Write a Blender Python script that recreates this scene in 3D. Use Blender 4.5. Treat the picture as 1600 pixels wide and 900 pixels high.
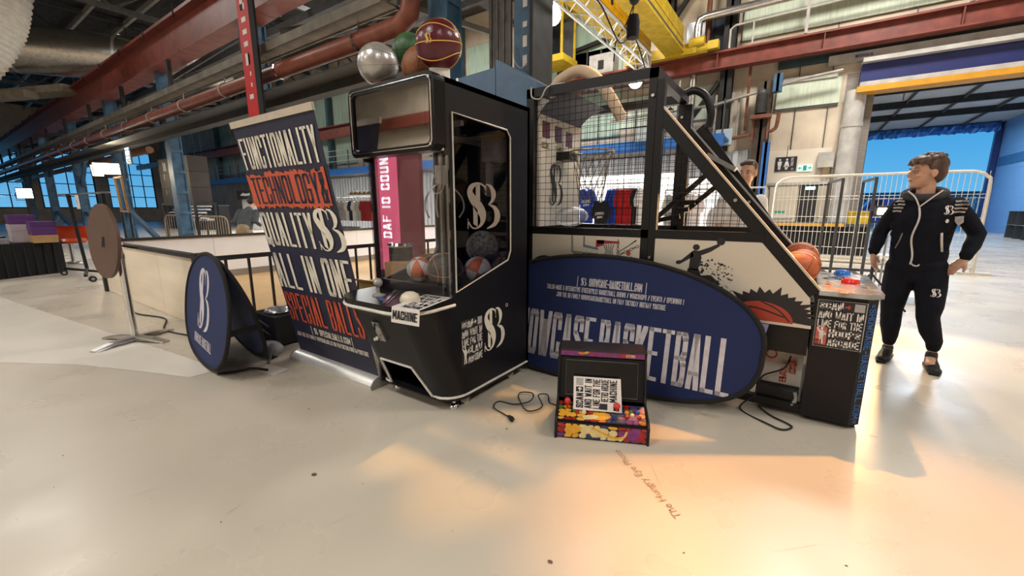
import bpy, bmesh, math, random
from mathutils import Vector, Matrix
from mathutils.geometry import tessellate_polygon
from math import sin, cos, pi, radians as rad
random.seed(7)
SC = bpy.context.scene
COL = SC.collection
for _o in list(bpy.data.objects):
    bpy.data.objects.remove(_o)

# ---------------------------------------------------------------- camera
cam_d = bpy.data.cameras.new('camera')
cam_d.sensor_width = 36.0
cam_d.lens = 36.0 * 645.0 / 1600.0
cam_d.clip_start = 0.05
cam_d.clip_end = 300
cam = bpy.data.objects.new('camera', cam_d)
COL.objects.link(cam)
cam.location = (0, 0, 1.33)
cam.rotation_euler = (rad(90 - 10.85), 0, rad(34.6))
SC.camera = cam

# ---------------------------------------------------------------- world: clear blue dusk sky
W = bpy.data.worlds.new('dusk_sky')
SC.world = W
W.use_nodes = True
_n = W.node_tree.nodes
_l = W.node_tree.links
_bg = _n['Background']
_tc = _n.new('ShaderNodeTexCoord')
_sx = _n.new('ShaderNodeSeparateXYZ')
_cr = _n.new('ShaderNodeValToRGB')
_l.new(_tc.outputs['Generated'], _sx.inputs[0])
_l.new(_sx.outputs['Z'], _cr.inputs[0])
_cr.color_ramp.elements[0].position = 0.0
_cr.color_ramp.elements[0].color = (0.16, 0.55, 0.92, 1)
_cr.color_ramp.elements[1].position = 0.5
_cr.color_ramp.elements[1].color = (0.02, 0.20, 0.62, 1)
_e = _cr.color_ramp.elements.new(0.16)
_e.color = (0.045, 0.36, 0.82, 1)
_l.new(_cr.outputs[0], _bg.inputs[0])
_bg.inputs[1].default_value = 1.0

# ---------------------------------------------------------------- exposure
SC.view_settings.view_transform = 'Standard'
SC.view_settings.look = 'None'
SC.view_settings.gamma = 1.0
SC.view_settings.use_curve_mapping = False
SC.view_settings.exposure = -0.10
try:
    SC.cycles.max_bounces = 8
    SC.cycles.transparent_max_bounces = 16
    SC.cycles.sample_clamp_indirect = 6.0
    SC.cycles.caustics_reflective = False
    SC.cycles.caustics_refractive = False
except Exception:
    pass

# ---------------------------------------------------------------- large lights (high bay, shop and added fill lighting)
def area_light(name, loc, size, power, col=(1, .95, .87), rot=(0, 0, 0), sy=None):
    d = bpy.data.lights.new(name, 'AREA')
    d.energy = power
    d.color = col
    d.shape = 'RECTANGLE'
    d.size = size
    d.size_y = sy or size
    o = bpy.data.objects.new(name, d)
    o.location = loc
    o.rotation_euler = rot
    COL.objects.link(o)
    return o

def spot_light(name, loc, target, power, angle, blend=.4, col=(1, .8, .5), r=.06):
    d = bpy.data.lights.new(name, 'SPOT')
    d.energy = power
    d.color = col
    d.spot_size = rad(angle)
    d.spot_blend = blend
    d.shadow_soft_size = r
    o = bpy.data.objects.new(name, d)
    o.location = loc
    v = Vector(target) - Vector(loc)
    o.rotation_euler = v.to_track_quat('-Z', 'Y').to_euler()
    COL.objects.link(o)
    return o

# high-bay lamps over the hall; first two added to brighten the front wall
for x, y, z, p in [(-7, -10.5, 8.2, 520), (-17, -10.5, 8.2, 420), (-3, -3.5, 8.2, 330), (4.5, -3.5, 8.2, 330), (-10, -3.5, 8.2, 380), (5.5, 4, 8.2, 420), (-20, 1, 9.8, 450),
                   (-6, 12, 10.2, 1150), (1.5, 12.5, 10.2, 1250), (-15, 12.5, 10.2, 650), (-30, 11, 10.2, 520)]:
    area_light('high_bay_and_fill_light', (x, y, z), 2.0, p, (1, .94, .86))
# shop lighting panels in front of the gallery
for x, y, p in [(-4.2, 10.6, 520), (-10.5, 11.5, 480), (-17, 11.5, 420), (-25, 11.5, 420)]:
    area_light('shop_light', (x, y, 3.75), 3.0, p, (1, .97, .93), sy=.8)
# warm stage spots hung above and behind the machines
spot_light('warm_truss_spot', (-.55, 4.75, 4.6), (.25, 2.05, 0), 1300, 30, .8, (1, .42, .10), .05)
spot_light('warm_truss_spot', (-.80, 4.75, 4.6), (-.62, 1.85, 0), 520, 15, .9, (1, .42, .10), .05)
spot_light('warm_truss_spot', (-1.2, 4.75, 4.6), (-1.22, 1.40, 0), 950, 7.5, .9, (1, .50, .12), .05)
spot_light('warm_truss_spot', (-1.3, 4.75, 4.6), (-1.68, 1.40, 0), 950, 5.5, .9, (1, .50, .12), .05)
spot_light('warm_truss_spot', (-1.5, 4.75, 4.6), (-1.52, 2.40, 0), 900, 12, .8, (1, .50, .12), .05)
# unseen cool fill added below the roof to brighten the gate bay
for x, y in ((5.2, 23), (5.2, 31)):
    area_light('bay_fill', (x, y, 5.9), 2.4, 420, (.72, .84, 1))
# warm flood lamp on its stand behind the walking man
spot_light('warm_flood', (.82, 6.86, 1.30), (.9, 2.2, .1), 230, 110, .5, (1, .60, .26), .05)

# ---------------------------------------------------------------- helpers
MW = {}
def wm(o):
    return MW.get(o.name, Matrix())

def obj(name, g, m=None, parent=None, smooth=False, kind=None, label=None, cat=None, group=None):
    """link geometry g (world coordinates) as ONE mesh object"""
    me = bpy.data.meshes.new(name)
    vs = g.v
    if parent is not None:
        inv = wm(parent).inverted()
        vs = [inv @ Vector(p) for p in vs]
    me.from_pydata([tuple(p) for p in vs], [], g.f)
    mats = m if isinstance(m, (list, tuple)) else [m]
    for q in mats:
        me.materials.append(q)
    if g.mi and len(mats) > 1:
        for p, i in zip(me.polygons, g.mi):
            p.material_index = i
    if smooth:
        me.polygons.foreach_set('use_smooth', [True] * len(me.polygons))
        try:
            me.set_sharp_from_angle(angle=rad(42))
        except Exception:
            pass
    me.update()
    o = bpy.data.objects.new(name, me)
    COL.objects.link(o)
    if parent is not None:
        o.parent = parent
        MW[o.name] = wm(parent)
        KIDS.setdefault(parent.name, []).append(o)
    if kind: o['kind'] = kind
    if label: o['label'] = label
    if cat: o['category'] = cat
    if group: o['group'] = group
    return o

def thing(name, label, cat, loc=(0, 0, 0), rz=0, group=None):
    o = bpy.data.objects.new(name, None)
    o.empty_display_size = .1
    COL.objects.link(o)
    o.location = loc
    o.rotation_euler = (0, 0, rz)
    MW[o.name] = Matrix.Translation(loc) @ Matrix.Rotation(rz, 4, 'Z')
    o['label'] = label
    o['category'] = cat
    if group: o['group'] = group
    return o

KIDS = {}
def kids(o):
    return list(KIDS.get(o.name, ()))

def dup(root, loc, rz=0, label=None, group=None, scale=None, mats=None):
    r = root.copy()
    COL.objects.link(r)
    r.location = loc
    r.rotation_euler = (0, 0, rz)
    MW[r.name] = Matrix.Translation(loc) @ Matrix.Rotation(rz, 4, 'Z')
    if scale: r.scale = scale
    if label: r['label'] = label
    if group: r['group'] = group
    def rec(a, b):
        for c in kids(a):
            d = c.copy()
            COL.objects.link(d)
            d.parent = b
            KIDS.setdefault(b.name, []).append(d)
            MW[d.name] = MW[r.name]
            if mats and c.name.split('.')[0] in mats:
                d.data = c.data.copy()
                d.data.materials[0] = mats[c.name.split('.')[0]]
            rec(c, d)
    rec(root, r)
    return r

def remat(o, m):
    o.data = o.data.copy()
    o.data.materials[0] = m

class G:
    def __init__(s):
        s.v = []; s.f = []; s.mi = []; s.cur = 0
    def add(s, vs, fs):
        b = len(s.v)
        s.v += [tuple(p) for p in vs]
        for f in fs:
            s.f.append([i + b for i in f]); s.mi.append(s.cur)
        return s
    def box(s, a, b):
        x0, y0, z0 = [min(p, q) for p, q in zip(a, b)]
        x1, y1, z1 = [max(p, q) for p, q in zip(a, b)]
        v = [(x, y, z) for z in (z0, z1) for y in (y0, y1) for x in (x0, x1)]
        return s.add(v, [(0, 2, 3, 1), (4, 5, 7, 6), (0, 1, 5, 4), (2, 6, 7, 3), (0, 4, 6, 2), (1, 3, 7, 5)])
    def beam(s, p, q, w, h, up=(0, 0, 1)):
        p = Vector(p); q = Vector(q); d = (q - p).normalized()
        u = Vector(up)
        if abs(d.dot(u)) > .99: u = Vector((0, 1, 0))
        a = d.cross(u).normalized() * w / 2
        b = a.cross(d).normalized() * h / 2
        v = [p - a - b, p + a - b, p + a + b, p - a + b, q - a - b, q + a - b, q + a + b, q - a + b]
        return s.add(v, [(0, 1, 2, 3)[::-1], (4, 5, 6, 7), (0, 1, 5, 4), (1, 2, 6, 5), (2, 3, 7, 6), (3, 0, 4, 7)])
    def tube(s, pts, r, n=10, cap=True, closed=False):
        P = [Vector(p) for p in pts]
        m = len(P)
        R = r if isinstance(r, (list, tuple)) else [r] * m
        T = []
        for i in range(m):
            if closed:
                t = P[(i + 1) % m] - P[i - 1]
            else:
                t = P[min(i + 1, m - 1)] - P[max(i - 1, 0)]
            T.append(t.normalized())
        u = Vector((0, 0, 1))
        if abs(T[0].dot(u)) > .9: u = Vector((1, 0, 0))
        a = T[0].cross(u).normalized()
        vs = []
        for i in range(m):
            a = (a - T[i] * a.dot(T[i]))
            if a.length < 1e-6: a = T[i].cross(Vector((.3, .5, .8)))
            a.normalize()
            b = T[i].cross(a)
            for k in range(n):
                t = 2 * pi * k / n
                vs.append(P[i] + (a * cos(t) + b * sin(t)) * R[i])
        fs = []
        for i in range(m if closed else m - 1):
            j = (i + 1) % m
            for k in range(n):
                l = (k + 1) % n
                fs.append((i * n + k, i * n + l, j * n + l, j * n + k))
        if cap and not closed:
            fs.append(tuple(range(n))[::-1]); fs.append(tuple((m - 1) * n + k for k in range(n)))
        return s.add(vs, fs)
    def cyl(s, c, r, h, n=24, axis='z', r2=None):
        r2 = r if r2 is None else r2
        vs = []
        for rr, t in ((r, 0), (r2, h)):
            for k in range(n):
                a = 2 * pi * k / n
                p = (rr * cos(a), rr * sin(a), t)
                if axis == 'x': p = (p[2], p[0], p[1])
                if axis == 'y': p = (p[1], p[2], p[0])
                vs.append((c[0] + p[0], c[1] + p[1], c[2] + p[2]))
        fs = [(k, (k + 1) % n, n + (k + 1) % n, n + k) for k in range(n)]
        fs += [tuple(range(n))[::-1], tuple(range(n, 2 * n))]
        return s.add(vs, fs)
    def lathe(s, prof, c=(0, 0, 0), n=24, sx=1, sy=1):
        vs = []; fs = []; m = len(prof)
        for r, z in prof:
            for k in range(n):
                a = 2 * pi * k / n
                vs.append((c[0] + r * cos(a) * sx, c[1] + r * sin(a) * sy, c[2] + z))
        for i in range(m - 1):
            for k in range(n):
                l = (k + 1) % n
                fs.append((i * n + k, i * n + l, (i + 1) * n + l, (i + 1) * n + k))
        if prof[0][0] > 1e-5: fs.append(tuple(range(n))[::-1])
        if prof[-1][0] > 1e-5: fs.append(tuple((m - 1) * n + k for k in range(n)))
        return s.add(vs, fs)
    def ball(s, c, r, n=20, m=12, sc=(1, 1, 1)):
        prof = [(max(1e-4, r * sin(pi * i / m)), -r * cos(pi * i / m)) for i in range(m + 1)]
        b = len(s.v)
        s.lathe(prof, (0, 0, 0), n)
        for i in range(b, len(s.v)):
            p = s.v[i]
            s.v[i] = (c[0] + p[0] * sc[0], c[1] + p[1] * sc[1], c[2] + p[2] * sc[2])
        return s
    def quad(s, a, b, c, d):
        return s.add([a, b, c, d], [(0, 1, 2, 3)])
    def poly(s, pts):
        return s.add(pts, [tuple(range(len(pts)))])
    def prism(s, pts, off, holes=()):
        """planar polygon (3D points) with holes extruded by vector off"""
        loops = [[Vector(p) for p in pts]] + [[Vector(p) for p in h] for h in holes]
        flat = [p for l in loops for p in l]
        n = len(flat)
        tris = tessellate_polygon(loops)
        nrm = Vector(off)
        fs = []
        for t in tris:
            a, b, c = [flat[i] for i in t]
            t = tuple(t)
            if (b - a).cross(c - a).dot(nrm) > 0: t = t[::-1]
            fs.append(t); fs.append(tuple(i + n for i in t[::-1]))
        base = 0
        for li, l in enumerate(loops):
            m = len(l)
            A = Vector((0, 0, 0))
            for i in range(m):
                A += l[i].cross(l[(i + 1) % m])
            flip = (A.dot(nrm) < 0) != (li > 0)
            for i in range(m):
                j = (i + 1) % m
                f = (base + i, base + j, base + j + n, base + i + n)
                fs.append(f[::-1] if flip else f)
            base += m
        return s.add(flat + [p + nrm for p in flat], fs)

def smooth_path(pts, k=6, closed=False):
    P = [Vector(p) for p in pts]; n = len(P); out = []
    rng = n if closed else n - 1
    for i in range(rng):
        if closed:
            a, b, c, d = P[i - 1], P[i], P[(i + 1) % n], P[(i + 2) % n]
        else:
            a, b, c, d = P[max(i - 1, 0)], P[i], P[i + 1], P[min(i + 2, n - 1)]
        for j in range(k):
            t = j / k
            out.append(.5 * ((2 * b) + (c - a) * t + (2 * a - 5 * b + 4 * c - d) * t * t + (3 * b - a - 3 * c + d) * t ** 3))
    if not closed: out.append(P[-1])
    return out

def rrect(x0, y0, x1, y1, r, k=5):
    out = []
    for cx, cy, a0 in ((x1 - r, y1 - r, 0), (x0 + r, y1 - r, 90), (x0 + r, y0 + r, 180), (x1 - r, y0 + r, 270)):
        for i in range(k + 1):
            a = rad(a0 + 90 * i / k)
            out.append((cx + r * cos(a), cy + r * sin(a)))
    return out

# ---------------------------------------------------------------- materials
MATS = {}
def mat(name, col, rough=.5, metal=0.0, noise=0.0, scale=6.0, bump=0.0, emit=None, spec=.5, coat=0.0, detail=4, stretch=None, col2=None):
    if name in MATS: return MATS[name]
    m = bpy.data.materials.new(name); m.use_nodes = True
    nt = m.node_tree; b = nt.nodes['Principled BSDF']
    b.inputs['Base Color'].default_value = (*col, 1)
    b.inputs['Roughness'].default_value = rough
    b.inputs['Metallic'].default_value = metal
    b.inputs['Specular IOR Level'].default_value = spec
    b.inputs['Coat Weight'].default_value = coat
    if emit:
        b.inputs['Emission Color'].default_value = (*emit[0], 1)
        b.inputs['Emission Strength'].default_value = emit[1]
    if noise or bump:
        tc = nt.nodes.new('ShaderNodeTexCoord')
        mp = nt.nodes.new('ShaderNodeMapping')
        if stretch: mp.inputs['Scale'].default_value = stretch
        nz = nt.nodes.new('ShaderNodeTexNoise')
        nz.inputs['Scale'].default_value = scale
        nz.inputs['Detail'].default_value = detail
        nt.links.new(tc.outputs['Object'], mp.inputs[0])
        nt.links.new(mp.outputs[0], nz.inputs['Vector'])
        if noise:
            r = nt.nodes.new('ShaderNodeValToRGB')
            c2 = col2 or tuple(max(0, c * (1 - noise)) for c in col)
            r.color_ramp.elements[0].position = .3; r.color_ramp.elements[1].position = .7
            r.color_ramp.elements[0].color = (*c2, 1)
            r.color_ramp.elements[1].color = (*[min(1, c * (1 + noise * .35)) for c in col], 1)
            nt.links.new(nz.outputs[0], r.inputs[0])
            nt.links.new(r.outputs[0], b.inputs['Base Color'])
        if bump:
            bp = nt.nodes.new('ShaderNodeBump')
            bp.inputs['Strength'].default_value = bump
            bp.inputs['Distance'].default_value = .02
            nt.links.new(nz.outputs[0], bp.inputs['Height'])
            nt.links.new(bp.outputs[0], b.inputs['Normal'])
    MATS[name] = m
    return m

def glass(name, tint=(1, 1, 1), refl=.12, rough=.02):
    if name in MATS: return MATS[name]
    m = bpy.data.materials.new(name); m.use_nodes = True
    nt = m.node_tree; nt.nodes.clear()
    out = nt.nodes.new('ShaderNodeOutputMaterial')
    tr = nt.nodes.new('ShaderNodeBsdfTransparent'); tr.inputs[0].default_value = (*tint, 1)
    gl = nt.nodes.new('ShaderNodeBsdfGlossy'); gl.inputs['Roughness'].default_value = rough
    lw = nt.nodes.new('ShaderNodeLayerWeight'); lw.inputs[0].default_value = .5
    pw = nt.nodes.new('ShaderNodeMath'); pw.operation = 'POWER'; pw.inputs[1].default_value = 4.0
    nt.links.new(lw.outputs['Facing'], pw.inputs[0])
    mm = nt.nodes.new('ShaderNodeMath'); mm.operation = 'ADD'; mm.inputs[1].default_value = refl
    mm.use_clamp = True
    nt.links.new(pw.outputs[0], mm.inputs[0])
    mx = nt.nodes.new('ShaderNodeMixShader')
    nt.links.new(mm.outputs[0], mx.inputs[0]); nt.links.new(tr.outputs[0], mx.inputs[1]); nt.links.new(gl.outputs[0], mx.inputs[2])
    nt.links.new(mx.outputs[0], out.inputs[0])
    MATS[name] = m
    return m

BLACK = mat('black_laminate', (.006, .006, .009), .42, noise=.2, scale=30, spec=.3)
BLACKM = mat('black_powder_coat', (.007, .007, .009), .42, noise=.2, scale=60, bump=.05, spec=.35)
BLACKF = mat('black_fabric', (.010, .010, .012), .9, noise=.3, scale=80, bump=.2)
NAVY = mat('navy_vinyl', (.017, .019, .048), .6, noise=.1, scale=3)
BLUEF = mat('blue_banner_fabric', (.006, .018, .095), .8, noise=.12, scale=5, bump=.05)
CREAM = mat('cream_print', (.80, .76, .66), .6, noise=.12, scale=40)
WHITEP = mat('white_print', (.62, .60, .66), .6, noise=.14, scale=25)
ORANGE = mat('orange_print', (.58, .10, .045), .6, noise=.08, scale=30)
CHROME = mat('chrome', (.75, .75, .76), .12, 1.0, noise=.05, scale=20)
STEEL = mat('brushed_steel', (.50, .50, .50), .32, 1.0, noise=.15, scale=25)
GALV = mat('galvanised_steel', (.66, .64, .60), .27, .9, noise=.25, scale=9)
ALU = mat('aluminium', (.78, .78, .76), .35, .6, noise=.08, scale=30)
REDB = mat('red_oxide_beam', (.215, .048, .032), .48, noise=.4, scale=3, bump=.05)
REDP = mat('red_pipe_paint', (.27, .082, .052), .4, noise=.3, scale=5)
BLUEC = mat('blue_column_paint', (.055, .14, .25), .5, noise=.45, scale=4, bump=.05)
BLUEB = mat('bright_blue_paint', (.035, .16, .50), .45, noise=.2, scale=5)
YEL = mat('yellow_crane_paint', (.60, .41, .02), .5, noise=.3, scale=4)
DARK = mat('dark_steel', (.028, .027, .026), .6, .2, noise=.5, scale=4)
DARK2 = mat('dark_grey_paint', (.07, .07, .072), .55, noise=.35, scale=5)
WALLB = mat('beige_wall_paint', (.68, .58, .45), .7, noise=.22, scale=1.3, bump=.05)
WALLG = mat('pale_green_glazing', (.62, .70, .56), .6, noise=.2, scale=3, stretch=(12, 1, .6))
GREYP = mat('pale_grey_paint', (.52, .50, .47), .6, noise=.25, scale=3)
WOODP = mat('plywood', (.56, .43, .27), .6, noise=.25, scale=3, stretch=(1, 1, 12))
CARD = mat('cardboard', (.42, .25, .11), .8, noise=.15, scale=12)
WHITEB = mat('white_board', (.82, .82, .85), .4, noise=.06, scale=2)
WHITE = mat('white_plastic', (.80, .79, .76), .4, noise=.05, scale=20)
RUBBER = mat('black_rubber', (.012, .012, .012), .7, noise=.2, scale=50)
SKIN = mat('skin', (.55, .31, .21), .5, noise=.15, scale=12)
GLASS = glass('acrylic_pane', (.97, .97, .98), .03)
GLASSD = glass('tinted_pane', (.55, .55, .60), .05)
RED = mat('red_gloss', (.62, .03, .03), .3, noise=.1, scale=20)

# ---------------------------------------------------------------- condensed block lettering
GL = {
 'A': [(0, 0, .42, 1), (1, 0, .58, 1), (.42, 1, .58, 1), (.2, .28, .8, .28)],
 'B': [(0, 0, 0, 1), (0, 1, .8, 1), (.8, 1, 1, .9), (1, .9, 1, .62), (1, .62, .8, .52), (0, .52, .8, .52), (.8, .52, 1, .4), (1, .4, 1, .1), (1, .1, .8, 0), (0, 0, .8, 0)],
 'C': [(1, .68, 1, .9), (1, .9, .8, 1), (.8, 1, .2, 1), (.2, 1, 0, .9), (0, .9, 0, .1), (0, .1, .2, 0), (.2, 0, .8, 0), (.8, 0, 1, .1), (1, .1, 1, .32)],
 'D': [(0, 0, 0, 1), (0, 1, .75, 1), (.75, 1, 1, .88), (1, .88, 1, .12), (1, .12, .75, 0), (0, 0, .75, 0)],
 'E': [(0, 0, 0, 1), (0, 1, 1, 1), (0, .52, .8, .52), (0, 0, 1, 0)],
 'F': [(0, 0, 0, 1), (0, 1, 1, 1), (0, .52, .8, .52)],
 'G': [(1, .7, 1, .9), (1, .9, .8, 1), (.8, 1, .2, 1), (.2, 1, 0, .9), (0, .9, 0, .1), (0, .1, .2, 0), (.2, 0, .8, 0), (.8, 0, 1, .1), (1, .1, 1, .46), (1, .46, .55, .46)],
 'H': [(0, 0, 0, 1), (1, 0, 1, 1), (0, .52, 1, .52)],
 'I': [(.5, 0, .5, 1)],
 'J': [(1, 1, 1, .1), (1, .1, .8, 0), (.8, 0, .2, 0), (.2, 0, 0, .1), (0, .1, 0, .3)],
 'K': [(0, 0, 0, 1), (1, 1, .1, .5), (.1, .5, 1, 0)],
 'L': [(0, 0, 0, 1), (0, 0, 1, 0)],
 'M': [(0, 0, 0, 1), (0, 1, .5, .3), (.5, .3, 1, 1), (1, 1, 1, 0)],
 'N': [(0, 0, 0, 1), (0, 1, 1, 0), (1, 0, 1, 1)],
 'O': [(1, .1, 1, .9), (1, .9, .8, 1), (.8, 1, .2, 1), (.2, 1, 0, .9), (0, .9, 0, .1), (0, .1, .2, 0), (.2, 0, .8, 0), (.8, 0, 1, .1)],
 'P': [(0, 0, 0, 1), (0, 1, .8, 1), (.8, 1, 1, .9), (1, .9, 1, .55), (1, .55, .8, .45), (.8, .45, 0, .45)],
 'R': [(0, 0, 0, 1), (0, 1, .8, 1), (.8, 1, 1, .9), (1, .9, 1, .6), (1, .6, .8, .5), (.8, .5, 0, .5), (.6, .5, 1, 0)],
 'S': [(1, .72, 1, .9), (1, .9, .8, 1), (.8, 1, .2, 1), (.2, 1, 0, .9), (0, .9, 0, .66), (0, .66, 1, .36), (1, .36, 1, .1), (1, .1, .8, 0), (.8, 0, .2, 0), (.2, 0, 0, .1), (0, .1, 0, .28)],
 'T': [(0, 1, 1, 1), (.5, 0, .5, 1)],
 'U': [(0, 1, 0, .1), (0, .1, .2, 0), (.2, 0, .8, 0), (.8, 0, 1, .1), (1, .1, 1, 1)],
 'V': [(0, 1, .5, 0), (1, 1, .5, 0)],
 'W': [(0, 1, .25, 0), (.25, 0, .5, .8), (.5, .8, .75, 0), (.75, 0, 1, 1)],
 'X': [(0, 0, 1, 1), (0, 1, 1, 0)],
 'Y': [(0, 1, .5, .45), (1, 1, .5, .45), (.5, .45, .5, 0)],
 'Z': [(0, 1, 1, 1), (1, 1, 0, 0), (0, 0, 1, 0)],
 '2': [(0, .7, 0, .9), (0, .9, .2, 1), (.2, 1, .8, 1), (.8, 1, 1, .9), (1, .9, 1, .6), (1, .6, 0, .15), (0, .15, 0, 0), (0, 0, 1, 0)],
 '1': [(.5, 0, .5, 1), (.5, 1, .2, .85)],
 '3': [(0, .9, .2, 1), (.2, 1, .8, 1), (.8, 1, 1, .9), (1, .9, 1, .62), (1, .62, .8, .52), (.8, .52, .4, .52), (.8, .52, 1, .4), (1, .4, 1, .1), (1, .1, .8, 0), (.8, 0, .2, 0), (.2, 0, 0, .1)],
 '-': [(.15, .45, .85, .45)], '.': [(.5, 0, .5, .02)], '/': [(.1, 0, .9, 1)], '!': [(.5, .3, .5, 1), (.5, 0, .5, .03)],
 '(': [(.8, 1, .4, .8), (.4, .8, .4, .2), (.4, .2, .8, 0)], ')': [(.2, 1, .6, .8), (.6, .8, .6, .2), (.6, .2, .2, 0)],
 '[': [(.8, 1, .3, 1), (.3, 1, .3, 0), (.3, 0, .8, 0)], ']': [(.2, 1, .7, 1), (.7, 1, .7, 0), (.7, 0, .2, 0)],
 '@': [(1, .3, 1, .9), (1, .9, .2, 1), (.2, 1, 0, .8), (0, .8, 0, .1), (0, .1, .9, 0), (.4, .3, .4, .7), (.4, .7, .7, .7), (.7, .7, .7, .3), (.7, .3, .4, .3)],
 '&': [(1, 0, .2, .75), (.2, .75, .3, 1), (.3, 1, .7, 1), (.7, 1, .75, .75), (.75, .75, 0, .3), (0, .3, .1, 0), (.1, 0, .6, 0), (.6, 0, 1, .4)],
 '|': [(.5, -.1, .5, 1.1)], '=': [(.1, .65, .9, .65), (.1, .3, .9, .3)],
 '>': [(0, .5, 1, .5), (1, .5, .55, .85), (1, .5, .55, .15)],
}
GL['Q'] = GL['O'] + [(.55, .18, 1.05, -.06)]
NARROW = {'I': .45, '.': .4, '!': .45, ' ': .55, '|': .45, '(': .6, ')': .6, '[': .6, ']': .6, '-': .8, '1': .6, 'M': 1.25, 'W': 1.35}

def hull(pts):
    pts = sorted(set(pts))
    if len(pts) < 3: return pts
    def half(ps):
        h = []
        for p in ps:
            while len(h) > 1 and (h[-1][0] - h[-2][0]) * (p[1] - h[-2][1]) - (h[-1][1] - h[-2][1]) * (p[0] - h[-2][0]) <= 1e-12: h.pop()
            h.append(p)
        return h[:-1]
    return half(pts) + half(pts[::-1])

def text_polys(s, w, h, stem=.30, bar=.10, gap=.18):
    """flat convex polygons of a line of block letters filling w x h"""
    adv = [NARROW.get(c, 1.0) for c in s]
    tot = sum(adv) + gap * (len(s) - 1)
    k = w / tot
    out = []; x = 0
    for c, a in zip(s, adv):
        cw = a * k
        t = min(stem * k, cw * .9); b = bar * h
        for (x0, y0, x1, y1) in GL.get(c, []):
            def P(u, v): return (x + t / 2 + u * (cw - t), b / 2 + v * (h - b))
            p, q = P(x0, y0), P(x1, y1)
            pts = []
            for (px, py) in (p, q):
                pts += [(px - t / 2, py - b / 2), (px + t / 2, py - b / 2), (px + t / 2, py + b / 2), (px - t / 2, py + b / 2)]
            out.append(hull([(round(X, 5), round(Y, 5)) for X, Y in pts]))
        x += cw + gap * k
    return out

class Frame:
    """a flat print plane: origin, right, up; polys land a hair in front of it"""
    def __init__(s, O, R, U, off=.002):
        s.O = Vector(O); s.R = Vector(R).normalized(); s.U = Vector(U).normalized()
        s.N = s.R.cross(s.U); s.off = off
    def __call__(s, x, y, d=0):
        return s.O + s.R * x + s.U * y + s.N * (s.off + d)

def put_polys(g, fr, polys, x=0, y=0, d=0):
    for i, p in enumerate(polys):
        g.poly([fr(x + a, y + b, d) for a, b in p])
    return g

def lettering(parent, s, fr, x, y, w, h, m, name='lettering', stem=.30, bar=.10, gap=.18, d=0, label=None):
    g = G()
    put_polys(g, fr, text_polys(s, w, h, stem, bar, gap), x, y, d)
    return obj(name, g, m, parent, label=label)

def ribbon2(pts, k=7):
    """variable-width 2D ribbon -> quads; pts = (x, y, width)"""
    P = smooth_path([(p[0], p[1], p[2]) for p in pts], k)
    out = []; prev = None
    for i, p in enumerate(P):
        a = P[max(i - 1, 0)]; b = P[min(i + 1, len(P) - 1)]
        t = Vector((b.x - a.x, b.y - a.y))
        if t.length < 1e-9: t = Vector((1, 0))
        t.normalize(); n = Vector((-t.y, t.x)); w = max(p.z, .006) / 2
        cur = ((p.x + n.x * w, p.y + n.y * w), (p.x - n.x * w, p.y - n.y * w))
        if prev: out.append([prev[0], prev[1], cur[1], cur[0]])
        prev = cur
    return out

def logo_polys(w, h):
    R = []
    R += ribbon2([(.56, .80, .02), (.52, .94, .04), (.36, 1.0, .05), (.17, .93, .11), (.11, .80, .15), (.19, .66, .2), (.36, .48, .24), (.46, .31, .2), (.43, .13, .1), (.3, .03, .04), (.16, .04, .03), (.06, .16, .04), (.03, .24, .01)])
    R += [[(.03, .24), (.03, .02), (.055, .02), (.055, .24)], [(.545, .98), (.57, .98), (.57, .76), (.545, .76)]]
    R += [[(.27, .96), (.39, .985), (.39, .60), (.27, .72)], [(.19, .12), (.31, .05), (.31, .42), (.19, .53)]]
    R += ribbon2([(.56, 1.0, .01), (.70, .95, .08), (.79, .80, .15), (.75, .64, .09), (.63, .55, .015)])
    R += ribbon2([(.63, .55, .015), (.82, .47, .10), (.91, .29, .18), (.82, .10, .11), (.58, .0, .015)])
    return [[(x * w, y * h) for x, y in q] for q in R]

def logo(parent, fr, x, y, w, h, m, d=0, label=None):
    g = G()
    put_polys(g, fr, logo_polys(w, h), x, y, d)
    return obj('monogram', g, m, parent, label=label)

# ================================================================ THE SETTING
def struct(name, g, m, parent=None, smooth=False):
    return obj(name, g, m, parent, smooth, kind=None if parent else 'structure')

FLOORM = mat('epoxy_floor', (.565, .515, .43), .24, noise=.08, scale=1.1, bump=.01, spec=.45, detail=8)
def floor_scuffs():
    """uneven polish of the poured floor"""
    nt = FLOORM.node_tree; b = nt.nodes['Principled BSDF']
    tc = nt.nodes.new('ShaderNodeTexCoord')
    nz2 = nt.nodes.new('ShaderNodeTexNoise'); nz2.inputs['Scale'].default_value = 1.6; nz2.inputs['Detail'].default_value = 7
    mr = nt.nodes.new('ShaderNodeMapRange'); mr.inputs[1].default_value = .3; mr.inputs[2].default_value = .7; mr.inputs[3].default_value = .22; mr.inputs[4].default_value = .40
    nt.links.new(tc.outputs['Object'], nz2.inputs['Vector']); nt.links.new(nz2.outputs[0], mr.inputs[0]); nt.links.new(mr.outputs[0], b.inputs['Roughness'])
floor_scuffs()
FL = struct('floor', G().box((-62, -14, -.3), (12, 80, 0)), FLOORM)
# pale band on the floor, with a curved lower edge
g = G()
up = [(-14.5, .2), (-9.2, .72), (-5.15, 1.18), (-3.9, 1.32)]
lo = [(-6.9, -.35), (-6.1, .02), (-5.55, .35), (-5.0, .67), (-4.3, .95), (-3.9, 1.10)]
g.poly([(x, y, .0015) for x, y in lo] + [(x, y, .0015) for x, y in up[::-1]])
obj('pale_floor_band', g, mat('floor_band_pale', (.80, .76, .68), .25, noise=.06, scale=2), FL)
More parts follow.
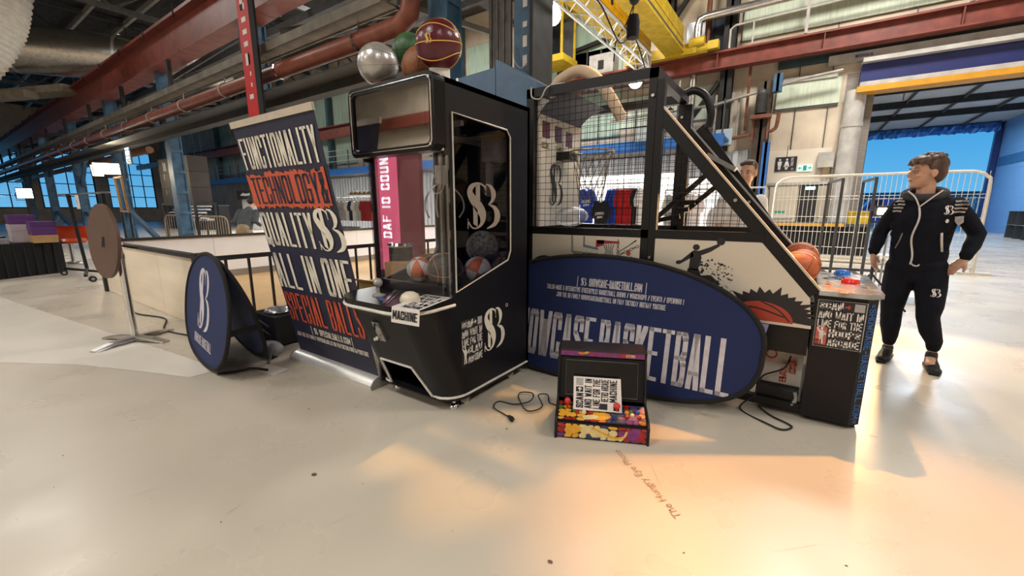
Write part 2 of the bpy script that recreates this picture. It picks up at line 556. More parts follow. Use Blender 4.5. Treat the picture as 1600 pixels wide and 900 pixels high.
# handwriting on the floor
def font_mesh(name, s, size, M4, m, parent, ext=0.0):
    cu = bpy.data.curves.new(name, 'FONT'); cu.body = s; cu.size = size; cu.extrude = ext
    o = bpy.data.objects.new(name, cu); COL.objects.link(o)
    bpy.context.view_layer.update()
    me = bpy.data.meshes.new_from_object(o.evaluated_get(bpy.context.evaluated_depsgraph_get()))
    bpy.data.objects.remove(o)
    g = G(); g.add([M4 @ v.co for v in me.vertices], [tuple(p.vertices) for p in me.polygons])
    bpy.data.meshes.remove(me)
    return obj(name, g, m, parent)
_a = Vector((-.285, 1.735, .002)); _b = Vector((-.735, 2.10, .002))
_r = (_b - _a).normalized(); _u = Vector((0, 0, 1)).cross(_r)
M4 = Matrix((( _r.x, _u.x, 0, _a.x), (_r.y, _u.y, 0, _a.y), (0, 0, 1, _a.z), (0, 0, 0, 1))) @ Matrix.Shear('XZ', 4, (0, 0))
font_mesh('handwriting', 'The Hungry Eye Photo', .058, M4, mat('pencil_line', (.40, .28, .17), .8, noise=.3, scale=80), FL)
g = G()
for cx, cy, r in [(-1.9, .98, .012), (-.65, 1.2, .008), (-1.35, 1.9, .006), (.2, 1.5, .007), (-2.6, 1.35, .006)]:
    g.poly([(cx + r * cos(t) * 1.4, cy + r * sin(t), .002) for t in [k * pi / 4 for k in range(8)]])
random.seed(21)
for k in range(46):
    cx = random.uniform(-4.5, 2.5); cy = random.uniform(.2, 2.6); r = random.uniform(.0015, .004)
    g.poly([(cx + r * cos(t) * 1.5, cy + r * sin(t), .002) for t in [k2 * pi / 3 for k2 in range(6)]])
obj('dirt_spots', g, mat('dirt', (.12, .09, .06), .9, noise=.3, scale=50), FL, kind='stuff')

g = G()
for k in range(30):
    x = random.uniform(-4.5, 2); y = random.uniform(.3, 2.4); a = random.uniform(0, pi); l = random.uniform(.05, .22)
    g.quad((x, y, .0018), (x + .0018, y + .001, .0018), (x + l * cos(a), y + l * sin(a), .0018), (x + l * cos(a) - .0015, y + l * sin(a), .0018))
obj('scratches', g, mat('scratch_grey', (.44, .39, .32), .5, noise=.1, scale=20), FL, kind='stuff')
# --- shell of the hall
WB = struct('wall_back', G().box((-62, 18, 0), (.75, 18.3, 11)).box((9.1, 18, 0), (12, 18.3, 11)).box((.75, 18, 5.6), (9.1, 18.3, 11)), WALLB)
struct('wall_front', G().box((-62, -14.3, 0), (12.3, -14, 11)), WALLB)
struct('wall_right', G().box((12, -14, 0), (12.3, 18.3, 11)), WALLB)
# far end wall with its tall steel windows
ys = [(-12, -8), (-7, -3), (-2, 2), (3, 7), (8, 12), (13, 17)]
g = G().box((-62.3, -14, 0), (-62, 18.3, 1.4)).box((-62.3, -14, 7.5), (-62, 18.3, 11))
pv = -14
for a, b in ys:
    g.box((-62.3, pv, 1.4), (-62, a, 7.5)); pv = b
g.box((-62.3, pv, 1.4), (-62, 18.3, 7.5))
struct('wall_left', g, WALLB)
for i, (a, b) in enumerate(ys):
    w = struct('window_%d' % (i + 1), G().box((-62.2, a, 1.4), (-62.05, a + .1, 7.5)).box((-62.2, b - .1, 1.4), (-62.05, b, 7.5)).box((-62.2, a, 1.4), (-62.05, b, 1.5)).box((-62.2, a, 7.4), (-62.05, b, 7.5)), DARK)
    for k in range(1, 4):
        y = a + k * 1.0
        obj('glazing_bar', G().box((-62.17, y - .04, 1.5), (-62.09, y + .04, 7.4)), DARK, w)
    for k in range(1, 5):
        z = 1.4 + k * 1.22
        obj('glazing_bar', G().box((-62.17, a, z - .04), (-62.09, b, z + .04)), DARK, w)
    obj('pane', G().box((-62.14, a + .1, 1.5), (-62.12, b - .1, 7.4)), GLASS, w)
# roof with a long skylight slit
ROOF = mat('roof_boards', (.06, .055, .05), .8, noise=.5, scale=1.5, stretch=(1, 8, 1))
struct('ceiling', G().box((-62, -14, 11), (12, 11, 11.3)).box((-62, 12.6, 11), (12, 18.3, 11.3)), ROOF)
sk = struct('window_7', G().box((-62, 11.0, 11.0), (12, 11.06, 11.25)).box((-62, 12.54, 11.0), (12, 12.6, 11.25)), DARK2)
for k in range(37):
    x = -61 + k * 2
    obj('glazing_bar', G().box((x - .06, 11, 11.0), (x + .06, 12.6, 11.2)), GREYP, sk)
obj('pane', G().box((-62, 11.06, 11.14), (12, 12.54, 11.16)), GLASS, sk)
# steel roof trusses
for x in (1.2, -5, -11.1, -17.3, -23.5, -30, -36, -42, -48):
    g = G()
    g.beam((x, -14, 9.2), (x, 18, 9.2), .16, .2); g.beam((x, -14, 10.8), (x, 18, 10.8), .16, .2)
    y = -14
    while y < 17:
        g.beam((x, y, 9.2), (x, y + 2, 10.8), .08, .1); g.beam((x, y + 2, 10.8), (x, y + 4, 9.2), .08, .1); g.beam((x, y + 2, 9.2), (x, y + 2, 10.8), .07, .07)
        y += 4
    struct('trim_roof_truss', g, DARK2)
g = G()
for y in (6.5, 8, 9.5, 14, 16):
    g.beam((-62, y, 10.7), (12, y, 10.7), .12, .22)
struct('trim_purlins', g, GREYP)

# --- gate bay beyond the back wall
SKYLIT = mat('sky_tinted_sheet_wall', (.22, .45, .80), .45, noise=.08, scale=2, stretch=(1, .2, 6))  # pale sheet wall with the blue sky light put into its colour
struct('wall_bay_right', G().box((9.1, 18.3, 0), (9.4, 37, 6.3)), SKYLIT)
struct('trim_bay_band', G().box((9.06, 18.4, 3.75), (9.1, 36.5, 4.25)), mat('blue_band', (.05, .17, .40), .5, noise=.15, scale=4))
BLOCK = mat('grey_block_wall', (.30, .27, .24), .8, noise=.25, scale=3, stretch=(1, 1, 9), bump=.1)
struct('wall_bay_left', G().box((1.35, 18.0, 0), (1.5, 18.6, 5.6)).box((.75, 18.0, 0), (1.35, 18.3, 5.6)).box((1.2, 18.6, 0), (1.5, 37, 6.3)), BLOCK)
struct('wall_bay_end', G().box((1.2, 37, 0), (3.05, 37.3, 6.3)).box((8.95, 37, 0), (9.4, 37.3, 6.3)).box((3.05, 37, 5.85), (8.95, 37.3, 6.6)), mat('dark_navy_steel', (.02, .04, .12), .5, noise=.3, scale=3))
cb = struct('ceiling_bay', G().box((1.2, 18.3, 6.3), (9.4, 37.3, 6.5)), mat('bay_ceiling', (.62, .58, .54), .7, noise=.12, scale=1))
for y in (20.5, 24, 27.5, 31):
    obj('roof_beam', G().box((1.5, y, 6.0), (9.1, y + .15, 6.3)), DARK, cb)
for x in (3.5, 5.4, 7.3):
    obj('roof_batten', G().beam((x, 18.4, 6.22), (x, 36.8, 6.22), .06, .12), DARK2, cb)
obj('strip_light', G().box((4.6, 22.4, 6.05), (7.6, 22.55, 6.15)), mat('tube_light_off', (.8, .82, .8), .3, noise=.05, scale=9), cb)
# crumpled blue foil curtain rolled up above the gate opening
random.seed(3)
g = G(); n = 46
rows = []
for j in range(5):
    rows.append([(2.9 + 6.0 * i / n, 36.6 - .25 * sin(j * 1.2) + random.uniform(-.09, .09), 5.75 + .22 * j + random.uniform(-.05, .05)) for i in range(n + 1)])
vs = [p for r in rows for p in r]
g.add(vs, [(j * (n + 1) + i, j * (n + 1) + i + 1, (j + 1) * (n + 1) + i + 1, (j + 1) * (n + 1) + i) for j in range(4) for i in range(n)])
obj('foil_curtain', g, mat('blue_foil', (.10, .30, .75), .18, .6, noise=.2, scale=5), None, label='crumpled blue foil curtain rolled up above the gate opening', cat='curtain')
# jamb of the opening
struct('trim_gate_jamb', G().box((8.8, 36.7, 0), (9.06, 37, 5.9)).box((2.95, 36.85, 0), (3.1, 37, 5.9)), mat('gate_jamb_blue', (.03, .06, .22), .4, noise=.2, scale=4))

# --- crane rails and blue gate header (all run along the hall)
def rail(y, z, x0, x1, m, name='trim_crane_rail'):
    g = G()
    g.box((x0, y - .22, z), (x1, y + .22, z + .05)).box((x0, y - .03, z + .05), (x1, y + .03, z + .52)).box((x0, y - .22, z + .52), (x1, y + .22, z + .58))
    k = x0 + 1
    while k < x1:
        g.box((k, y - .2, z + .05), (k + .03, y + .2, z + .52)); k += 3.05
    r = struct(name, g, m)
    return r
r1 = rail(17.4, 6.22, -62, 12, REDB)
r2 = struct('trim_crane_girder', G().box((-62, 4.95, 5.55), (-1.2, 5.45, 5.60)).box((-62, 5.17, 5.60), (-1.2, 5.23, 6.50)).box((-62, 4.95, 6.50), (-1.2, 5.45, 6.58)).box((-62, 5.05, 6.58), (-1.2, 5.2, 6.68)), REDB)
for k in range(14):
    x = -2.2 - 4.2 * k
    obj('splice_plate', G().box((x, 4.945, 5.545), (x + .35, 5.455, 5.61)), REDB, r2)
g = G()
for k in range(22):
    x = -57 + k * 2.5
    g.tube([(x, 4.94, 6.60), (x, 4.94, 6.40)], .018, 6)
obj('bolts', g, DARK, r2, kind='stuff')
hd = struct('trim_gate_header', G().box((1.06, 17.55, 5.15), (12, 17.95, 5.72)), mat('navy_header', (.015, .022, .13), .45, noise=.1, scale=3))
obj('flange', G().box((1.06, 17.3, 5.72), (12, 17.95, 5.84)), GREYP, hd)
obj('flange', G().box((1.06, 17.3, 5.02), (12, 17.95, 5.15)), GREYP, hd)
obj('safety_strip', G().box((1.0, 17.28, 4.86), (12, 17.9, 5.02)), mat('orange_safety_paint', (.72, .34, .02), .5, noise=.15, scale=5), hd)
struct('trim_pale_band', G().box((.2, 17.7, 5.9), (12, 18, 6.15)).box((-1.2, 17.85, 5.55), (.5, 18, 5.7)), GREYP)
lt = Frame((.52, 17.69, 5.93), (1, 0, 0), (0, 0, 1))
lettering(bpy.data.objects['trim_pale_band'], 'NOBRACA', lt, .35, .05, .42, .085, mat('sign_blue', (.03, .05, .25), .5, noise=.1, scale=9))
struct('trim_teal_band', G().box((-1.2, 17.88, 6.05), (12, 18, 6.55)), mat('teal_paint', (.035, .075, .085), .5, noise=.2, scale=4))

# --- cladding on the back wall: glazing strips, sheet panels, seams
def panel(name, x0, x1, z0, z1, m, y=17.97, d=.06):
    return struct(name, G().box((x0, y - d, z0), (x1, y, z1)), m)
panel('trim_glazing_upper', -2.4, 12, 7.2, 8.35, WALLG)
panel('trim_glazing_lower', -1.15, .62, 4.75, 5.55, WALLG)
for i, (x0, x1) in enumerate([(-6.8, -5.1), (-4.9, -3.1)]):
    panel('trim_glazing_mid', x0, x1, 4.7, 5.9, WALLG)
DKGL = mat('dark_window_glass', (.03, .045, .08), .15, noise=.3, scale=2)
for i, (x0, x1, z0, z1) in enumerate([(-4.3, -2.95, 6.9, 8.2), (-9.0, -7.1, 6.95, 8.0)]):
    w = panel('window_%d' % (8 + i), x0, x1, z0, z1, DKGL)
    for k in range(1, 3):
        x = x0 + (x1 - x0) * k / 3
        obj('glazing_bar', G().box((x - .03, 17.86, z0), (x + .03, 17.92, z1)), DARK2, w)
GREENW = mat('mint_glazing', (.45, .60, .48), .5, noise=.25, scale=2, stretch=(6, 1, .5))
x = -46
while x < -9:
    panel('trim_glazing_mint', x + .35, x + 2.6, 4.4, 9.5, GREENW)
    x += 3.05
g = G()
x = -46
while x < -9:
    g.box((x - .12, 17.6, 4), (x + .14, 17.95, 11)); x += 6.1
struct('trim_teal_posts', g, mat('teal_post', (.05, .13, .16), .5, noise=.3, scale=3))
# wall seams and rods (structure, thin)
g = G()
for x in (-.55, .35, 2.2, 5.2):
    g.box((x - .012, 17.94, 4.6 if x > .7 else 2.2), (x + .012, 17.99, 11))
g.box((-1.2, 17.93, 6.98), (12, 17.99, 7.02)).box((-1.2, 17.93, 4.68), (.6, 17.99, 4.74))
struct('trim_wall_seams', g, DARK2)
panel('trim_wall_base', -1.25, .62, 0, 3.35, mat('cream_wall', (.78, .69, .56), .6, noise=.12, scale=1.5))

# --- posts and bracing on the back wall
def wallpost(x0, x1, z0, z1, m, y0=17.55, y1=17.95, name='trim_post'):
    return struct(name, G().box((x0, y0, z0), (x1, y0 + .05, z1)).box((x0, y1 - .05, z0), (x1, y1, z1)).box(((x0 + x1) / 2 - .04, y0, z0), ((x0 + x1) / 2 + .04, y1, z1)), m)
wallpost(-2.95, -2.55, 0, 11, DARK)
wallpost(-1.70, -1.25, 0, 5.6, mat('rusty_post', (.07, .045, .03), .7, noise=.6, scale=3), 17.35)
wallpost(-1.36, -1.14, 0, 3.6, BLUEB, 17.3, 17.5)
wallpost(-1.24, -.98, 5.2, 5.75, BLUEC, 17.2, 17.5)
for (a, b) in [((-4.9, 17.75, 8.6), (-6.6, 17.75, 10.8)), ((-4.9, 17.75, 8.2), (-3.1, 17.75, 10.6)), ((-4.4, 17.7, 4.0), (-3.0, 17.7, 5.9)), ((-5.9, 17.7, 3.9), (-4.6, 17.7, 5.2)), ((-10.2, 17.75, 7.9), (-7.0, 17.75, 8.35))]:
    struct('trim_brace', G().beam(a, b, .16, .14), DARK)
wallpost(-5.05, -4.75, 7.9, 11, DARK)
rp = mat('rust_red_pipe', (.20, .07, .035), .6, noise=.5, scale=5)
struct('trim_wall_pipes', G().tube(smooth_path([(-4.2, 17.5, 3.72), (-3, 17.5, 3.78), (-1.4, 17.45, 3.95), (-1.12, 17.45, 4.0), (-1.02, 17.45, 4.15), (-1.0, 17.45, 4.55)], 5), .06, 8)
       .tube([(-2.0, 17.6, 4.1), (-2.0, 17.6, 6.2)], .05, 6).tube([(-3.9, 17.6, 3.8), (-3.9, 17.6, 6.2)], .06, 6).tube([(-3.5, 17.6, 7), (-3.5, 17.6, 11)], .09, 8), rp, smooth=True)
struct('trim_grey_conduit', G().tube([(-7, 17.4, 4.95), (-3.0, 17.4, 5.05), (-.4, 17.4, 5.52), (.6, 17.4, 5.6)], .05, 8)
       .tube([(-2.45, 17.5, 3.6), (-2.45, 17.5, 5.4)], .05, 6).tube([(-2.25, 17.5, 3.6), (-2.25, 17.5, 5.4)], .04, 6).tube([(-3.0, 17.5, 3.6), (-3.0, 17.5, 5.4)], .04, 6)
       .tube([(-4.3, 17.4, 3.6), (-4.3, 17.4, 6.1)], .04, 6), mat('grey_conduit', (.38, .36, .32), .45, .3, noise=.3, scale=6), smooth=True)
struct('trim_silver_duct', G().tube([(-3.75, 17.2, 6.9), (-3.75, 17.2, 7.75), (-3.7, 17.2, 7.95), (-3.5, 17.2, 8.0), (3.0, 17.2, 8.06), (12, 17.2, 8.1)], .14, 12)
       .tube([(-3.85, 17.5, 4.2), (-3.85, 17.5, 6.2)], .12, 10), GALV, smooth=True)
struct('trim_handrail', G().tube([(-2.7, 17.3, 6.85), (-2.7, 17.3, 7.45), (-2.55, 17.3, 7.55), (1, 17.3, 7.62), (6, 17.3, 7.65)], .035, 8)
       .tube([(-2.0, 17.3, 6.85), (-2.0, 17.3, 7.6)], .03, 6).tube([(-.5, 17.3, 6.85), (-.5, 17.3, 8.3)], .05, 6).tube([(3.2, 17.3, 6.85), (3.2, 17.3, 8.3)], .05, 6), GREYP, smooth=True)
# round rain pipe beside the gate
struct('trim_round_pillar', G().cyl((1.02, 17.72, 0), .27, 5.0, 20).cyl((1.02, 17.72, 3.9), .29, .12, 20), GREYP, smooth=True)

# --- gallery along the back of the hall
gl = struct('trim_gallery', G().box((-46, 16.1, 3.45), (-2.45, 16.35, 3.85)).box((-46, 16.35, 3.7), (-2.45, 17.9, 3.8)), BLUEB)
g = G()
for k in range(30):
    x = -46 + k * 1.5
    g.box((x - .025, 16.15, 3.85), (x + .025, 16.2, 4.95))
obj('railing_posts', g, DARK2, gl, kind='stuff')
for z in (4.3, 4.62, 4.95):
    obj('handrail', G().tube([(-46, 16.17, z), (-3.6, 16.17, z)], .022, 6), GREYP, gl)
CORR = mat('white_corrugated', (.68, .70, .72), .5, noise=.2, scale=3, stretch=(9, 1, .1))
g = G()
x = -34
while x < -1.4:
    g.box((x, 17.80, 0), (x + .16, 17.95, 3.44)); x += .32
struct('trim_corrugated_wall', g.box((-34, 17.92, 0), (-1.36, 17.96, 3.44)), CORR)

# --- blue column row between the two aisles
def column(x, y, h=5.55, label='', braces=()):
    t = thing('steel_column', label, 'column', (x, y, 0), 0, 'blue steel columns of the hall')
    obj('flange', G().box((x - .2, y, 0), (x + .2, y + .04, h)), BLUEC, t)
    obj('flange', G().box((x - .2, y + .30, 0), (x + .2, y + .34, h)), BLUEC, t)
    obj('web', G().box((x - .16, y + .04, 0), (x + .16, y + .30, h)), BLUEC, t)
    g = G()
    for k in range(9):
        z = .5 + k * .66
        g.box((x - .2, y + .04, z), (x - .16, y + .30, z + .1)); g.box((x + .16, y + .04, z), (x + .2, y + .30, z + .1))
    obj('batten_plates', g, BLUEC, t, kind='stuff')
    for b in braces:
        obj('brace', G().beam((x, y + .2, b[0]), (x + b[1], y + .2, b[2]), .14, .16), BLUEC, t)
    obj('foot_plate', G().box((x - .4, y - .12, 0), (x + .4, y + .52, .03)), DARK, t)
    return t
column(-5.0, 5.2, 5.55, 'blue steel column right behind the claw machine and its balls')
column(-11.1, 5.2, 5.55, 'blue steel column behind the red hanging banner and roll-up stand')
column(-17.2, 5.2, 5.55, 'blue steel column with bolted clamps behind the white cage panels', [(3.2, -1.4, 4.2)])
column(-23.4, 5.2, 5.55, 'blue steel column with the work lamps and glowing letters on it', [(1.3, 3.2, .2), (4.2, 1.5, 5.2)])
column(-30.5, 5.2, 5.55, 'blue steel column far left behind the clothes rail stand', [(1.2, 3.2, .2), (2.4, 2.2, 4.2)])
column(-38, 5.2, 5.55, 'blue steel column behind the purple shoe boxes', [(1.2, 4, .2), (3.2, 2.4, 4.6)])
column(-46, 5.2, 5.55, 'blue steel column at the far left edge of the hall', [(2.4, 2.4, 4.6)])

# --- services along the column row
pp = struct('trim_service_pipe', G().tube([(-62, 4.85, 4.12), (-6.0, 4.85, 4.12), (-5.45, 4.85, 4.14), (-5.25, 4.85, 4.25), (-5.15, 4.85, 4.6), (-5.15, 4.85, 6.2)], .15, 14), REDP, smooth=True)
for k in range(20):
    x = -6.5 - k * 2.6
    obj('pipe_clamp', G().tube([(x - .02, 4.85, 4.12), (x + .03, 4.85, 4.12)], .17, 14).box((x - .015, 4.84, 4.28), (x + .015, 4.86, 4.5)), CHROME if k < 2 else GREYP, pp)
struct('trim_service_pipe_far', G().tube([(-62, 6.6, 3.9), (-24, 6.6, 3.9)], .15, 10), mat('brown_pipe', (.28, .11, .06), .5, noise=.3, scale=4), smooth=True)
struct('trim_cable_tray', G().box((-62, 4.9, 3.50), (-5.2, 5.15, 3.72)).box((-62, 4.5, 3.64), (-5.6, 5.1, 3.67)), DARK)
struct('trim_upper_tray', G().box((-62, 4.62, 4.44), (-5.6, 4.94, 4.48)).box((-62, 4.60, 4.42), (-5.6, 4.63, 4.58)).box((-62, 4.92, 4.42), (-5.6, 4.95, 4.58)), mat('tray_grey', (.20, .18, .15), .6, .2, noise=.4, scale=3))
for k in range(11):
    x = -6.4 - k * 4.6
    struct('trim_tray_hanger', G().box((x, 4.96, 4.4), (x + .12, 5.06, 5.6)), DARK)
random.seed(11)
g = G()
for k in range(26):
    x = -52 + k * 1.9
    g.beam((x, 5.5, random.uniform(5.2, 6)), (x + random.uniform(.8, 2.6), 8.5 + random.uniform(-1, 4), random.uniform(5.4, 9)), .09, .12)
for k in range(5):
    g.beam((-60, 6.2 + k * 1.5, 6.4 + .45 * k), (-6.5, 6.2 + k * 1.5, 6.5 + .45 * k), .16, .22)
struct('trim_roof_bracing', g, DARK2)
# second red rail far behind
struct('trim_far_rail', G().box((-62, 15.6, 5.6), (-10, 15.9, 6.1)), REDB)
# tin-clad air duct and its pale flexible hose
du = thing('air_duct', 'fat silver round air duct crossing below the roof at upper left', 'air duct', (-28, 4, 8.25))
obj('duct_pipe', G().tube([(-34.5, -3.5, 8.2), (-29.6, 3.4, 8.25), (-24.4, 10.7, 8.3)], .98, 26), GALV, du, smooth=True)
for t_ in (.3, .52, .74, .9):
    a = Vector((-34.5, -3.5, 8.2)).lerp(Vector((-24.4, 10.7, 8.3)), t_); d = (Vector((-24.4, 10.7, 8.3)) - Vector((-34.5, -3.5, 8.2))).normalized()
    obj('seam_ring', G().tube([a - d * .05, a + d * .05], 1.0, 26), ALU, du, smooth=True)
P_ = smooth_path([(-20.6, 1.2, 5.0), (-20.1, 1.75, 5.6), (-19.9, 2.2, 6.4), (-19.85, 2.45, 7.2), (-19.8, 2.7, 8.4)], 14)
obj('air_hose', G().tube(P_, [.66 + .05 * (i % 2) for i in range(len(P_))], 22), mat('hose_white', (.78, .76, .70), .45, noise=.15, scale=6), None, smooth=True, label='pale ribbed flexible air hose in the top left corner', cat='hose')
for a, b, w, h in [((-24, .5, 8.6), (-17, 5.0, 9.4), .5, .35), ((-22, .2, 8.2), (-16.2, 4.4, 9.6), .3, .3), ((-34, 2.6, 6.6), (-27, 5.1, 6.5), .8, .3), ((-36, 1.4, 6.4), (-28.5, 4.0, 6.3), .5, .3)]:
    obj('trim_roof_duct', G().beam(a, b, w, h), mat('duct_tan', (.36, .32, .26), .6, noise=.3, scale=3), None, kind='structure')
obj('trim_hanger_rods', G().tube([(-22, 1.9, 6.4), (-22.6, 1.9, 9.8)], .03, 5).tube([(-24.5, 1.1, 5.6), (-24.7, 1.1, 8)], .03, 5).tube([(-26, 0.6, 6.35), (-21.6, 2.4, 6.35)], .04, 5), GREYP, None, kind='structure')
struct('trim_front_rail', G().box((-62, -13.6, 5.9), (12, -13.3, 6.5)), REDB)

# ================================================================ BALLS
def ball_thing(name, label, loc, r, m, seam, rx=0, rz=0, group=None, panels=None, seam_r=.012, cat='ball', flat=False):
    t = thing(name, label, cat, loc, 0, group)
    g = G()
    g.ball((0, 0, 0), r, 28, 18)
    mats = [m]
    R = Matrix.Rotation(rz, 3, 'Z') @ Matrix.Rotation(rx, 3, 'X')
    g.v = [tuple(R @ Vector(p)) for p in g.v]
    if panels:
        mats = [m, panels]
        for i, f in enumerate(g.f):
            row, k = divmod(i, 28)
            g.mi[i] = (k * 6 // 28 + (1 if (row < 9) else 0)) % 2
    Ml = Matrix.Translation(loc)
    g.v = [Ml @ Vector(p) for p in g.v]
    obj('ball_shell', g, mats, t, smooth=True)
    g = G()
    def ring(f):
        pts = [Ml @ (R @ (Vector(f(2 * pi * k / 36)).normalized() * (r * 1.001))) for k in range(36)]
        g.tube(pts, r * seam_r, 5, closed=True)
    ring(lambda a: (cos(a), sin(a), 0))
    ring(lambda a: (cos(a), 0, sin(a)))
    for s_ in (-1, 1):
        ring((lambda a: (cos(a), sin(a), s_ * (.66 - .28 * cos(2 * a)))) if flat else (lambda a: (s_ * (.62 - .22 * cos(2 * a)), cos(a), sin(a))))
    obj('seams', g, seam, t)
    return t

LEATHER = mat('orange_ball_rubber', (.50, .13, .045), .5, noise=.15, scale=60, bump=.25)
BROWNB = mat('brown_ball_leather', (.26, .09, .03), .5, noise=.2, scale=60, bump=.25)
SEAMK = mat('ball_seam_black', (.02, .018, .016), .6, noise=.2, scale=40)

# ================================================================ CLAW MACHINE
cm = thing('claw_machine', 'tall black claw machine with white monogram, clear windows and basketballs inside', 'claw machine', (-2.1, 2.3, 0))
X0, X1 = -2.475, -1.73
def fy(z): return 1.84 - .27 * (z - .06) / .66          # slanted front of the base
# side panels with a window opening
def side(x, dx):
    out = [(2.74, .07), (2.74, 2.06), (1.82, 2.06), (1.82, 1.64), (1.865, 1.64), (1.865, .80), (1.83, .74), (fy(.72) + .17, .72), (fy(.07) + .17, .07)]
    hole = [(1.89, .815), (1.89, 1.88), (2.44, 1.862), (2.48, 1.82), (2.483, 1.03), (2.45, .965)]
    g = G().prism([(x, y, z) for y, z in out], (dx, 0, 0), [[(x, y, z) for y, z in hole]])
    p = obj('side_panel', g, BLACK, cm)
    h = [(x + (0.004 if dx < 0 else -.004), y, z) for y, z in hole]
    obj('window_trim', G().tube(h, .006, 6, closed=True), mat('pale_edge_trim', (.62, .60, .56), .4, noise=.1, scale=30), p)
    xm = x + dx / 2
    pane = obj('window_pane', G().box((xm - .002, 1.875, .80), (xm + .002, 2.49, 1.89)), GLASS if dx > 0 else glass('side_pane', (.62, .62, .66), .015), cm)
    return p, pane
pl, _ = side(X0, .025)
pr, pane_r = side(X1, -.025)
fr_side = Frame((X1, 0, 0), (0, 1, 0), (0, 0, 1), .002)
logo(pane_r, fr_side, 2.0, 1.20, .36, .29, mat('etched_logo', (.24, .215, .20), .6, noise=.1, scale=20))
logo(pr, fr_side, 2.16, .335, .25, .30, CREAM)
obj('registered_mark', G().tube([fr_side(2.435 + .012 * cos(a), .63 + .012 * sin(a)) for a in [k * pi / 6 for k in range(12)]], .002, 4, closed=True), CREAM, pr)
# back, roof, base front with the prize opening
obj('back_panel', G().box((X0, 2.71, .07), (X1, 2.74, 2.06)), BLACK, cm)
obj('roof_panel', G().box((X0, 1.82, 2.03), (X1, 2.74, 2.06)), BLACK, cm)
xa, xb = X0 + .15, X1 - .15
def fp(x, z): return (x, fy(z), z)
n_front = (0, .02, .005)
slot = [(-2.31, .115), (-2.31, .30), (-2.0, .30), (-1.90, .115)]
bf = obj('base_front', G().prism([fp(xa, .07), fp(xb, .07), fp(xb, .72), fp(xa, .72)], n_front, [[fp(x, z) for x, z in slot]]), BLACK, cm)
for sx, name in ((X0, 'corner_left'), (X1, 'corner_right')):
    g = G(); k = 8; vs = []
    cx = xa if sx == X0 else xb
    for z in (.07, .72):
        for i in range(k + 1):
            a = pi / 2 * i / k
            vs.append((cx + (sx - cx) * sin(a), fy(z) + .17 - .17 * cos(a), z))
    g.add(vs, [(i, i + 1, k + 2 + i, k + 1 + i) for i in range(k)])
    obj('rounded_corner', g, BLACK, cm, smooth=True)
TRIM = mat('white_t_moulding', (.74, .72, .68), .4, noise=.1, scale=30)
e = -.006
path = [(X0, 2.70, .10), (X0, fy(.1) + .17, .10)] + [(xa + (X0 - xa) * sin(pi / 2 * (1 - i / 5)), fy(.1) + .17 - .17 * cos(pi / 2 * (1 - i / 5)) + e, .10) for i in range(6)]
path += [(-2.31, fy(.1) + e, .10), (-2.31, fy(.30) + e, .305), (-2.0, fy(.30) + e, .305), (-1.90, fy(.1) + e, .10)]
path += [(xb + (X1 - xb) * sin(pi / 2 * i / 5), fy(.1) + .17 - .17 * cos(pi / 2 * i / 5) + e, .10) for i in range(6)] + [(X1 + .003, 2.72, .10)]
obj('white_moulding', G().tube(path, .009, 6), TRIM, cm)
obj('prize_chute', G().box((-2.40, 2.14, .1), (-1.88, 2.16, .32)).box((-2.41, 1.80, .09), (-1.86, 2.15, .1)).box((-2.41, 1.78, .31), (-1.9, 2.15, .33)).box((-2.42, 1.8, .09), (-2.4, 2.15, .33)).box((-1.88, 1.84, .09), (-1.86, 2.15, .33)), BLACKM, cm)
obj('chute_flap', G().box((-2.2, 2.10, .12), (-2.0, 2.11, .27)), mat('grey_flap', (.16, .16, .17), .4, noise=.2, scale=20), cm)
obj('seam_line', G().box((-2.22, fy(.5) - .003, .34), (-2.217, fy(.68) + .07, .70)), BLACKM, cm)
cp = obj('coin_plate', G().prism([(x, fy(z) - .016, z) for x, z in ((-2.20, .48), (-2.135, .48), (-2.135, .62), (-2.20, .62))], (0, .02, .004)), STEEL, cm)
obj('coin_slot', G().box((-2.173, fy(.6) - .026, .565), (-2.167, fy(.6) - .018, .61)), BLACKM, cp)
obj('lock_knob', G().cyl((-2.18, fy(.5) - .045, .505), .014, .035, 12, 'y').cyl((-2.215, fy(.49) - .04, .49), .012, .04, 10, 'y'), CHROME, cp, smooth=True)
# control deck with rounded corners
dk = []
for a in range(9):
    t_ = pi / 2 * a / 8
    dk.append((X1 - .17 + .17 * sin(t_ + pi / 2) if False else X1 + .005 - .17 + .17 * cos(pi / 2 - t_) , 1.49 + .17 - .17 * sin(pi / 2 - t_)))
outl = [(X0 - .005, 1.87)] + [(X0 - .005 + .24 - .24 * cos(pi / 2 * a / 8), 1.49 + .24 - .24 * sin(pi / 2 * a / 8)) for a in range(9)]
outl += [(X1 + .005 - .20 + .20 * sin(pi / 2 * a / 8), 1.49 + .20 - .20 * cos(pi / 2 * a / 8)) for a in range(9)] + [(X1 + .005, 1.87)]
DECKM = mat('glossy_black_deck', (.008, .008, .009), .28, noise=.2, scale=40, spec=.22)
dkk = obj('control_deck', G().prism([(x, y, .745) for x, y in outl], (0, 0, .035)), DECKM, cm)
obj('deck_moulding', G().tube([(x, y, .738) for x, y in outl], .011, 6), TRIM, dkk)
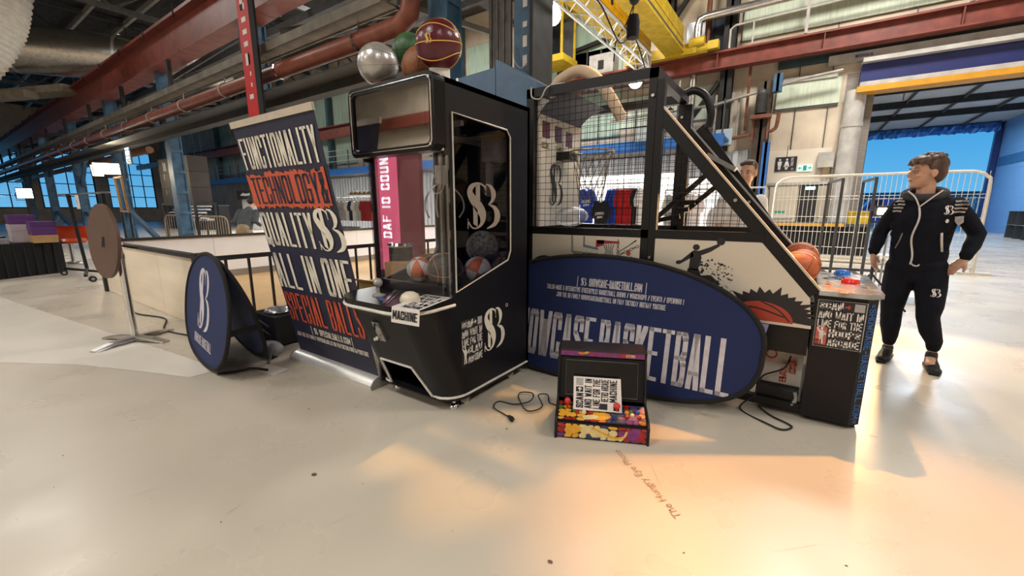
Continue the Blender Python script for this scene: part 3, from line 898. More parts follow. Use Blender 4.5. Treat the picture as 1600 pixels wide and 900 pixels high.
# tapered skirt below the deck lip
g = G(); n = len(outl)
inn = []
for (x, y) in outl:
    inn.append((max(X0, min(X1, x)), max(y, 1.49) + (fy(.66) - 1.49) * (1 if y < 1.8 else 0), .66))
g.add([(x, y, .74) for x, y in outl] + inn, [(i, i + 1, n + i + 1, n + i) for i in range(n - 1)])
obj('deck_skirt', g, BLACK, cm, smooth=True)
js = obj('joystick', G().lathe([(.0, 0), (.042, 0), (.040, .008), (.014, .016), (.009, .02), (.009, .06)], (-2.19, 1.66, .78), 16).ball((-2.19, 1.66, .865), .030, 16, 10), mat('clear_grey_knob', (.42, .41, .40), .15, .3, noise=.2, scale=20), cm, smooth=True)
obj('push_button', G().lathe([(0.0, 0), (.062, 0), (.062, .018), (.05, .042), (.026, .056), (0.0001, .06)], (-1.90, 1.665, .78), 24), mat('cream_button', (.74, .66, .54), .3, noise=.05, scale=20), cm, smooth=True)
obj('deck_line', G().beam((-2.24, 1.84, .782), (-1.98, 1.53, .782), .02, .003).beam((-2.20, 1.85, .782), (-1.95, 1.53, .782), .006, .003), mat('scratched_clear', (.12, .12, .13), .1, noise=.2, scale=30), dkk)
obj('blue_mark', G().poly([(-2.10, 1.58, .7815), (-2.03, 1.57, .7815), (-2.06, 1.62, .7815), (-2.12, 1.62, .7815)]), mat('blue_sticker', (.04, .12, .45), .4, noise=.1, scale=30), dkk)
# windows: front pane, clear corner posts, marquee
obj('front_pane', G().box((X0 + .01, 1.862, .78), (X1 - .01, 1.866, 1.66)), GLASS, cm)
for x in (X0 + .012, X0 + .075, X1 - .012, X1 - .07):
    obj('clear_post', G().box((x - .009, 1.85, .78), (x + .009, 1.868, 1.66)), glass('post_acrylic', (.80, .78, .80), .20), cm)
obj('front_ledge', G().box((X0 + .01, 1.868, .77), (X1 - .02, 1.90, .84)), BLACKM, cm)
mq = obj('marquee_frame', G().prism([(x, 1.74, z) for x, z in rrect(X0 - .012, 1.655, X1 + .012, 2.075, .05)], (0, .09, 0), [[(x, 1.74, z) for x, z in rrect(X0 + .03, 1.695, X1 - .03, 2.035, .03)][::-1]]), DECKM, cm)
obj('marquee_pane', G().prism([(x, 1.752, z) for x, z in rrect(X0 + .025, 1.69, X1 - .025, 2.04, .03)], (0, .006, 0)), glass('marquee_pane', (.55, .53, .50), .46, .03), mq)
obj('marquee_back', G().box((X0, 1.81, 1.66), (X1, 1.83, 2.07)), mat('marquee_reflection_beige', (.62, .54, .44), .6, noise=.3, scale=2), mq)  # beige stands in for the cream wall reflected in the pane
obj('marquee_fittings', G().box((X1 - .12, 1.79, 1.67), (X1 - .03, 1.808, 2.05)).box((X0 + .02, 1.79, 1.67), (X0 + .09, 1.808, 2.05)), BLACKM, mq)
obj('edge_line', G().tube([(x, 1.737, z) for x, z in rrect(X0 + .012, 1.678, X1 - .012, 2.052, .04)], .004, 5, closed=True), CHROME, mq)
for x, z in ((X0 + .02, 1.69), (X1 - .02, 1.69), (X0 + .02, 2.04), (X1 - .02, 2.04)):
    obj('screw', G().cyl((x, 1.732, z), .009, .012, 10, 'y'), CHROME, mq, smooth=True)
# inside: floor, gantry rails, claw
obj('tray', G().prism([(X0 + .03, 1.9, .775), (X1 - .03, 1.9, .775), (X1 - .03, 2.70, .80), (X0 + .03, 2.70, .80)], (0, 0, .012)), mat('tray_felt', (.035, .034, .038), .8, noise=.3, scale=30), cm)
obj('chute_wall', G().beam((X0 + .05, 2.25, .82), (-2.05, 2.25, .82), .01, .16), GLASSD, cm)
obj('gantry_rail', G().box((X0 + .03, 2.0, 1.83), (X1 - .03, 2.03, 1.86)), ALU, cm)
obj('gantry_rail', G().box((X0 + .03, 2.5, 1.83), (X1 - .03, 2.53, 1.86)), ALU, cm)
obj('gantry_rail', G().box((-2.08, 1.95, 1.80), (-2.05, 2.6, 1.83)), ALU, cm)
obj('trolley', G().box((-1.92, 2.40, 1.66), (-1.80, 2.54, 1.82)).box((-1.90, 2.42, 1.42), (-1.86, 2.46, 1.66)), mat('trolley_grey', (.32, .31, .30), .5, noise=.2, scale=20), cm)
cl = obj('claw_hub', G().cyl((-2.07, 2.14, 1.50), .04, .12, 16).tube([(-2.07, 2.14, 1.62), (-2.06, 2.16, 1.80)], .006, 6), mat('claw_white', (.62, .60, .58), .3, .3, noise=.1, scale=30), cm, smooth=True)
for k in range(3):
    a = 2 * pi * k / 3 + .5
    u = Vector((cos(a), sin(a), 0))
    c0 = Vector((-2.07, 2.14, 1.5))
    obj('claw_finger', G().tube(smooth_path([c0, c0 + u * .07 + Vector((0, 0, -.02)), c0 + u * .14 + Vector((0, 0, -.09)), c0 + u * .155 + Vector((0, 0, -.17)), c0 + u * .12 + Vector((0, 0, -.23))], 5), .006, 6), MATS['claw_white'], cl, smooth=True)
obj('claw_cable', G().tube(smooth_path([(-2.07, 2.14, 1.60), (-2.12, 2.12, 1.54), (-2.10, 2.10, 1.44), (-2.04, 2.12, 1.46), (-2.05, 2.14, 1.58), (-2.09, 2.15, 1.66), (-2.06, 2.15, 1.72)], 6), .005, 6), MATS['claw_white'], cl, smooth=True)
# feet and castors
for x, y in ((X0 + .10, 1.93), (X1 - .08, 1.93)):
    obj('levelling_foot', G().lathe([(.0, 0), (.036, 0), (.036, .012), (.022, .03), (.012, .034), (.012, .075)], (x, y, 0), 14), CHROME, cm, smooth=True)
for x, y in ((X0 + .1, 2.6), (X1 - .06, 2.56), (X1 - .06, 2.02)):
    ca = obj('castor', G().cyl((x - .015, y, .033), .033, .03, 16, 'x'), mat('castor_cream', (.55, .50, .42), .5, noise=.1, scale=20), cm, smooth=True)
    obj('castor_fork', G().box((x - .022, y - .02, .03), (x - .017, y + .02, .07)).box((x + .017, y - .02, .03), (x + .022, y + .02, .07)), STEEL, ca)

# stickers ------------------------------------------------------
INK = mat('black_ink', (.015, .014, .018), .55, noise=.1, scale=20)
PAPER = mat('sticker_white', (.74, .71, .69), .5, noise=.06, scale=20)
def sticker(parent, fr, x, y, w, h, word5, word6, name='queue_sticker', invert=True, big=None, thick=0.0, m_back=None, m_txt=None, icon=None, arrow=None):
    """SCAN > AND WAIT IN LINE FOR THE ... ; the code square beside SCAN is left blank"""
    mb = m_back or (INK if invert else PAPER); mt = m_txt or (PAPER if invert else INK)
    g = G(); g.poly([fr(x, y), fr(x + w, y), fr(x + w, y + h), fr(x, y + h)])
    p = obj(name, g, mb, parent)
    r = h / 5.2
    T = lambda s, xx, yy, ww, hh: lettering(p, s, fr, x + xx, y + yy, ww, hh, mt, 'lettering', .34, .14, .14, .0015)
    T('SCAN', .03 * w, h - r * .98, .50 * w, r * .86)
    g = G(); put_polys(g, fr, text_polys('>', .15 * w, r * .5, .16, .22), x + .56 * w, y + h - r * .80, .0015)
    obj('arrow', g, arrow or mt, p)
    g = G(); g.poly([fr(x + a * w, y + b, .0015) for a, b in ((.76, h - r * .98), (.97, h - r * .98), (.97, h - r * .12), (.76, h - r * .12))])
    obj('blank_square', g, mat('sticker_grey', (.40, .39, .39), .6, noise=.15, scale=60), p)
    T('AND WAIT IN', .03 * w, h - 2.0 * r, .94 * w, r * .86)
    T('LINE FOR THE', .03 * w, h - 3.0 * r, .94 * w, r * .86)
    T(word5, .30 * w, h - 4.05 * r, .67 * w, r * .92)
    T(word6, .30 * w, h - 5.05 * r, .67 * w, r * .86)
    return p, r
def figure_icon(parent, fr, x, y, w, h, m, d=.002):
    """tiny standing player with one arm up and a ball"""
    g = G()
    def poly(ps): g.poly([fr(x + a * w, y + b * h, d) for a, b in ps])
    poly([(.30, 0), (.45, 0), (.52, .42), (.36, .42)]); poly([(.60, 0), (.76, 0), (.68, .42), (.50, .42)])
    poly([(.32, .40), (.72, .40), (.78, .74), (.28, .74)]); poly([(.30, .74), (.10, .92), (.02, .86), (.22, .60)]); poly([(.74, .74), (.95, .55), (.88, .48), (.70, .6)])
    poly([(.52 + .11 * cos(k), .84 + .085 * sin(k)) for k in [i * pi / 5 for i in range(10)]])
    return obj('figure_icon', g, m, parent)
s1, r_ = sticker(cm, fr_side, 1.925, .305, .222, .315, 'CLAW', 'MACHINE')
figure_icon(s1, fr_side, 1.93, .32, .06, .13, PAPER)
# loose card on the control deck, hanging over the edge
dkc = thing('queue_card', 'black and white queue card lying over the edge of the claw machine deck', 'card', (-1.83, 1.66, .783))
Ow = Vector((-1.865, 1.498, .7835)); Rw = Vector((.205, .02, 0)); Uw = Vector((-.085, .345, 0))
fd = Frame(Ow, Rw, Uw, .001); fd.U = Vector((-.085, .345, 0)).normalized()
fold = Vector((.01, -.018, -.085))
cd = obj('card_sheet', G().prism([Ow, Ow + Rw, Ow + Rw + Uw, Ow + Uw], (0, 0, .0015)), PAPER, dkc)
Of = Ow + fold
ff = Frame(Of + Vector((0, -.002, 0)), Rw, -fold, .001); ff.U = (-fold).normalized()
cf_ = obj('card_flap', G().prism([Ow, Of, Of + Rw, Ow + Rw], (0, -.0015, 0)), PAPER, dkc)
for s_, yy, hh, xx, ww in (('SCAN', .285, .055, .01, .10), ('AND WAIT IN', .218, .055, .01, .185), ('LINE FOR THE', .150, .055, .01, .185), ('CLAW', .082, .055, .055, .14), ('MACHINE', .012, .058, .055, .14)):
    g = G()
    for p in text_polys(s_, ww, hh, .36, .15, .12):
        g.poly([Ow + Rw.normalized() * (xx + a_) + Uw.normalized() * (yy + b_) + Vector((0, 0, .0022)) for a_, b_ in p])
    obj('lettering', g, INK, cd)
g = G()
for p in text_polys('MACHINE', .185, .05, .36, .15, .12):
    g.poly([ff(.01 + a_, .02 + b_, .001) for a_, b_ in p])
obj('lettering', g, INK, cf_)
g = G(); g.poly([Ow + Rw.normalized() * x_ + Uw.normalized() * y_ + Vector((0, 0, .0022)) for x_, y_ in ((.115, .285), (.145, .285), (.145, .34), (.115, .34))]); obj('arrow_patch', g, INK, cd)
g = G(); g.poly([Ow + Rw.normalized() * x_ + Uw.normalized() * y_ + Vector((0, 0, .0022)) for x_, y_ in ((.155, .285), (.198, .285), (.198, .34), (.155, .34))]); obj('blank_square', g, MATS['sticker_grey'], cd)

# ---------------------------------------------------------------- balls on top and in the machine
SILV = mat('silver_ball', (.52, .50, .48), .3, .55, noise=.12, scale=40, bump=.1)
MAROON = mat('maroon_ball', (.10, .012, .022), .28, noise=.15, scale=50, bump=.12)
GOLDS = mat('gold_seam', (.80, .50, .10), .4, noise=.1, scale=30)
GREENB = mat('green_ball', (.035, .11, .04), .45, noise=.3, scale=30)
ball_thing('basketball', 'silver basketball at the front left on top of the claw machine', (-2.33, 1.87, 2.235), .127, SILV, mat('silver_seam', (.30, .29, .28), .5, noise=.1, scale=30), .3, .5, flat=True)
ball_thing('basketball', 'worn brown leather basketball between the silver and maroon ones', (-2.02, 1.95, 2.183), .122, BROWNB, mat('brown_seam', (.14, .05, .02), .6, noise=.1, scale=30), .5, .2)
mb = ball_thing('basketball', 'maroon basketball with gold lines and small gold monogram on claw machine', (-1.775, 1.85, 2.232), .130, MAROON, GOLDS, .18, .42, seam_r=.022, flat=True)
v0 = (Vector((0, 0, 1.33)) - Vector((-1.775, 1.85, 2.232))).normalized()
rt = Vector((0, 0, 1)).cross(v0).normalized(); upv = v0.cross(rt).normalized()
nrm = (v0 - rt * .48 + upv * .26).normalized(); rt2 = Vector((0, 0, 1)).cross(nrm).normalized()
fb = Frame(Vector((-1.775, 1.85, 2.232)) + nrm * .131 - rt2 * .017, rt2, nrm.cross(rt2))
logo(mb, fb, 0, -.024, .036, .048, GOLDS)
ball_thing('basketball', 'dark green basketball half hidden behind the brown and maroon balls', (-2.32, 2.13, 2.385), .115, GREENB, SEAMK, .2, .4)
t = thing('ball_stand', 'small white ring stand under the maroon basketball', 'stand', (-1.775, 1.86, 2.06))
obj('ring', G().lathe([(.06, 0), (.06, .055), (.052, .055), (.052, 0)], (-1.795, 1.87, 2.06), 20), WHITE, t, smooth=True)
t = thing('ball_stand', 'small red and white ring stand under the silver basketball', 'stand', (-2.33, 1.88, 2.06))
obj('ring', G().lathe([(.06, 0), (.06, .06), (.05, .06), (.05, 0)], (-2.33, 1.885, 2.06), 20), WHITE, t, smooth=True)
obj('red_band', G().lathe([(.062, .012), (.062, .045)], (-2.33, 1.885, 2.06), 20), RED, t, smooth=True)
t = thing('ball_stand', 'black ring stand under the hidden green basketball', 'stand', (-2.32, 2.14, 2.06))
obj('ring', G().lathe([(.07, 0), (.055, .22), (.045, .22), (.06, 0)], (-2.32, 2.14, 2.06), 20), BLACKM, t, smooth=True)
OW = mat('ball_orange_panel', (.72, .15, .05), .45, noise=.1, scale=40, bump=.1)
OWW = mat('ball_white_panel', (.72, .70, .68), .45, noise=.1, scale=40, bump=.1)
ball_thing('basketball', 'orange and white basketball in front left of the black one in the claw machine', (-2.31, 2.13, .885), .095, OW, SEAMK, .6, .5, panels=OWW)
ball_thing('basketball', 'orange and white basketball at the back left inside the claw machine', (-2.30, 2.34, .895), .095, OW, SEAMK, 1.0, 1.7, panels=OWW)
ball_thing('basketball', 'black basketball with copper seams in the middle of the claw machine', (-1.98, 2.06, .915), .122, mat('black_ball', (.028, .022, .022), .5, noise=.3, scale=60, bump=.3), mat('copper_seam', (.60, .20, .07), .4, noise=.1, scale=30), .25, .75, seam_r=.02)
ball_thing('basketball', 'speckled grey and teal basketball by the window of the claw machine', (-1.93, 2.41, 1.05), .122, mat('speckled_ball', (.36, .36, .35), .6, noise=.85, scale=45, bump=.2, detail=2, col2=(.06, .07, .07)), SEAMK, .7, .4)
ball_thing('basketball', 'orange and white basketball at the front right window of the claw machine', (-1.845, 2.25, .90), .100, OW, SEAMK, .4, 2.2, panels=OWW)
ball_thing('basketball', 'orange and white basketball at the rear right window of the claw machine', (-1.86, 2.60, .91), .100, OW, SEAMK, .9, .3, panels=OWW)

# ================================================================ HOOPS ARCADE
hm = thing('hoops_arcade', 'long black basketball hoop arcade machine with wire mesh cage and cream side panels', 'arcade machine', (-.8, 3.5, 0))
YN, YF = 3.07, 3.95
def bar(name, a, b, w=.06, h=.06, m=BLACKM, parent=hm, up=(0, 0, 1)):
    return obj(name, G().beam(a, b, w, h, up), m, parent)
for y, nm in ((YN + .03, 'near'), (YF, 'far')):
    bar('post', (-1.935, y, 0), (-1.935, y, 2.29), .07, .06)
    bar('post', (-.935, y, 0), (-.935, y, 2.27), .055, .06)
    bar('post', (-.88, y, 0), (-.88, y, 2.20), .05, .055)
    bar('top_bar', (-1.97, y, 2.26), (-.90, y, 2.25), .06, .07)
    bar('middle_bar', (-1.9, y, 1.15), (-.175, y, 1.15), .06, .06)
    sl = bar('slope_rail', (-.902, y, 2.004), (.115, y, .814), .05, .075)
    obj('rail_edge', G().beam((-.864, y, 2.026), (.148, y, .842), .05, .012), mat('pale_ply_edge', (.62, .52, .40), .5, noise=.15, scale=30, stretch=(1, 1, 5)) if y < 3.5 else mat('grey_rail_edge', (.40, .39, .38), .4, noise=.15, scale=20), sl)
    for px_, pz_ in ((-.885, .98), (-.36, 1.385), (-.93, 2.1)):
        obj('bolt', G().cyl((px_, y - .045, pz_), .011, .02, 10, 'y'), STEEL, sl if pz_ == 1.385 else hm)
for x in (-1.935, -.93):
    bar('cross_bar', (x, YN, 2.25), (x, YF, 2.25), .06, .06)
bar('cross_bar', (-1.935, YN, 1.15), (-1.935, YF, 1.15), .06, .06)
# far rail board standing above the slope, device and curved arm
obj('far_rail_board', G().prism([(-.76, YF + .03, 2.04), (.02, YF + .03, .96), (.06, YF + .03, .84), (.10, YF + .03, .80), (-.86, YF + .03, 1.96)], (0, .03, 0)), BLACKM, hm)
obj('sensor_box', G().beam((-.70, YF - .02, 1.775), (-.48, YF - .02, 1.645), .12, .035), mat('sensor_grey', (.30, .30, .29), .4, .3, noise=.2, scale=30), hm)
obj('curved_arm', G().tube(smooth_path([(-.98, YF, 2.27), (-.86, YF, 2.31), (-.76, YF, 2.25), (-.71, YF, 2.12), (-.72, YF, 2.0)], 6), .032, 10), BLACKM, hm, smooth=True)
for a, b in [((-0.959, 3.45, 1.261), (-0.618, 3.45, 1.576)), ((-0.762, 3.6, 1.322), (-0.569, 3.6, 1.497)), ((-0.842, 3.55, 1.372), (-0.698, 3.55, 1.381)), ((-0.827, 3.5, 1.317), (-0.731, 3.5, 1.327)), ((-0.982, 3.5, 1.234), (-0.794, 3.5, 1.272))]:
    bar('folding_strut', a, b, .03, .035)
# wire mesh
def mesh_panel(y, poly_fn, x0, x1, z0, z1, st=.052):
    g = G(); x = x0
    while x < x1:
        t_ = poly_fn(x)
        if t_ > z0 + .02: g.tube([(x, y, z0), (x, y, min(z1, t_))], .0019, 4)
        x += st
    z = z0
    while z < z1:
        xe = x1
        while xe > x0 and poly_fn(xe) < z: xe -= .02
        if xe > x0 + .02: g.tube([(x0, y, z), (xe, y, z)], .0019, 4)
        z += st
    return obj('wire_mesh', g, BLACKM, hm, kind='stuff')
top = lambda x: 2.22
slp = lambda x: 1.98 - (x + .90) * 1.168
for y in (YN + .03, YF):
    mesh_panel(y, top, -1.9, -.96, 1.18, 2.22)
    mesh_panel(y, slp, -.85, .1, 1.18, 2.05)
# backboard, scoreboards, hood, ring and net
bb = obj('backboard', G().box((-1.90, YN + .06, 1.18), (-1.875, YF - .04, 2.24)), mat('backboard_white', (.72, .68, .60), .5, noise=.1, scale=2), hm)
fbb = Frame((-1.875, 0, 0), (0, 1, 0), (0, 0, 1), .003)
logo(bb, fbb, 3.30, 1.36, .26, .36, INK)
for i, (ya, za) in enumerate(((3.17, 1.93), (3.39, 1.92), (3.60, 1.90))):
    s_ = obj('score_display', G().box((-1.875, ya, za), (-1.868, ya + .12, za + .13)), mat('dark_red_display', (.11, .012, .012), .25, noise=.2, scale=20), bb)
for i, (s_, ya, za) in enumerate((('SCORE', 3.16, 1.84), ('TIME', 3.39, 1.83), ('BEST', 3.60, 1.81))):
    lettering(bb, s_, fbb, ya, za, .13, .05, mat('olive_print', (.30, .26, .10), .6, noise=.1, scale=20), 'lettering', .24, .12)
g = G(); k = 10; vs = []
for y in (YN + .05, YF - .05):
    for i in range(k + 1):
        a = pi / 2 * i / k
        vs.append((-1.90 + .30 * (1 - cos(a)), y, 2.02 + .22 * sin(a)))
g.add(vs, [(i, i + 1, k + 2 + i, k + 1 + i) for i in range(k)])
obj('hood', g, mat('navy_hood', (.02, .025, .07), .5, noise=.1, scale=5), hm, smooth=True)
RC = Vector((-1.565, 3.50, 1.82))
rg = obj('ring', G().tube([RC + Vector((.19 * cos(a), .19 * sin(a), 0)) for a in [2 * pi * i / 32 for i in range(32)]], .009, 8, closed=True), mat('bare_ring_metal', (.45, .38, .26), .35, .8, noise=.2, scale=20), hm, smooth=True)
obj('ring_bracket', G().box((-1.875, 3.42, 1.76), (-1.745, 3.58, 1.83)), BLACKM, rg)
g = G()
for k in range(14):
    for s_ in (-1, 1):
        pts = []
        for i in range(6):
            a = 2 * pi * (k + s_ * i * .5) / 14; r = .185 - .085 * (i / 5) ** .7
            pts.append(RC + Vector((r * cos(a), r * sin(a), -.085 * i)))
        g.tube(pts, .0026, 4, cap=False)
obj('chain_net', g, mat('chain_steel', (.20, .19, .17), .4, .7, noise=.2, scale=40), rg, kind='stuff')
obj('plastic_bag', G().ball((-1.74, 3.5, 1.26), .12, 14, 8, (.7, 2.6, .75)), glass('clear_plastic', (.90, .90, .92), .06, .45), hm, smooth=True)
obj('ball_return', G().prism([(-1.9, YN + .06, 1.08), (.12, YN + .06, .74), (.12, YF - .06, .74), (-1.9, YF - .06, 1.08)], (0, 0, .02)), mat('ramp_black', (.03, .03, .033), .7, noise=.3, scale=20), hm)
# cream side panels and their printed art
yp = YN - .002
PANEL = mat('cream_panel', (.66, .61, .52), .5, noise=.05, scale=4)
p1 = obj('side_panel', G().box((-1.90, yp, .40), (-.962, yp + .02, 1.12)), PANEL, hm)
p2 = obj('side_panel', G().prism([(-.853, yp, .60), (.125, yp, .60), (.100, yp, .79), (-.185, yp, 1.118), (-.853, yp, 1.118)], (0, .02, 0)), PANEL, hm)
obj('side_panel', G().box((-1.9, YF - .02, .40), (-.1, YF, 1.12)), PANEL, hm)
fa = Frame((0, yp, 0), (1, 0, 0), (0, 0, 1), .0015)
def art(parent, pts, m, d=0, name='artwork'):
    return obj(name, G().poly([fa(x, z, d) for x, z in pts]), m, parent)
# torn black splash with a half basketball
random.seed(5)
spl = []
for k in range(34):
    a = pi * (1.02 - 1.04 * k / 33); r = 1 + (.32 if k % 2 else .0) * random.uniform(.4, 1.3)
    spl.append((-.148 + .225 * r * cos(a) + .02, .665 + .135 * r * sin(a)))
spl = [(-.40, .62)] + spl + [(.115, .62)]
g = G(); c = fa(-.148, .64)
for a, b in zip(spl[:-1], spl[1:]): g.poly([c, fa(*b), fa(*a)])
obj('splash_print', g, INK, p2)
BALLP = mat('printed_ball_red', (.42, .055, .03), .5, noise=.15, scale=12)
art(p2, [(-.155 + .185 * cos(pi * k / 20), .618 + .125 * sin(pi * k / 20)) for k in range(21)], BALLP, .0015, 'printed_ball')
g = G()
put_polys(g, fa, ribbon2([(-.335, .665, .008), (-.2, .70, .009), (-.02, .655, .008)]) + ribbon2([(-.26, .725, .008), (-.235, .68, .008), (-.24, .62, .008)]) + ribbon2([(-.155, .742, .007), (-.06, .70, .008), (.01, .63, .008)]) + ribbon2([(-.31, .70, .006), (-.29, .66, .006), (-.3, .62, .006)]), 0, 0, .003)
obj('printed_seams', g, INK, p2)
# dunking player dissolving into splinters
g = G()
def sil(ps): g.poly([fa(-.70 + x * .30, .845 + z * .25, .0005) for x, z in ps])
sil([(.30, .28), (.50, .26), (.56, .62), (.50, .80), (.38, .82), (.32, .70)])
sil([(.36, .80), (.12, .52), (.02, .50), (.0, .42), (.08, .40), (.16, .46), (.38, .64)])
sil([(.48, .80), (.72, .92), (.88, 1.02), (.92, .96), (.74, .80), (.54, .68)])
sil([(.28, .30), (.52, .30), (.60, .05), (.50, -.12), (.24, -.10)])
sil([(.50, .12), (.78, .16), (1.0, -.06), (.9, -.16), (.6, -.12)])
g.poly([fa(-.70 + (.43 + .075 * cos(k * pi / 6)) * .30, .845 + (.90 + .085 * sin(k * pi / 6)) * .25, .0005) for k in range(12)])
g.poly([fa(-.70 + (.93 + .085 * cos(k * pi / 6)) * .30, .845 + (1.08 + .1 * sin(k * pi / 6)) * .25, .0005) for k in range(12)])
obj('player_print', g, INK, p2)
g = G()
for k in range(150):
    x = random.random(); z = random.uniform(-.25, .9) * (1 - .35 * x)
    s_ = random.uniform(.004, .013) * (1.2 - .5 * x)
    cx, cz = -.55 + x * .22, .82 + z * .22
    a0 = random.random() * 6
    g.poly([fa(cx + s_ * cos(a0 + q), cz + s_ * .8 * sin(a0 + q)) for q in (0, 2.0, 3.9)])
obj('splinter_print', g, INK, p2, kind='stuff')
# chained hoop print on the left panel
g = G()
for a, b, n_ in [((-1.52, 1.12), (-1.515, .985), 7), ((-1.13, 1.10), (-1.13, .98), 6), ((-1.51, .985), (-1.27, .975), 11), ((-1.50, .98), (-1.33, .88), 9), ((-1.28, .90), (-.97, 1.06), 14)]:
    for k in range(n_):
        t_ = (k + .5) / n_; x, z = a[0] + (b[0] - a[0]) * t_, a[1] + (b[1] - a[1]) * t_
        vertical = k % 2
        ra, rb = (.013, .009) if vertical else (.012, .004)
        ang = math.atan2(b[1] - a[1], b[0] - a[0])
        g.tube([fa(x + ra * cos(q) * cos(ang) - rb * sin(q) * sin(ang), z + ra * cos(q) * sin(ang) + rb * sin(q) * cos(ang), .0) for q in [i * pi / 4 for i in range(8)]], .0022, 3, closed=True)
obj('chain_print', g, mat('print_dark_grey', (.07, .06, .06), .6, noise=.3, scale=30), p1, kind='stuff')
g = G(); put_polys(g, fa, [[(-1.42, 1.03), (-1.29, 1.01), (-1.29, 1.028), (-1.405, 1.048)], [(-1.42, 1.03), (-1.405, 1.048), (-1.405, 1.115), (-1.42, 1.115)]])
obj('board_print', g, mat('print_slate', (.16, .22, .28), .6, noise=.2, scale=30), p1)
g = G(); put_polys(g, fa, [[(-1.30, 1.06), (-1.12, 1.07), (-1.12, 1.085), (-1.30, 1.09)], [(-1.31, 1.03), (-1.25, 1.05), (-1.24, 1.09), (-1.31, 1.09)]])
obj('rim_print', g, mat('print_red', (.32, .02, .03), .6, noise=.2, scale=30), p1)
g = G()
for k in range(5):
    put_polys(g, fa, ribbon2([(-1.25 + .022 * k, 1.06, .004), (-1.225 + .012 * k, 1.01, .003), (-1.24 + .02 * k, .97, .004)], 3))
put_polys(g, fa, ribbon2([(-1.13, 1.0, .004), (-1.05, 1.055, .006), (-.99, 1.10, .012)], 4) + ribbon2([(-1.10, .885, .01), (-1.05, .93, .022), (-1.02, .975, .012)], 4))
obj('net_print', g, MATS['print_dark_grey'], p1)
art(p1, [(-1.045 + .017 * cos(k * pi / 6), 1.0 + .02 * sin(k * pi / 6)) for k in range(12)], BALLP, .001, 'small_ball_print')
art(p1, [(-1.77 + .16 * cos(k * pi / 12), .80 + .14 * sin(k * pi / 12)) for k in range(13)], INK, 0, 'ball_outline_print')
art(p1, [(-1.775 + .14 * cos(k * pi / 12), .80 + .115 * sin(k * pi / 12)) for k in range(13)], mat('print_brown', (.32, .09, .02), .6, noise=.2, scale=20), .001, 'ball_print')
g = G(); put_polys(g, fa, ribbon2([(-1.78, .92, .008), (-1.77, .86, .008), (-1.79, .80, .008)], 3) + ribbon2([(-1.90, .85, .006), (-1.75, .87, .008), (-1.65, .82, .006)], 3), 0, 0, .002)
obj('ball_lines_print', g, INK, p1)
# lower black bodies, leg frame, front cabinet
obj('lower_box', G().box((-.45, YN + .02, .42), (.12, YF - .1, .62)), BLACKM, hm)
obj('lower_box', G().box((-1.9, YN + .3, .25), (-1.0, YF - .1, .42)), BLACKM, hm)
cab_out = [(.128, YN), (.372, YN), (.425, YN + .055), (.425, YF), (.128, YF)]
cab = obj('front_cabinet', G().prism([(x, y, .03) for x, y in cab_out], (0, 0, .79)), BLACK, hm)
ct_out = [(.14, YN - .02), (.385, YN - .02), (.445, YN + .045), (.445, YF + .03), (.14, YF + .03)]
ct = obj('cabinet_top', G().prism([(x, y, .82) for x, y in ct_out], (0, 0, .028)), mat('top_print', (.46, .46, .46), .18, noise=.55, scale=7, coat=.4, detail=6), hm)
random.seed(9)
pal = [mat('top_blue', (.08, .30, .62), .25, noise=.2, scale=30), mat('top_orange', (.72, .26, .12), .25, noise=.2, scale=30), mat('top_dark', (.05, .05, .06), .25, noise=.2, scale=30), mat('top_white', (.72, .70, .66), .25, noise=.1, scale=30)]
for mm in range(4):
    g = G()
    for k in range(14):
        cx, cy = {0: (.33, 3.72), 1: (.24, 3.2), 2: (.24, 3.75), 3: (.3, 3.45)}[mm]
        cx += random.uniform(-.09, .09); cy += random.uniform(-.15, .15)
        s_ = random.uniform(.012, .04)
        cx = min(max(cx, .19), .40); a0 = random.random() * 6
        g.poly([(cx + s_ * .8 * cos(a0 + q), cy + s_ * sin(a0 + q), .8485 + .0002 * mm) for q in (0, 1.1, 2.3, 3.4, 4.6)])
    obj('top_artwork', g, pal[mm], ct)
for (x, y), c, nm in (((.30, 3.93), mat('blue_button', (.03, .22, .80), .2, noise=.1, scale=40), 'blue'), ((.315, 3.47), mat('red_button', (.75, .03, .03), .2, noise=.1, scale=40), 'red')):
    obj('start_button', G().lathe([(.05, 0), (.05, .012), (.036, .03), (.0001, .036)], (x, y, .848), 20), c, ct, smooth=True, label=nm + ' domed button')
fc = Frame((0, YN, 0), (1, 0, 0), (0, 0, 1), .003)
s2, r_ = sticker(hm, fc, .145, .505, .225, .285, 'HOOPS', 'ARCADE', arrow=ORANGE)
g = G(); g.poly([fc(.15, .515, .001), fc(.205, .515, .001), fc(.205, .625, .001), fc(.15, .625, .001)])
obj('red_patch', g, mat('patch_red', (.55, .12, .09), .5, noise=.2, scale=30), s2)
figure_icon(s2, fc, .152, .52, .052, .115, PAPER, .003)
lettering(s2, 'SB', fc, .152, .517, .03, .03, ORANGE, 'lettering', .3, .15, .2, .005)
obj('sticker_edge', G().tube([fc(x, z) for x, z in ((.143, .503), (.372, .503), (.372, .792), (.143, .792))], .0025, 4, closed=True), ALU, s2)
ch = Vector((.053, .055, 0)).normalized()
fch = Frame(Vector((.372, YN, .03)) + ch * .012, (0, 0, -1), ch, .002)
fch.N = Vector((ch.y, -ch.x, 0)); fch.O = fch.O + Vector((0, 0, .77))
lettering(cab, '=SHOWCASE-BASKETBALL.COM=', fch, .01, .004, .75, .05, mat('strip_blue', (.03, .13, .42), .5, noise=.15, scale=30), 'strip_lettering', .24, .16, .2)
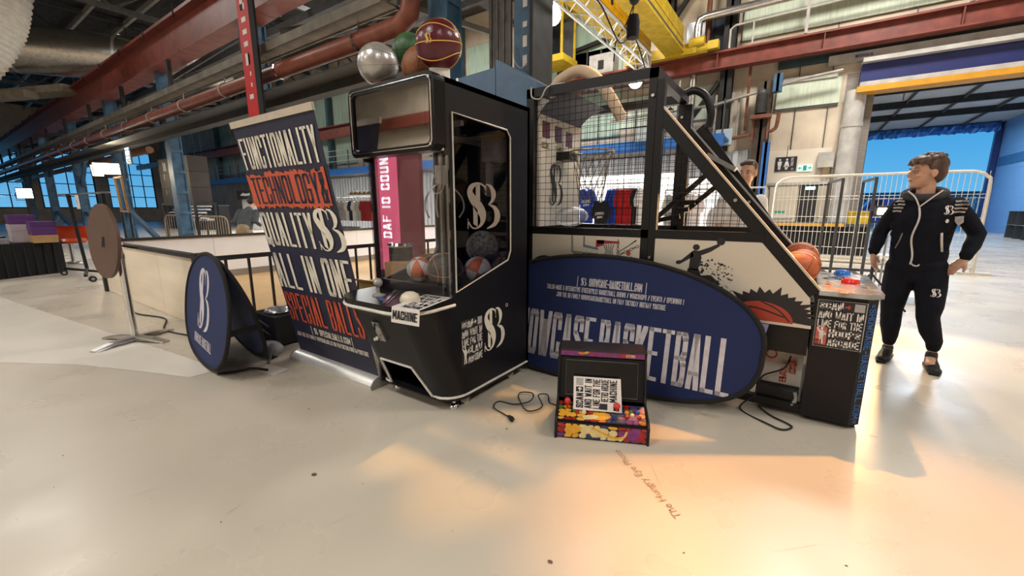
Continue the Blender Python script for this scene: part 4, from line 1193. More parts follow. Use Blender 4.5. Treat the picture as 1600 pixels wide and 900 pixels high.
for x, y in ((.39, YN + .08), (.17, YN + .08), (.39, YF - .06), (-1.9, YN + .05), (-1.9, YF - .05)):
    obj('foot', G().cyl((x, y, 0), .022, .035, 12), RUBBER, hm)
obj('base_frame', G().box((-1.95, YN + .02, .035), (.13, YN + .07, .09)).box((-1.95, YF - .05, .035), (.13, YF, .09)), BLACKM, hm)
# balls waiting in the machine
grp = 'orange basketballs waiting at the front of the hoops arcade'
for i, (p, l) in enumerate([((.02, 3.36, .935), 'orange basketball nearest the cream panel in the hoops arcade return'), ((.04, 3.62, .93), 'orange basketball in the middle of the hoops arcade return'), ((.03, 3.84, .965), 'orange basketball at the far side of the hoops arcade return')]):
    ball_thing('basketball', l, p, .118, LEATHER, SEAMK, .4 + i, .6 * i, grp)

# ================================================================ ROLL-UP STAND
ru = thing('rollup_stand', 'navy roll-up stand with big cream and orange lettering beside the claw machine', 'banner stand', (-3.05, 1.87, 0))
Ub = Vector((0, -.35, 1.88)).normalized()
fr = Frame((-3.605, 1.85, .075), (1, 0, 0), Ub, .004)
g = G().prism([fr(0, 0, -.006), fr(1.10, 0, -.006), fr(1.10, 1.89, -.006), fr(0, 1.89, -.006)], fr.N * -.002)
bn = obj('banner', g, NAVY, ru)
obj('top_rail', G().beam(fr(-.005, 1.90, -.006), fr(1.105, 1.90, -.006), .02, .045, up=Ub), mat('rail_beige', (.62, .54, .45), .5, .2, noise=.1, scale=20), ru)
obj('base_cassette', G().prism([(-3.64, y, z) for y, z in ((1.78, 0), (1.775, .03), (1.80, .065), (1.85, .085), (1.93, .08), (1.96, .03), (1.96, 0))], (1.145, 0, 0)), ALU, ru, smooth=True)
for x in (-3.645, -2.497):
    obj('end_cap', G().prism([(x, y, z) for y, z in ((1.77, 0), (1.765, .032), (1.795, .07), (1.85, .092), (1.935, .086), (1.968, .032), (1.968, 0))], (.008, 0, 0)), mat('cap_grey', (.32, .32, .32), .5, noise=.1, scale=20), ru)
obj('support_pole', G().tube([(-3.05, 1.93, .06), (-3.05, 1.56, 1.95)], .012, 8), ALU, ru)
TT = lambda s, x, y, w, h, m, st=.34, ba=.075, gp=.2, d=0: lettering(ru, s, fr, x, y, w, h, m, 'lettering', st, ba, gp, d)
TT('FUNCTIONALITY', .04, 1.575, 1.02, .225, CREAM)
# torn orange block with dark letters
g = G()
random.seed(2)
x = .0
while x < 1.06:
    w = random.uniform(.02, .06)
    g.poly([fr(x, 1.285 + random.uniform(-.012, .02)), fr(min(x + w, 1.09), 1.285 + random.uniform(-.012, .02)), fr(min(x + w, 1.09), 1.535 + random.uniform(-.02, .02)), fr(x, 1.535 + random.uniform(-.02, .02))])
    x += w
obj('orange_block', g, ORANGE, ru)
TT('TECHNOLOGY&', .05, 1.315, 1.0, .20, NAVY, .30, .07, .18, .002)
TT('QUALITY', .02, .985, .74, .265, CREAM)
logo(ru, fr, .78, .975, .34, .30, CREAM)
TT('ALL IN ONE', .02, .62, 1.06, .30, CREAM)
TT('SPECIAL BALLS', .03, .315, 1.04, .265, ORANGE)
logo(ru, fr, .35, .225, .05, .06, CREAM)
TT('SPECIALBALLS.COM', .43, .225, .42, .058, CREAM, .34, .13)
TT('|', .31, .218, .008, .07, CREAM); TT('|', .87, .218, .008, .07, CREAM)
TT('JOIN THE SB FAMILY @SPECIALBALLS ON FB/TIKTOK/INSTA/YOUTUBE', .05, .165, 1.0, .04, CREAM, .36, .16)

# ================================================================ POP-UP OVALS
def oval(hw, hh, n=48, flat=3.2):
    out = []
    for k in range(n):
        a = 2 * pi * k / n; c, s = cos(a), sin(a)
        e = 2.0 if s > 0 else flat
        out.append((hw * math.copysign(abs(c) ** (2 / e), c), hh * math.copysign(abs(s) ** (2 / e), s)))
    return out
def pop_panel(parent, O, R, U, w, h, m, name='panel', flat=3.2, rim=.016):
    f = Frame(O, R, U, 0)
    pts = oval(w / 2, h / 2, 56, flat)
    p = obj(name, G().prism([f(w / 2 + x, h / 2 + y, -.004) for x, y in pts], f.N * .006), m, parent)
    obj('rim', G().tube([f(w / 2 + x, h / 2 + y, 0) for x, y in pts], rim, 8, closed=True), BLACKF, p, smooth=True)
    return p, Frame(O, R, U, .004)
op = thing('popup_banner', 'large blue oval pop-up banner with white lettering leaning on the hoops arcade', 'pop-up banner', (-1.2, 2.86, 0))
pn, fo = pop_panel(op, (-2.30, 2.79, .018), (1, 0, 0), (0, .17, .985), 2.20, .975, BLUEF)
WT = lambda s, x, y, w, h, st=.34, ba=.09, gp=.2: lettering(op, s, fo, x, y, w, h, WHITEP, 'lettering', st, ba, gp)
WT('SHOWCASE', .325, .125, .775, .375, .40, .075, .13); WT('BASKETBALL', 1.14, .125, .90, .375, .40, .075, .13)
logo(op, fo, .94, .735, .05, .06, WHITEP)
WT('SHOWCASE-BASKETBALL.COM', 1.01, .735, .41, .062, .38, .13, .14)
WT('|', .91, .73, .006, .07); WT('|', 1.445, .73, .006, .07)
WT('TAILOR-MADE & INTERACTIVE [FREESTYLE] BASKETBALL SHOWS / WORKSHOPS / EVENTS / OPENINGS !', .645, .682, 1.065, .038, .36, .16)
WT('JOIN THE SB FAMILY @SHOWCASEBASKETBALL ON FB// TIKTOK// INSTA// YOUTUBE', .74, .628, .855, .038, .36, .16)
pn2, _ = pop_panel(op, (-2.26, 2.99, .018), (1, 0, 0), (0, -.02, 1), 2.12, .955, mat('blue_banner_back', (.05, .07, .17), .8, noise=.15, scale=5), 'rear_panel')
# small A-frame on the left
ap = thing('popup_banner', 'small blue A-frame pop-up banner with white monogram by the white cage', 'pop-up banner', (-4.2, 1.35, 0))
Rl = Vector((1.33, -.19, 0)).normalized(); Ul = Vector((.02, .15, 1)).normalized()
pa, fa2 = pop_panel(ap, (-4.90, 1.385, .018), Rl, Ul, 1.50, .945, BLUEF, flat=2.5)
logo(ap, fa2, .50, .27, .42, .53, WHITEP)
lettering(ap, 'SHOWCASE BASKETBALL', fa2, .42, .13, .60, .085, WHITEP, 'lettering', .36, .12)
Rr = Vector((1.33, -.19, 0)).normalized(); Ur = Vector((.02, -.24, .95)).normalized()
pb, _ = pop_panel(ap, (-4.87, 1.77, .018), Rr, Ur, 1.40, .94, mat('pale_blue_reverse', (.10, .14, .30), .7, noise=.15, scale=5), 'rear_panel', flat=2.5)
obj('strap', G().beam((-3.44, 1.24, .40), (-3.50, 1.50, .40), .02, .04), BLACKF, ap)
obj('strap', G().tube(smooth_path([(-3.75, 1.24, .02), (-3.7, 1.35, .012), (-3.62, 1.44, .03), (-3.52, 1.52, .012)], 5), .01, 6), BLACKF, ap)

# ================================================================ BAR-TOP ARCADE
A0 = Vector((-1.065, 1.985, 0)); ra = math.atan2(.224, .491)
bt = thing('bartop_arcade', 'small bar-top video arcade with colourful cartoon panel standing on the floor', 'arcade machine', tuple(A0), ra)
Rm = Matrix.Translation(A0) @ Matrix.Rotation(ra, 4, 'Z')
def L(x, y, z): return tuple(Rm @ Vector((x, y, z)))
def lg(g):
    g.v = [L(*p) for p in g.v]; return g
Wd = .54
prof = [(0, 0), (0, .105), (.02, .125), (.175, .165), (.20, .20), (.265, .43), (.255, .465), (.42, .465), (.42, 0)]
for x in (0, Wd - .014):
    obj('side_panel', lg(G().prism([(x, y, z) for y, z in prof], (.014, 0, 0))), BLACK, bt)
    obj('edge_trim', lg(G().tube([(x + .007, y, z) for y, z in prof[:7]], .007, 6)), BLACKM, bt)
def slab(name, a, b, m, th=.012, inset=.014):
    (ya, za), (yb, zb) = a, b
    d = Vector((0, yb - ya, zb - za)).normalized(); n = Vector((0, -d.z, d.y))
    return obj(name, lg(G().prism([(inset, ya, za), (Wd - inset, ya, za), (Wd - inset, yb, zb), (inset, yb, zb)], -n * th if True else n)), m, bt), Frame(L(inset, ya, za), Rm.to_3x3() @ Vector((1, 0, 0)), Rm.to_3x3() @ d, .0016)
lowp, flow = slab('front_panel', (.004, .006), (.004, .100), mat('art_black', (.02, .016, .02), .3, noise=.2, scale=20))
ctl, fct = slab('control_panel', (.012, .112), (.172, .155), MATS['art_black'])
bez, fbz = slab('screen_bezel', (.20, .165), (.272, .41), BLACKM)
mqp, fmq = slab('marquee', (.262, .42), (.258, .458), mat('art_purple', (.18, .03, .20), .3, noise=.2, scale=20))
obj('top_panel', lg(G().box((.014, .257, .455), (Wd - .014, .42, .467))), MATS['art_black'], bt)
obj('back_panel', lg(G().box((.014, .408, 0), (Wd - .014, .42, .46))), BLACK, bt)
obj('base_board', lg(G().box((.014, .01, 0), (Wd - .014, .41, .012))), BLACK, bt)
def fquad(f, x0, y0, x1, y1, d=0): return [f(x0, y0, d), f(x1, y0, d), f(x1, y1, d), f(x0, y1, d)]
sc_ = obj('screen', G().poly(fquad(fbz, .035, .02, .475, .235)), mat('dark_screen', (.012, .012, .014), .06, noise=.2, scale=5, coat=.3), bez)
obj('screen_line', G().tube(fquad(fbz, .035, .02, .475, .235), .0015, 4, closed=True), mat('screen_edge', (.20, .24, .24), .4, noise=.1, scale=20), bez)
ART = [mat('art_yellow', (.80, .42, .04), .3, noise=.15, scale=30), mat('art_red', (.42, .02, .02), .3, noise=.3, scale=30), mat('art_cream', (.78, .66, .34), .3, noise=.15, scale=30), mat('art_violet', (.22, .04, .24), .3, noise=.3, scale=30), mat('art_orange', (.78, .20, .03), .3, noise=.2, scale=30), mat('art_green', (.08, .24, .03), .3, noise=.3, scale=30), mat('art_navy', (.03, .06, .14), .3, noise=.3, scale=30)]
def blob(f, cx, cy, rx, ry, d, n=12, wob=.25, rot=0):
    return [f(cx + (rx * (1 + wob * math.sin(3 * t + rot * 5)) * cos(t)) * cos(rot) - (ry * (1 + wob * cos(2 * t)) * sin(t)) * sin(rot), cy + rx * (1 + wob * math.sin(3 * t)) * cos(t) * sin(rot) + ry * (1 + wob * cos(2 * t)) * sin(t) * cos(rot), d) for t in [2 * pi * k / n for k in range(n)]]
def artset(parent, f, items, w, h):
    by = {}
    for i, (c, x, y, rx, ry, rot) in enumerate(items):
        x = min(max(x, rx * 1.3), w - rx * 1.3); 
        ry = min(ry, h * .38); y = min(max(y, ry * 1.28), h - ry * 1.28)
        by.setdefault(c, []).append((i, x, y, rx, ry, rot))
    for c, l in by.items():
        g = G()
        for i, x, y, rx, ry, rot in l:
            g.poly(blob(f, x, y, rx, ry, .0002 + .00025 * i, 14, .18, rot))
        obj('artwork', g, ART[c], parent, kind='stuff')
def patchwork(parent, f, w, h, nx, ny, pick, seed):
    """jigsaw of bright irregular patches with thin black outlines"""
    random.seed(seed)
    P = [[(min(max(w * i / nx + (random.uniform(-.35, .35) * w / nx if 0 < i < nx else 0), .002), w - .002), min(max(h * j / ny + (random.uniform(-.33, .33) * h / ny if 0 < j < ny else 0), .002), h - .002)) for i in range(nx + 1)] for j in range(ny + 1)]
    by = {}
    for j in range(ny):
        for i in range(nx):
            q = [P[j][i], P[j][i + 1], P[j + 1][i + 1], P[j + 1][i]]
            cx = sum(a for a, b in q) / 4; cy = sum(b for a, b in q) / 4
            r = [(cx + (a - cx) * .90, cy + (b - cy) * .88) for a, b in q]
            rr = []
            for k in range(4):
                a, b = r[k], r[(k + 1) % 4]
                rr += [(a[0] * .75 + b[0] * .25, a[1] * .75 + b[1] * .25), (a[0] * .25 + b[0] * .75, a[1] * .25 + b[1] * .75)]
            by.setdefault(pick(cx / w, cy / h), []).append(rr)
    for c, l in by.items():
        g = G()
        for q in l: g.poly([f(a, b, .0001) for a, b in q])
        obj('artwork', g, ART[c], parent, kind='stuff')
def pick_low(u, v):
    if u < .22: return random.choice([0, 0, 1, 3])
    if u < .50: return random.choice([0, 2, 2, 6])
    if u < .72: return random.choice([2, 6, 4, 0])
    return random.choice([3, 3, 1, 1, 3])
def pick_ctl(u, v):
    if u < .2: return random.choice([5, 1, 0]) if v > .5 else random.choice([0, 0, 1])
    if u < .42: return random.choice([0, 2, 2, 1])
    if u < .58: return random.choice([0, 0, 4, 2])
    if u < .75: return random.choice([6, 6, 3])
    return random.choice([3, 3, 1, 4, 6])
patchwork(lowp, flow, .512, .094, 12, 3, pick_low, 3)
patchwork(ctl, fct, .512, .165, 13, 5, pick_ctl, 8)
patchwork(mqp, fmq, .512, .038, 12, 1, lambda u, v: random.choice([3, 3, 3, 1, 6, 4]), 5)
artset(lowp, flow, [(2, .24, .045, .055, .034, .2), (2, .17, .055, .035, .028, .5), (0, .09, .05, .05, .03, .3), (1, .49, .045, .03, .032, .8), (3, .43, .05, .04, .034, .4)], .512, .094)
g = G(); put_polys(g, flow, ribbon2([(.20, .075, .010), (.27, .045, .014), (.33, .022, .015), (.385, .035, .014), (.40, .07, .012)]), 0, 0, .0016); obj('swoosh_print', g, ART[0], lowp)
g = G(); put_polys(g, flow, ribbon2([(.21, .062, .004), (.27, .034, .005), (.33, .012, .005), (.38, .024, .005), (.395, .06, .004)]), 0, 0, .002); obj('swoosh_print', g, ART[2], lowp)
artset(ctl, fct, [(0, .25, .05, .06, .036, .1), (2, .19, .035, .045, .022, .2), (6, .345, .08, .05, .034, .2), (0, .06, .05, .05, .02, -.3), (3, .44, .06, .045, .03, .1)], .512, .165)
artset(mqp, fmq, [(3, .07, .02, .06, .014, 0), (4, .13, .02, .02, .01, 0), (0, .16, .025, .015, .01, .3), (3, .22, .02, .05, .013, .1), (3, .33, .02, .05, .014, 0), (1, .40, .02, .04, .013, 0), (3, .46, .02, .03, .012, .1)], .512, .038)
lettering(mqp, '22IN1', fmq, .40, .010, .055, .02, ART[2], 'lettering', .3, .14, .2, .004)
for (x, y, c, nm) in ((.055, .10, 'red', ''), (.345, .085, 'red', '')):
    b = Vector(fct(x, y)); n = fct.N
    obj('joystick', G().tube([b, b + n * .05], .006, 8).ball(b + n * .058, .019, 14, 9), RED, bt, smooth=True)
btn = [((.115, .065), 'art_red'), ((.155, .07), 'art_cream'), ((.195, .07), 'art_red'), ((.405, .06), 'art_red'), ((.435, .075), 'art_cream'), ((.47, .06), 'art_red'), ((.43, .10), 'art_green'), ((.465, .105), 'arcade_blue'), ((.405, .095), 'art_yellow')]
mat('arcade_blue', (.04, .10, .35), .3, noise=.1, scale=30)
for (x, y), c in btn:
    b = Vector(fct(x, y)); n = fct.N
    obj('button', G().tube([b, b + n * .008, b + n * .013], [.014, .013, .009], 12), MATS[c], bt, smooth=True)
# sign board leaning on its screen, lines running upward
sg = thing('queue_sign', 'white card with black lettering turned sideways on the bar-top arcade', 'sign', L(.25, .19, .18), ra)
fs = Frame(L(.105, .085, .146), Rm.to_3x3() @ Vector((1, 0, 0)), Rm.to_3x3() @ Vector((0, .42, .90)), .0035)
sh = obj('sign_sheet', G().prism([fs(0, 0, -.004), fs(.285, 0, -.004), fs(.275, .195, -.004), fs(-.004, .195, -.004)], fs.N * .004), PAPER, sg)
fsr = Frame(fs(0, 0), fs.U, -fs.R, 0); fsr.N = fs.N
for i, (s_, a, b) in enumerate((('SCAN', .012, .098), ('AND WAIT IN', .012, .185), ('LINE FOR THE', .012, .185), ('RETRO ARCADE', .055, .185), ('MACHINE', .055, .185))):
    lettering(sh, s_, fsr, a, -.058 - .049 * i, b - a, .043, INK, 'lettering', .36, .15, .14, .0006)
g = G(); g.poly(fquad(fs, .012, .105, .055, .135, .0004)); obj('arrow_patch', g, INK, sh)
g = G(); put_polys(g, fsr, text_polys('>', .024, .03, .16, .2), .108, -.050, .001); obj('arrow', g, PAPER, sh)
obj('blank_square', G().poly(fquad(fs, .012, .142, .055, .187, .0004)), MATS['sticker_grey'], sh)
g = G(); put_polys(g, fs, [[(.155, .01), (.2, .01), (.2, .045), (.155, .045)], [(.235, .008), (.268, .008), (.268, .05), (.235, .05)]], 0, 0, .0005); obj('icon_patch', g, INK, sh)
# its mains cord
pts = [L(.0, .34, .03), (-1.30, 2.34, .012), (-1.36, 2.42, .02), (-1.40, 2.36, .03), (-1.30, 2.24, .02), (-1.36, 2.15, .012), (-1.50, 2.26, .015), (-1.54, 2.34, .02), (-1.46, 2.38, .02), (-1.40, 2.25, .03), (-1.48, 2.18, .012), (-1.60, 2.16, .008), (-1.58, 2.07, .008), (-1.46, 2.03, .008), (-1.40, 2.01, .012)]
mc = thing('mains_cord', 'black mains cord with plug lying tangled left of the bar-top arcade', 'cord', (-1.4, 2.2, 0))
obj('cable', G().tube(smooth_path(pts, 7), .0042, 6), RUBBER, mc, smooth=True)
obj('plug', G().tube([(-1.42, 2.02, .014), (-1.385, 2.0, .016), (-1.37, 1.99, .016)], [.008, .016, .015], 10), RUBBER, mc, smooth=True)
obj('plug_pin', G().tube([(-1.37, 1.985, .02), (-1.352, 1.978, .02)], .003, 6), CHROME, mc)
obj('plug_pin', G().tube([(-1.372, 1.995, .012), (-1.354, 1.988, .012)], .003, 6), CHROME, mc)

# ================================================================ clutter under the hoops arcade
pb_ = thing('paper_sign', 'white sheet with orange lettering propped under the hoops arcade', 'sign', (.02, 3.3, .2))
fpz = Frame((-.125, 3.19, .155), (1, 0, 0), (0, .1, 1), .003)
ps = obj('sheet', G().prism([fpz(0, 0, -.003), fpz(.24, 0, -.003), fpz(.24, .25, -.003), fpz(0, .25, -.003)], fpz.N * .003), mat('paper_grey', (.52, .50, .48), .6, noise=.1, scale=10), pb_)
fpr = Frame(fpz(.20, .02), (0, 0, 1), (-1, 0, 0), .001); fpr.N = fpz.N
lettering(ps, 'ONE', fpr, .08, -.005, .11, .035, ORANGE, 'lettering', .3, .13); lettering(ps, 'BALL', fpr, .01, .04, .16, .04, ORANGE, 'lettering', .3, .13)
obj('ring_print', G().tube([fpz(.06 + .03 * cos(a), .21 + .03 * sin(a), .001) for a in [k * pi / 8 for k in range(16)]], .006, 4, closed=True), ORANGE, ps)
bx = thing('equipment_case', 'black equipment case with grey handle on the floor under the hoops arcade', 'case', (.0, 3.22, 0))
obj('case_body', G().prism([(-.13, y, z) for y, z in rrect(3.13, .02, 3.33, .17, .03)], (.24, 0, 0)), RUBBER, bx, smooth=True)
obj('handle', G().tube(smooth_path([(.04, 3.12, .06), (.08, 3.10, .075), (.10, 3.115, .11), (.09, 3.13, .15)], 5), .012, 8), mat('handle_grey', (.30, .30, .30), .5, noise=.1, scale=20), bx, smooth=True)
obj('orange_knob', G().ball((-.16, 3.12, .20), .03, 12, 8), mat('rusty_orange', (.40, .10, .03), .5, noise=.2, scale=20), bx, smooth=True)
obj('power_cable', G().tube(smooth_path([(.05, 3.25, .40), (.02, 3.15, .30), (-.1, 3.12, .22), (-.13, 3.08, .1), (-.2, 3.0, .008), (-.02, 2.86, .008), (.05, 2.84, .008), (.09, 2.92, .008), (-.02, 3.0, .008), (-.1, 3.1, .01)], 7), .006, 6), RUBBER, None, smooth=True, label='black power cable hanging from the hoops arcade onto the floor', cat='cable')
obj('lilac_cloth', G().prism([(-.17, 3.03, .60), (-.095, 3.03, .60), (-.125, 3.03, .44)], (0, .015, 0)), mat('lilac_sheet', (.32, .32, .55), .6, noise=.1, scale=10), hm)

# ================================================================ FOLDED BAR TABLE
ft = thing('bar_table', 'bar table with its brown oval top flipped upright on a silver cross base', 'table', (-5.5, 1.15, 0))
cx, cy = -5.5, 1.15
obj('pole', G().cyl((cx, cy, .03), .032, .98, 18), CHROME, ft, smooth=True)
for a in (.42, 2.0, 3.56, 5.14):
    u = Vector((cos(a), sin(a), 0))
    c = Vector((cx, cy, 0))
    g = G(); w = Vector((-u.y, u.x, 0))
    vs = []
    for t_, hw, z0, z1 in ((.0, .045, .012, .055), (.22, .045, .02, .045), (.38, .04, .0, .018)):
        p = c + u * t_
        vs += [p - w * hw + Vector((0, 0, z0)), p + w * hw + Vector((0, 0, z0)), p + w * hw * .8 + Vector((0, 0, z1)), p - w * hw * .8 + Vector((0, 0, z1))]
    g.add(vs, [(0, 1, 2, 3), (8, 11, 10, 9)] + [(i * 4 + k, i * 4 + (k + 1) % 4, i * 4 + 4 + (k + 1) % 4, i * 4 + 4 + k) for i in range(2) for k in range(4)])
    obj('base_foot', g, STEEL, ft)
top_n = Vector((.12, -.985, .06)).normalized()
a1 = Vector((0, 0, 1)).cross(top_n).normalized(); a2 = top_n.cross(a1)
tc_ = Vector((cx - .06, cy - .10, 1.02))
n_ = 44
rim_pts = [tc_ + a1 * (.33 * cos(2 * pi * k / n_)) + a2 * (.36 * sin(2 * pi * k / n_)) for k in range(n_)]
obj('table_top', G().prism([p for p in rim_pts], -top_n * .028), mat('brown_table_top', (.115, .065, .048), .55, noise=.15, scale=9), ft)
obj('hinge_plate', G().beam((cx, cy, 1.0), tuple(tc_ - top_n * .03), .12, .1), DARK, ft)
obj('brake_lever', G().tube([(cx, cy, .98), (cx + .16, cy + .1, .95)], .008, 6), DARK, ft)

# ================================================================ CAGE COURT
OAK = mat('cage_outer_board', (.82, .72, .58), .5, noise=.14, scale=2, stretch=(.4, 1, 3))
cg = thing('court_cage', 'low white boarded ball cage with black rims and black bar railing', 'cage', (-7.2, 3.4, 0))
xL, xR, yN_, yF_ = -9.25, -5.30, 1.72, 9.6
for k in range(3):
    xa_ = xL + (xR - xL) * k / 3; xb_ = xL + (xR - xL) * (k + 1) / 3
    pn_ = obj('outer_board', G().box((xa_ + .004, yN_, .01), (xb_ - .004, yN_ + .02, .80)), OAK, cg)
obj('rim_beam', G().box((xL - .03, yN_ - .03, .80), (xR + .05, yN_ + .05, .845)), DARK, cg)
obj('corner_post', G().box((xR - .06, yN_ - .04, 0), (xR + .06, yN_ + .06, .86)), DARK, cg)
obj('corner_post', G().box((xR + .07, yN_ - .02, 0), (xR + .16, yN_ + .06, .82)), DARK, cg)
obj('corner_post', G().box((xL - .06, yN_ - .04, 0), (xL + .03, yN_ + .06, .86)), DARK, cg)
obj('white_board', G().box((xL, yF_, .01), (xR + .1, yF_ + .02, .80)), WHITEB, cg)
obj('rim_beam', G().box((xL - .03, yF_ - .03, .80), (xR + .1, yF_ + .05, .845)), DARK, cg)
for k in range(5):
    ya_ = yN_ + (yF_ - yN_) * k / 5; yb_ = yN_ + (yF_ - yN_) * (k + 1) / 5
    obj('white_board', G().box((xL - .02, ya_ + .003, .14), (xL, yb_ - .003, .80)), WHITEB, cg)
obj('rim_beam', G().box((xL - .05, yN_, .80), (xL + .03, yF_, .845)), DARK, cg)
obj('lower_board', G().box((xL - .02, yN_, .01), (xL + .02, yF_, .14)), mat('skirting_grey', (.25, .21, .17), .6, noise=.2, scale=3), cg)
obj('court_mat', G().box((xL + .02, yN_ + .05, .003), (xR - .02, yF_ - .04, .012)), mat('court_mat', (.55, .36, .17), .5, noise=.15, scale=1.2), cg)
rx = xR + .11
for z in (.12, .80):
    obj('railing_rail', G().beam((rx, yN_ + .05, z), (rx, yF_, z), .035, .05), DARK, cg)
k = 0; y = yN_ + .22
while y < yF_ - .1:
    obj('railing_bar', G().box((rx - .012, y - .012, .14), (rx + .012, y + .012, .78)), DARK, cg); y += .235
obj('clamp', G().tube([(xR + .02, yN_ + .02, .80), (rx + .03, yN_ + .04, .80)], .028, 10), STEEL, cg)
obj('floor_cable', G().tube(smooth_path([(-7.6, 1.55, .008), (-6.9, 1.5, .008), (-6.3, 1.62, .008), (-5.7, 1.45, .008), (-5.2, 1.52, .008), (-4.95, 1.45, .05), (-4.92, 1.50, .10)], 6), .009, 6), RUBBER, None, smooth=True, label='thin black cable along the foot of the beige cage boards', cat='cable')

# bags between the banners
bg = thing('folded_cart', 'black folded crate with silver lid stuff behind the small blue banner', 'crate', (-4.2, 1.95, 0))
obj('crate_body', G().box((-4.42, 1.86, .02), (-4.05, 2.2, .30)), BLACKF, bg)
obj('crate_rim', G().tube([(-4.42, 1.86, .30), (-4.05, 1.86, .30), (-4.05, 2.2, .30), (-4.42, 2.2, .30)], .014, 6, closed=True), RUBBER, bg)
obj('foil_wrap', G().ball((-4.26, 2.0, .32), .1, 14, 8, (1.4, 1.2, .45)), mat('crinkled_plastic', (.36, .36, .37), .2, .4, noise=.6, scale=14, bump=.6), bg, smooth=True)
for z in (.22, .30):
    obj('chrome_strip', G().beam((-4.40, 1.855, z - .05), (-4.15, 1.85, z - .1), .01, .012), STEEL, bg)
gb = thing('sports_bag', 'grey slouched bag on the floor left of the roll-up stand', 'bag', (-3.88, 1.73, 0))
obj('bag_body', G().ball((-3.88, 1.73, .07), .07, 18, 10, (2.0, 1.2, 1)), mat('grey_bag', (.25, .25, .26), .45, noise=.2, scale=12, bump=.3), gb, smooth=True)
obj('bag_strap', G().tube(smooth_path([(-3.8, 1.70, .13), (-3.74, 1.66, .08), (-3.72, 1.62, .012), (-3.68, 1.60, .01)], 5), .014, 6), mat('strap_grey', (.12, .12, .13), .7, noise=.2, scale=30), gb)
obj('paper_sheet', G().prism([(-3.62, 1.46, .002), (-3.38, 1.50, .002), (-3.42, 1.64, .002), (-3.68, 1.60, .002)], (0, 0, .002)), WHITE, None, label='white paper sheet on the floor beside the small blue banner', cat='paper')
# cardboard boxes inside the cage, seen past the claw machine
c1 = thing('cardboard_box', 'yellow-sided open cardboard box behind the left side of the claw machine', 'box', (-3.55, 2.75, 0))
obj('box_body', G().box((-3.75, 2.6, 0), (-3.35, 2.95, .58)), mat('yellow_card', (.50, .34, .10), .7, noise=.15, scale=9), c1)
obj('box_flap', G().prism([(-3.75, 2.6, .58), (-3.35, 2.6, .58), (-3.33, 2.5, .63), (-3.77, 2.5, .63)], (0, .004, .004)), CARD, c1)
obj('box_flap', G().prism([(-3.35, 2.6, .58), (-3.35, 2.95, .58), (-3.22, 2.95, .70), (-3.22, 2.6, .70)], (0, 0, .004)), CARD, c1)
c2 = thing('cardboard_box', 'taller brown cardboard box standing behind the yellow-sided one', 'box', (-3.7, 3.25, 0))
obj('box_body', G().box((-3.95, 3.1, 0), (-3.5, 3.5, .72)), CARD, c2)
obj('box_flap', G().prism([(-3.5, 3.1, .72), (-3.5, 3.5, .72), (-3.36, 3.5, .84), (-3.36, 3.1, .84)], (0, 0, .004)), CARD, c2)

# ================================================================ PEOPLE
from mathutils.bvhtree import BVHTree
class Loft(G):
    def limb(s, pts, side=(1, 0, 0), n=14):
        """pts = [(point, rx, ry)]: tapered elliptical limb with rounded ends"""
        P = [Vector(p[0]) for p in pts]; side = Vector(side)
        rows = []
        m = len(P)
        for i in range(m):
            t = (P[min(i + 1, m - 1)] - P[max(i - 1, 0)]).normalized()
            u = side - t * side.dot(t)
            if u.length < .05: u = Vector((0, 1, 0)) - t * t.y
            u.normalize(); v = t.cross(u)
            rows.append((P[i], u, v, pts[i][1], pts[i][2], t))
        full = []
        p, u, v, a, b, t = rows[0]; r = min(a, b)
        full += [(p - t * r * .85, u, v, a * .35, b * .35), (p - t * r * .5, u, v, a * .78, b * .78)]
        full += [(q[0], q[1], q[2], q[3], q[4]) for q in rows]
        p, u, v, a, b, t = rows[-1]; r = min(a, b)
        full += [(p + t * r * .5, u, v, a * .78, b * .78), (p + t * r * .85, u, v, a * .35, b * .35)]
        vs = []; fs = []
        for p, u, v, a, b in full:
            for k in range(n):
                w = 2 * pi * k / n
                vs.append(p + u * (a * cos(w)) + v * (b * sin(w)))
        for i in range(len(full) - 1):
            for k in range(n):
                l = (k + 1) % n
                fs.append((i * n + k, i * n + l, (i + 1) * n + l, (i + 1) * n + k))
        fs += [tuple(range(n))[::-1], tuple(range(len(vs) - n, len(vs)))]
        return s.add(vs, fs)
    def ell(s, c, r, M=None, n=18, m=12):
        b = len(s.v); s.ball((0, 0, 0), 1, n, m, r)
        for i in range(b, len(s.v)):
            p = Vector(s.v[i])
            if M: p = M @ p
            s.v[i] = tuple(Vector(c) + p)
        return s

def fuse(name, g, voxel, m, parent, smooth_it=4):
    me = bpy.data.meshes.new('tmp'); me.from_pydata([tuple(p) for p in g.v], [], g.f)
    o = bpy.data.objects.new('tmp', me); COL.objects.link(o)
    r = o.modifiers.new('r', 'REMESH'); r.mode = 'VOXEL'; r.voxel_size = voxel
    s = o.modifiers.new('s', 'SMOOTH'); s.iterations = smooth_it; s.factor = .5
    bpy.context.view_layer.update()
    e = o.evaluated_get(bpy.context.evaluated_depsgraph_get()).to_mesh()
    out = G(); out.v = [tuple(v.co) for v in e.vertices]; out.f = [list(p.vertices) for p in e.polygons]; out.mi = [0] * len(out.f)
    bpy.data.objects.remove(o); bpy.data.meshes.remove(me)
    return out

def local_obj(name, g, m, t, smooth=True, kind=None, label=None):
    M_ = wm(t); g.v = [tuple(M_ @ Vector(p)) for p in g.v]
    o = obj(name, g, m, t, kind=kind, label=label)
    if smooth: o.data.polygons.foreach_set('use_smooth', [True] * len(o.data.polygons))
    return o

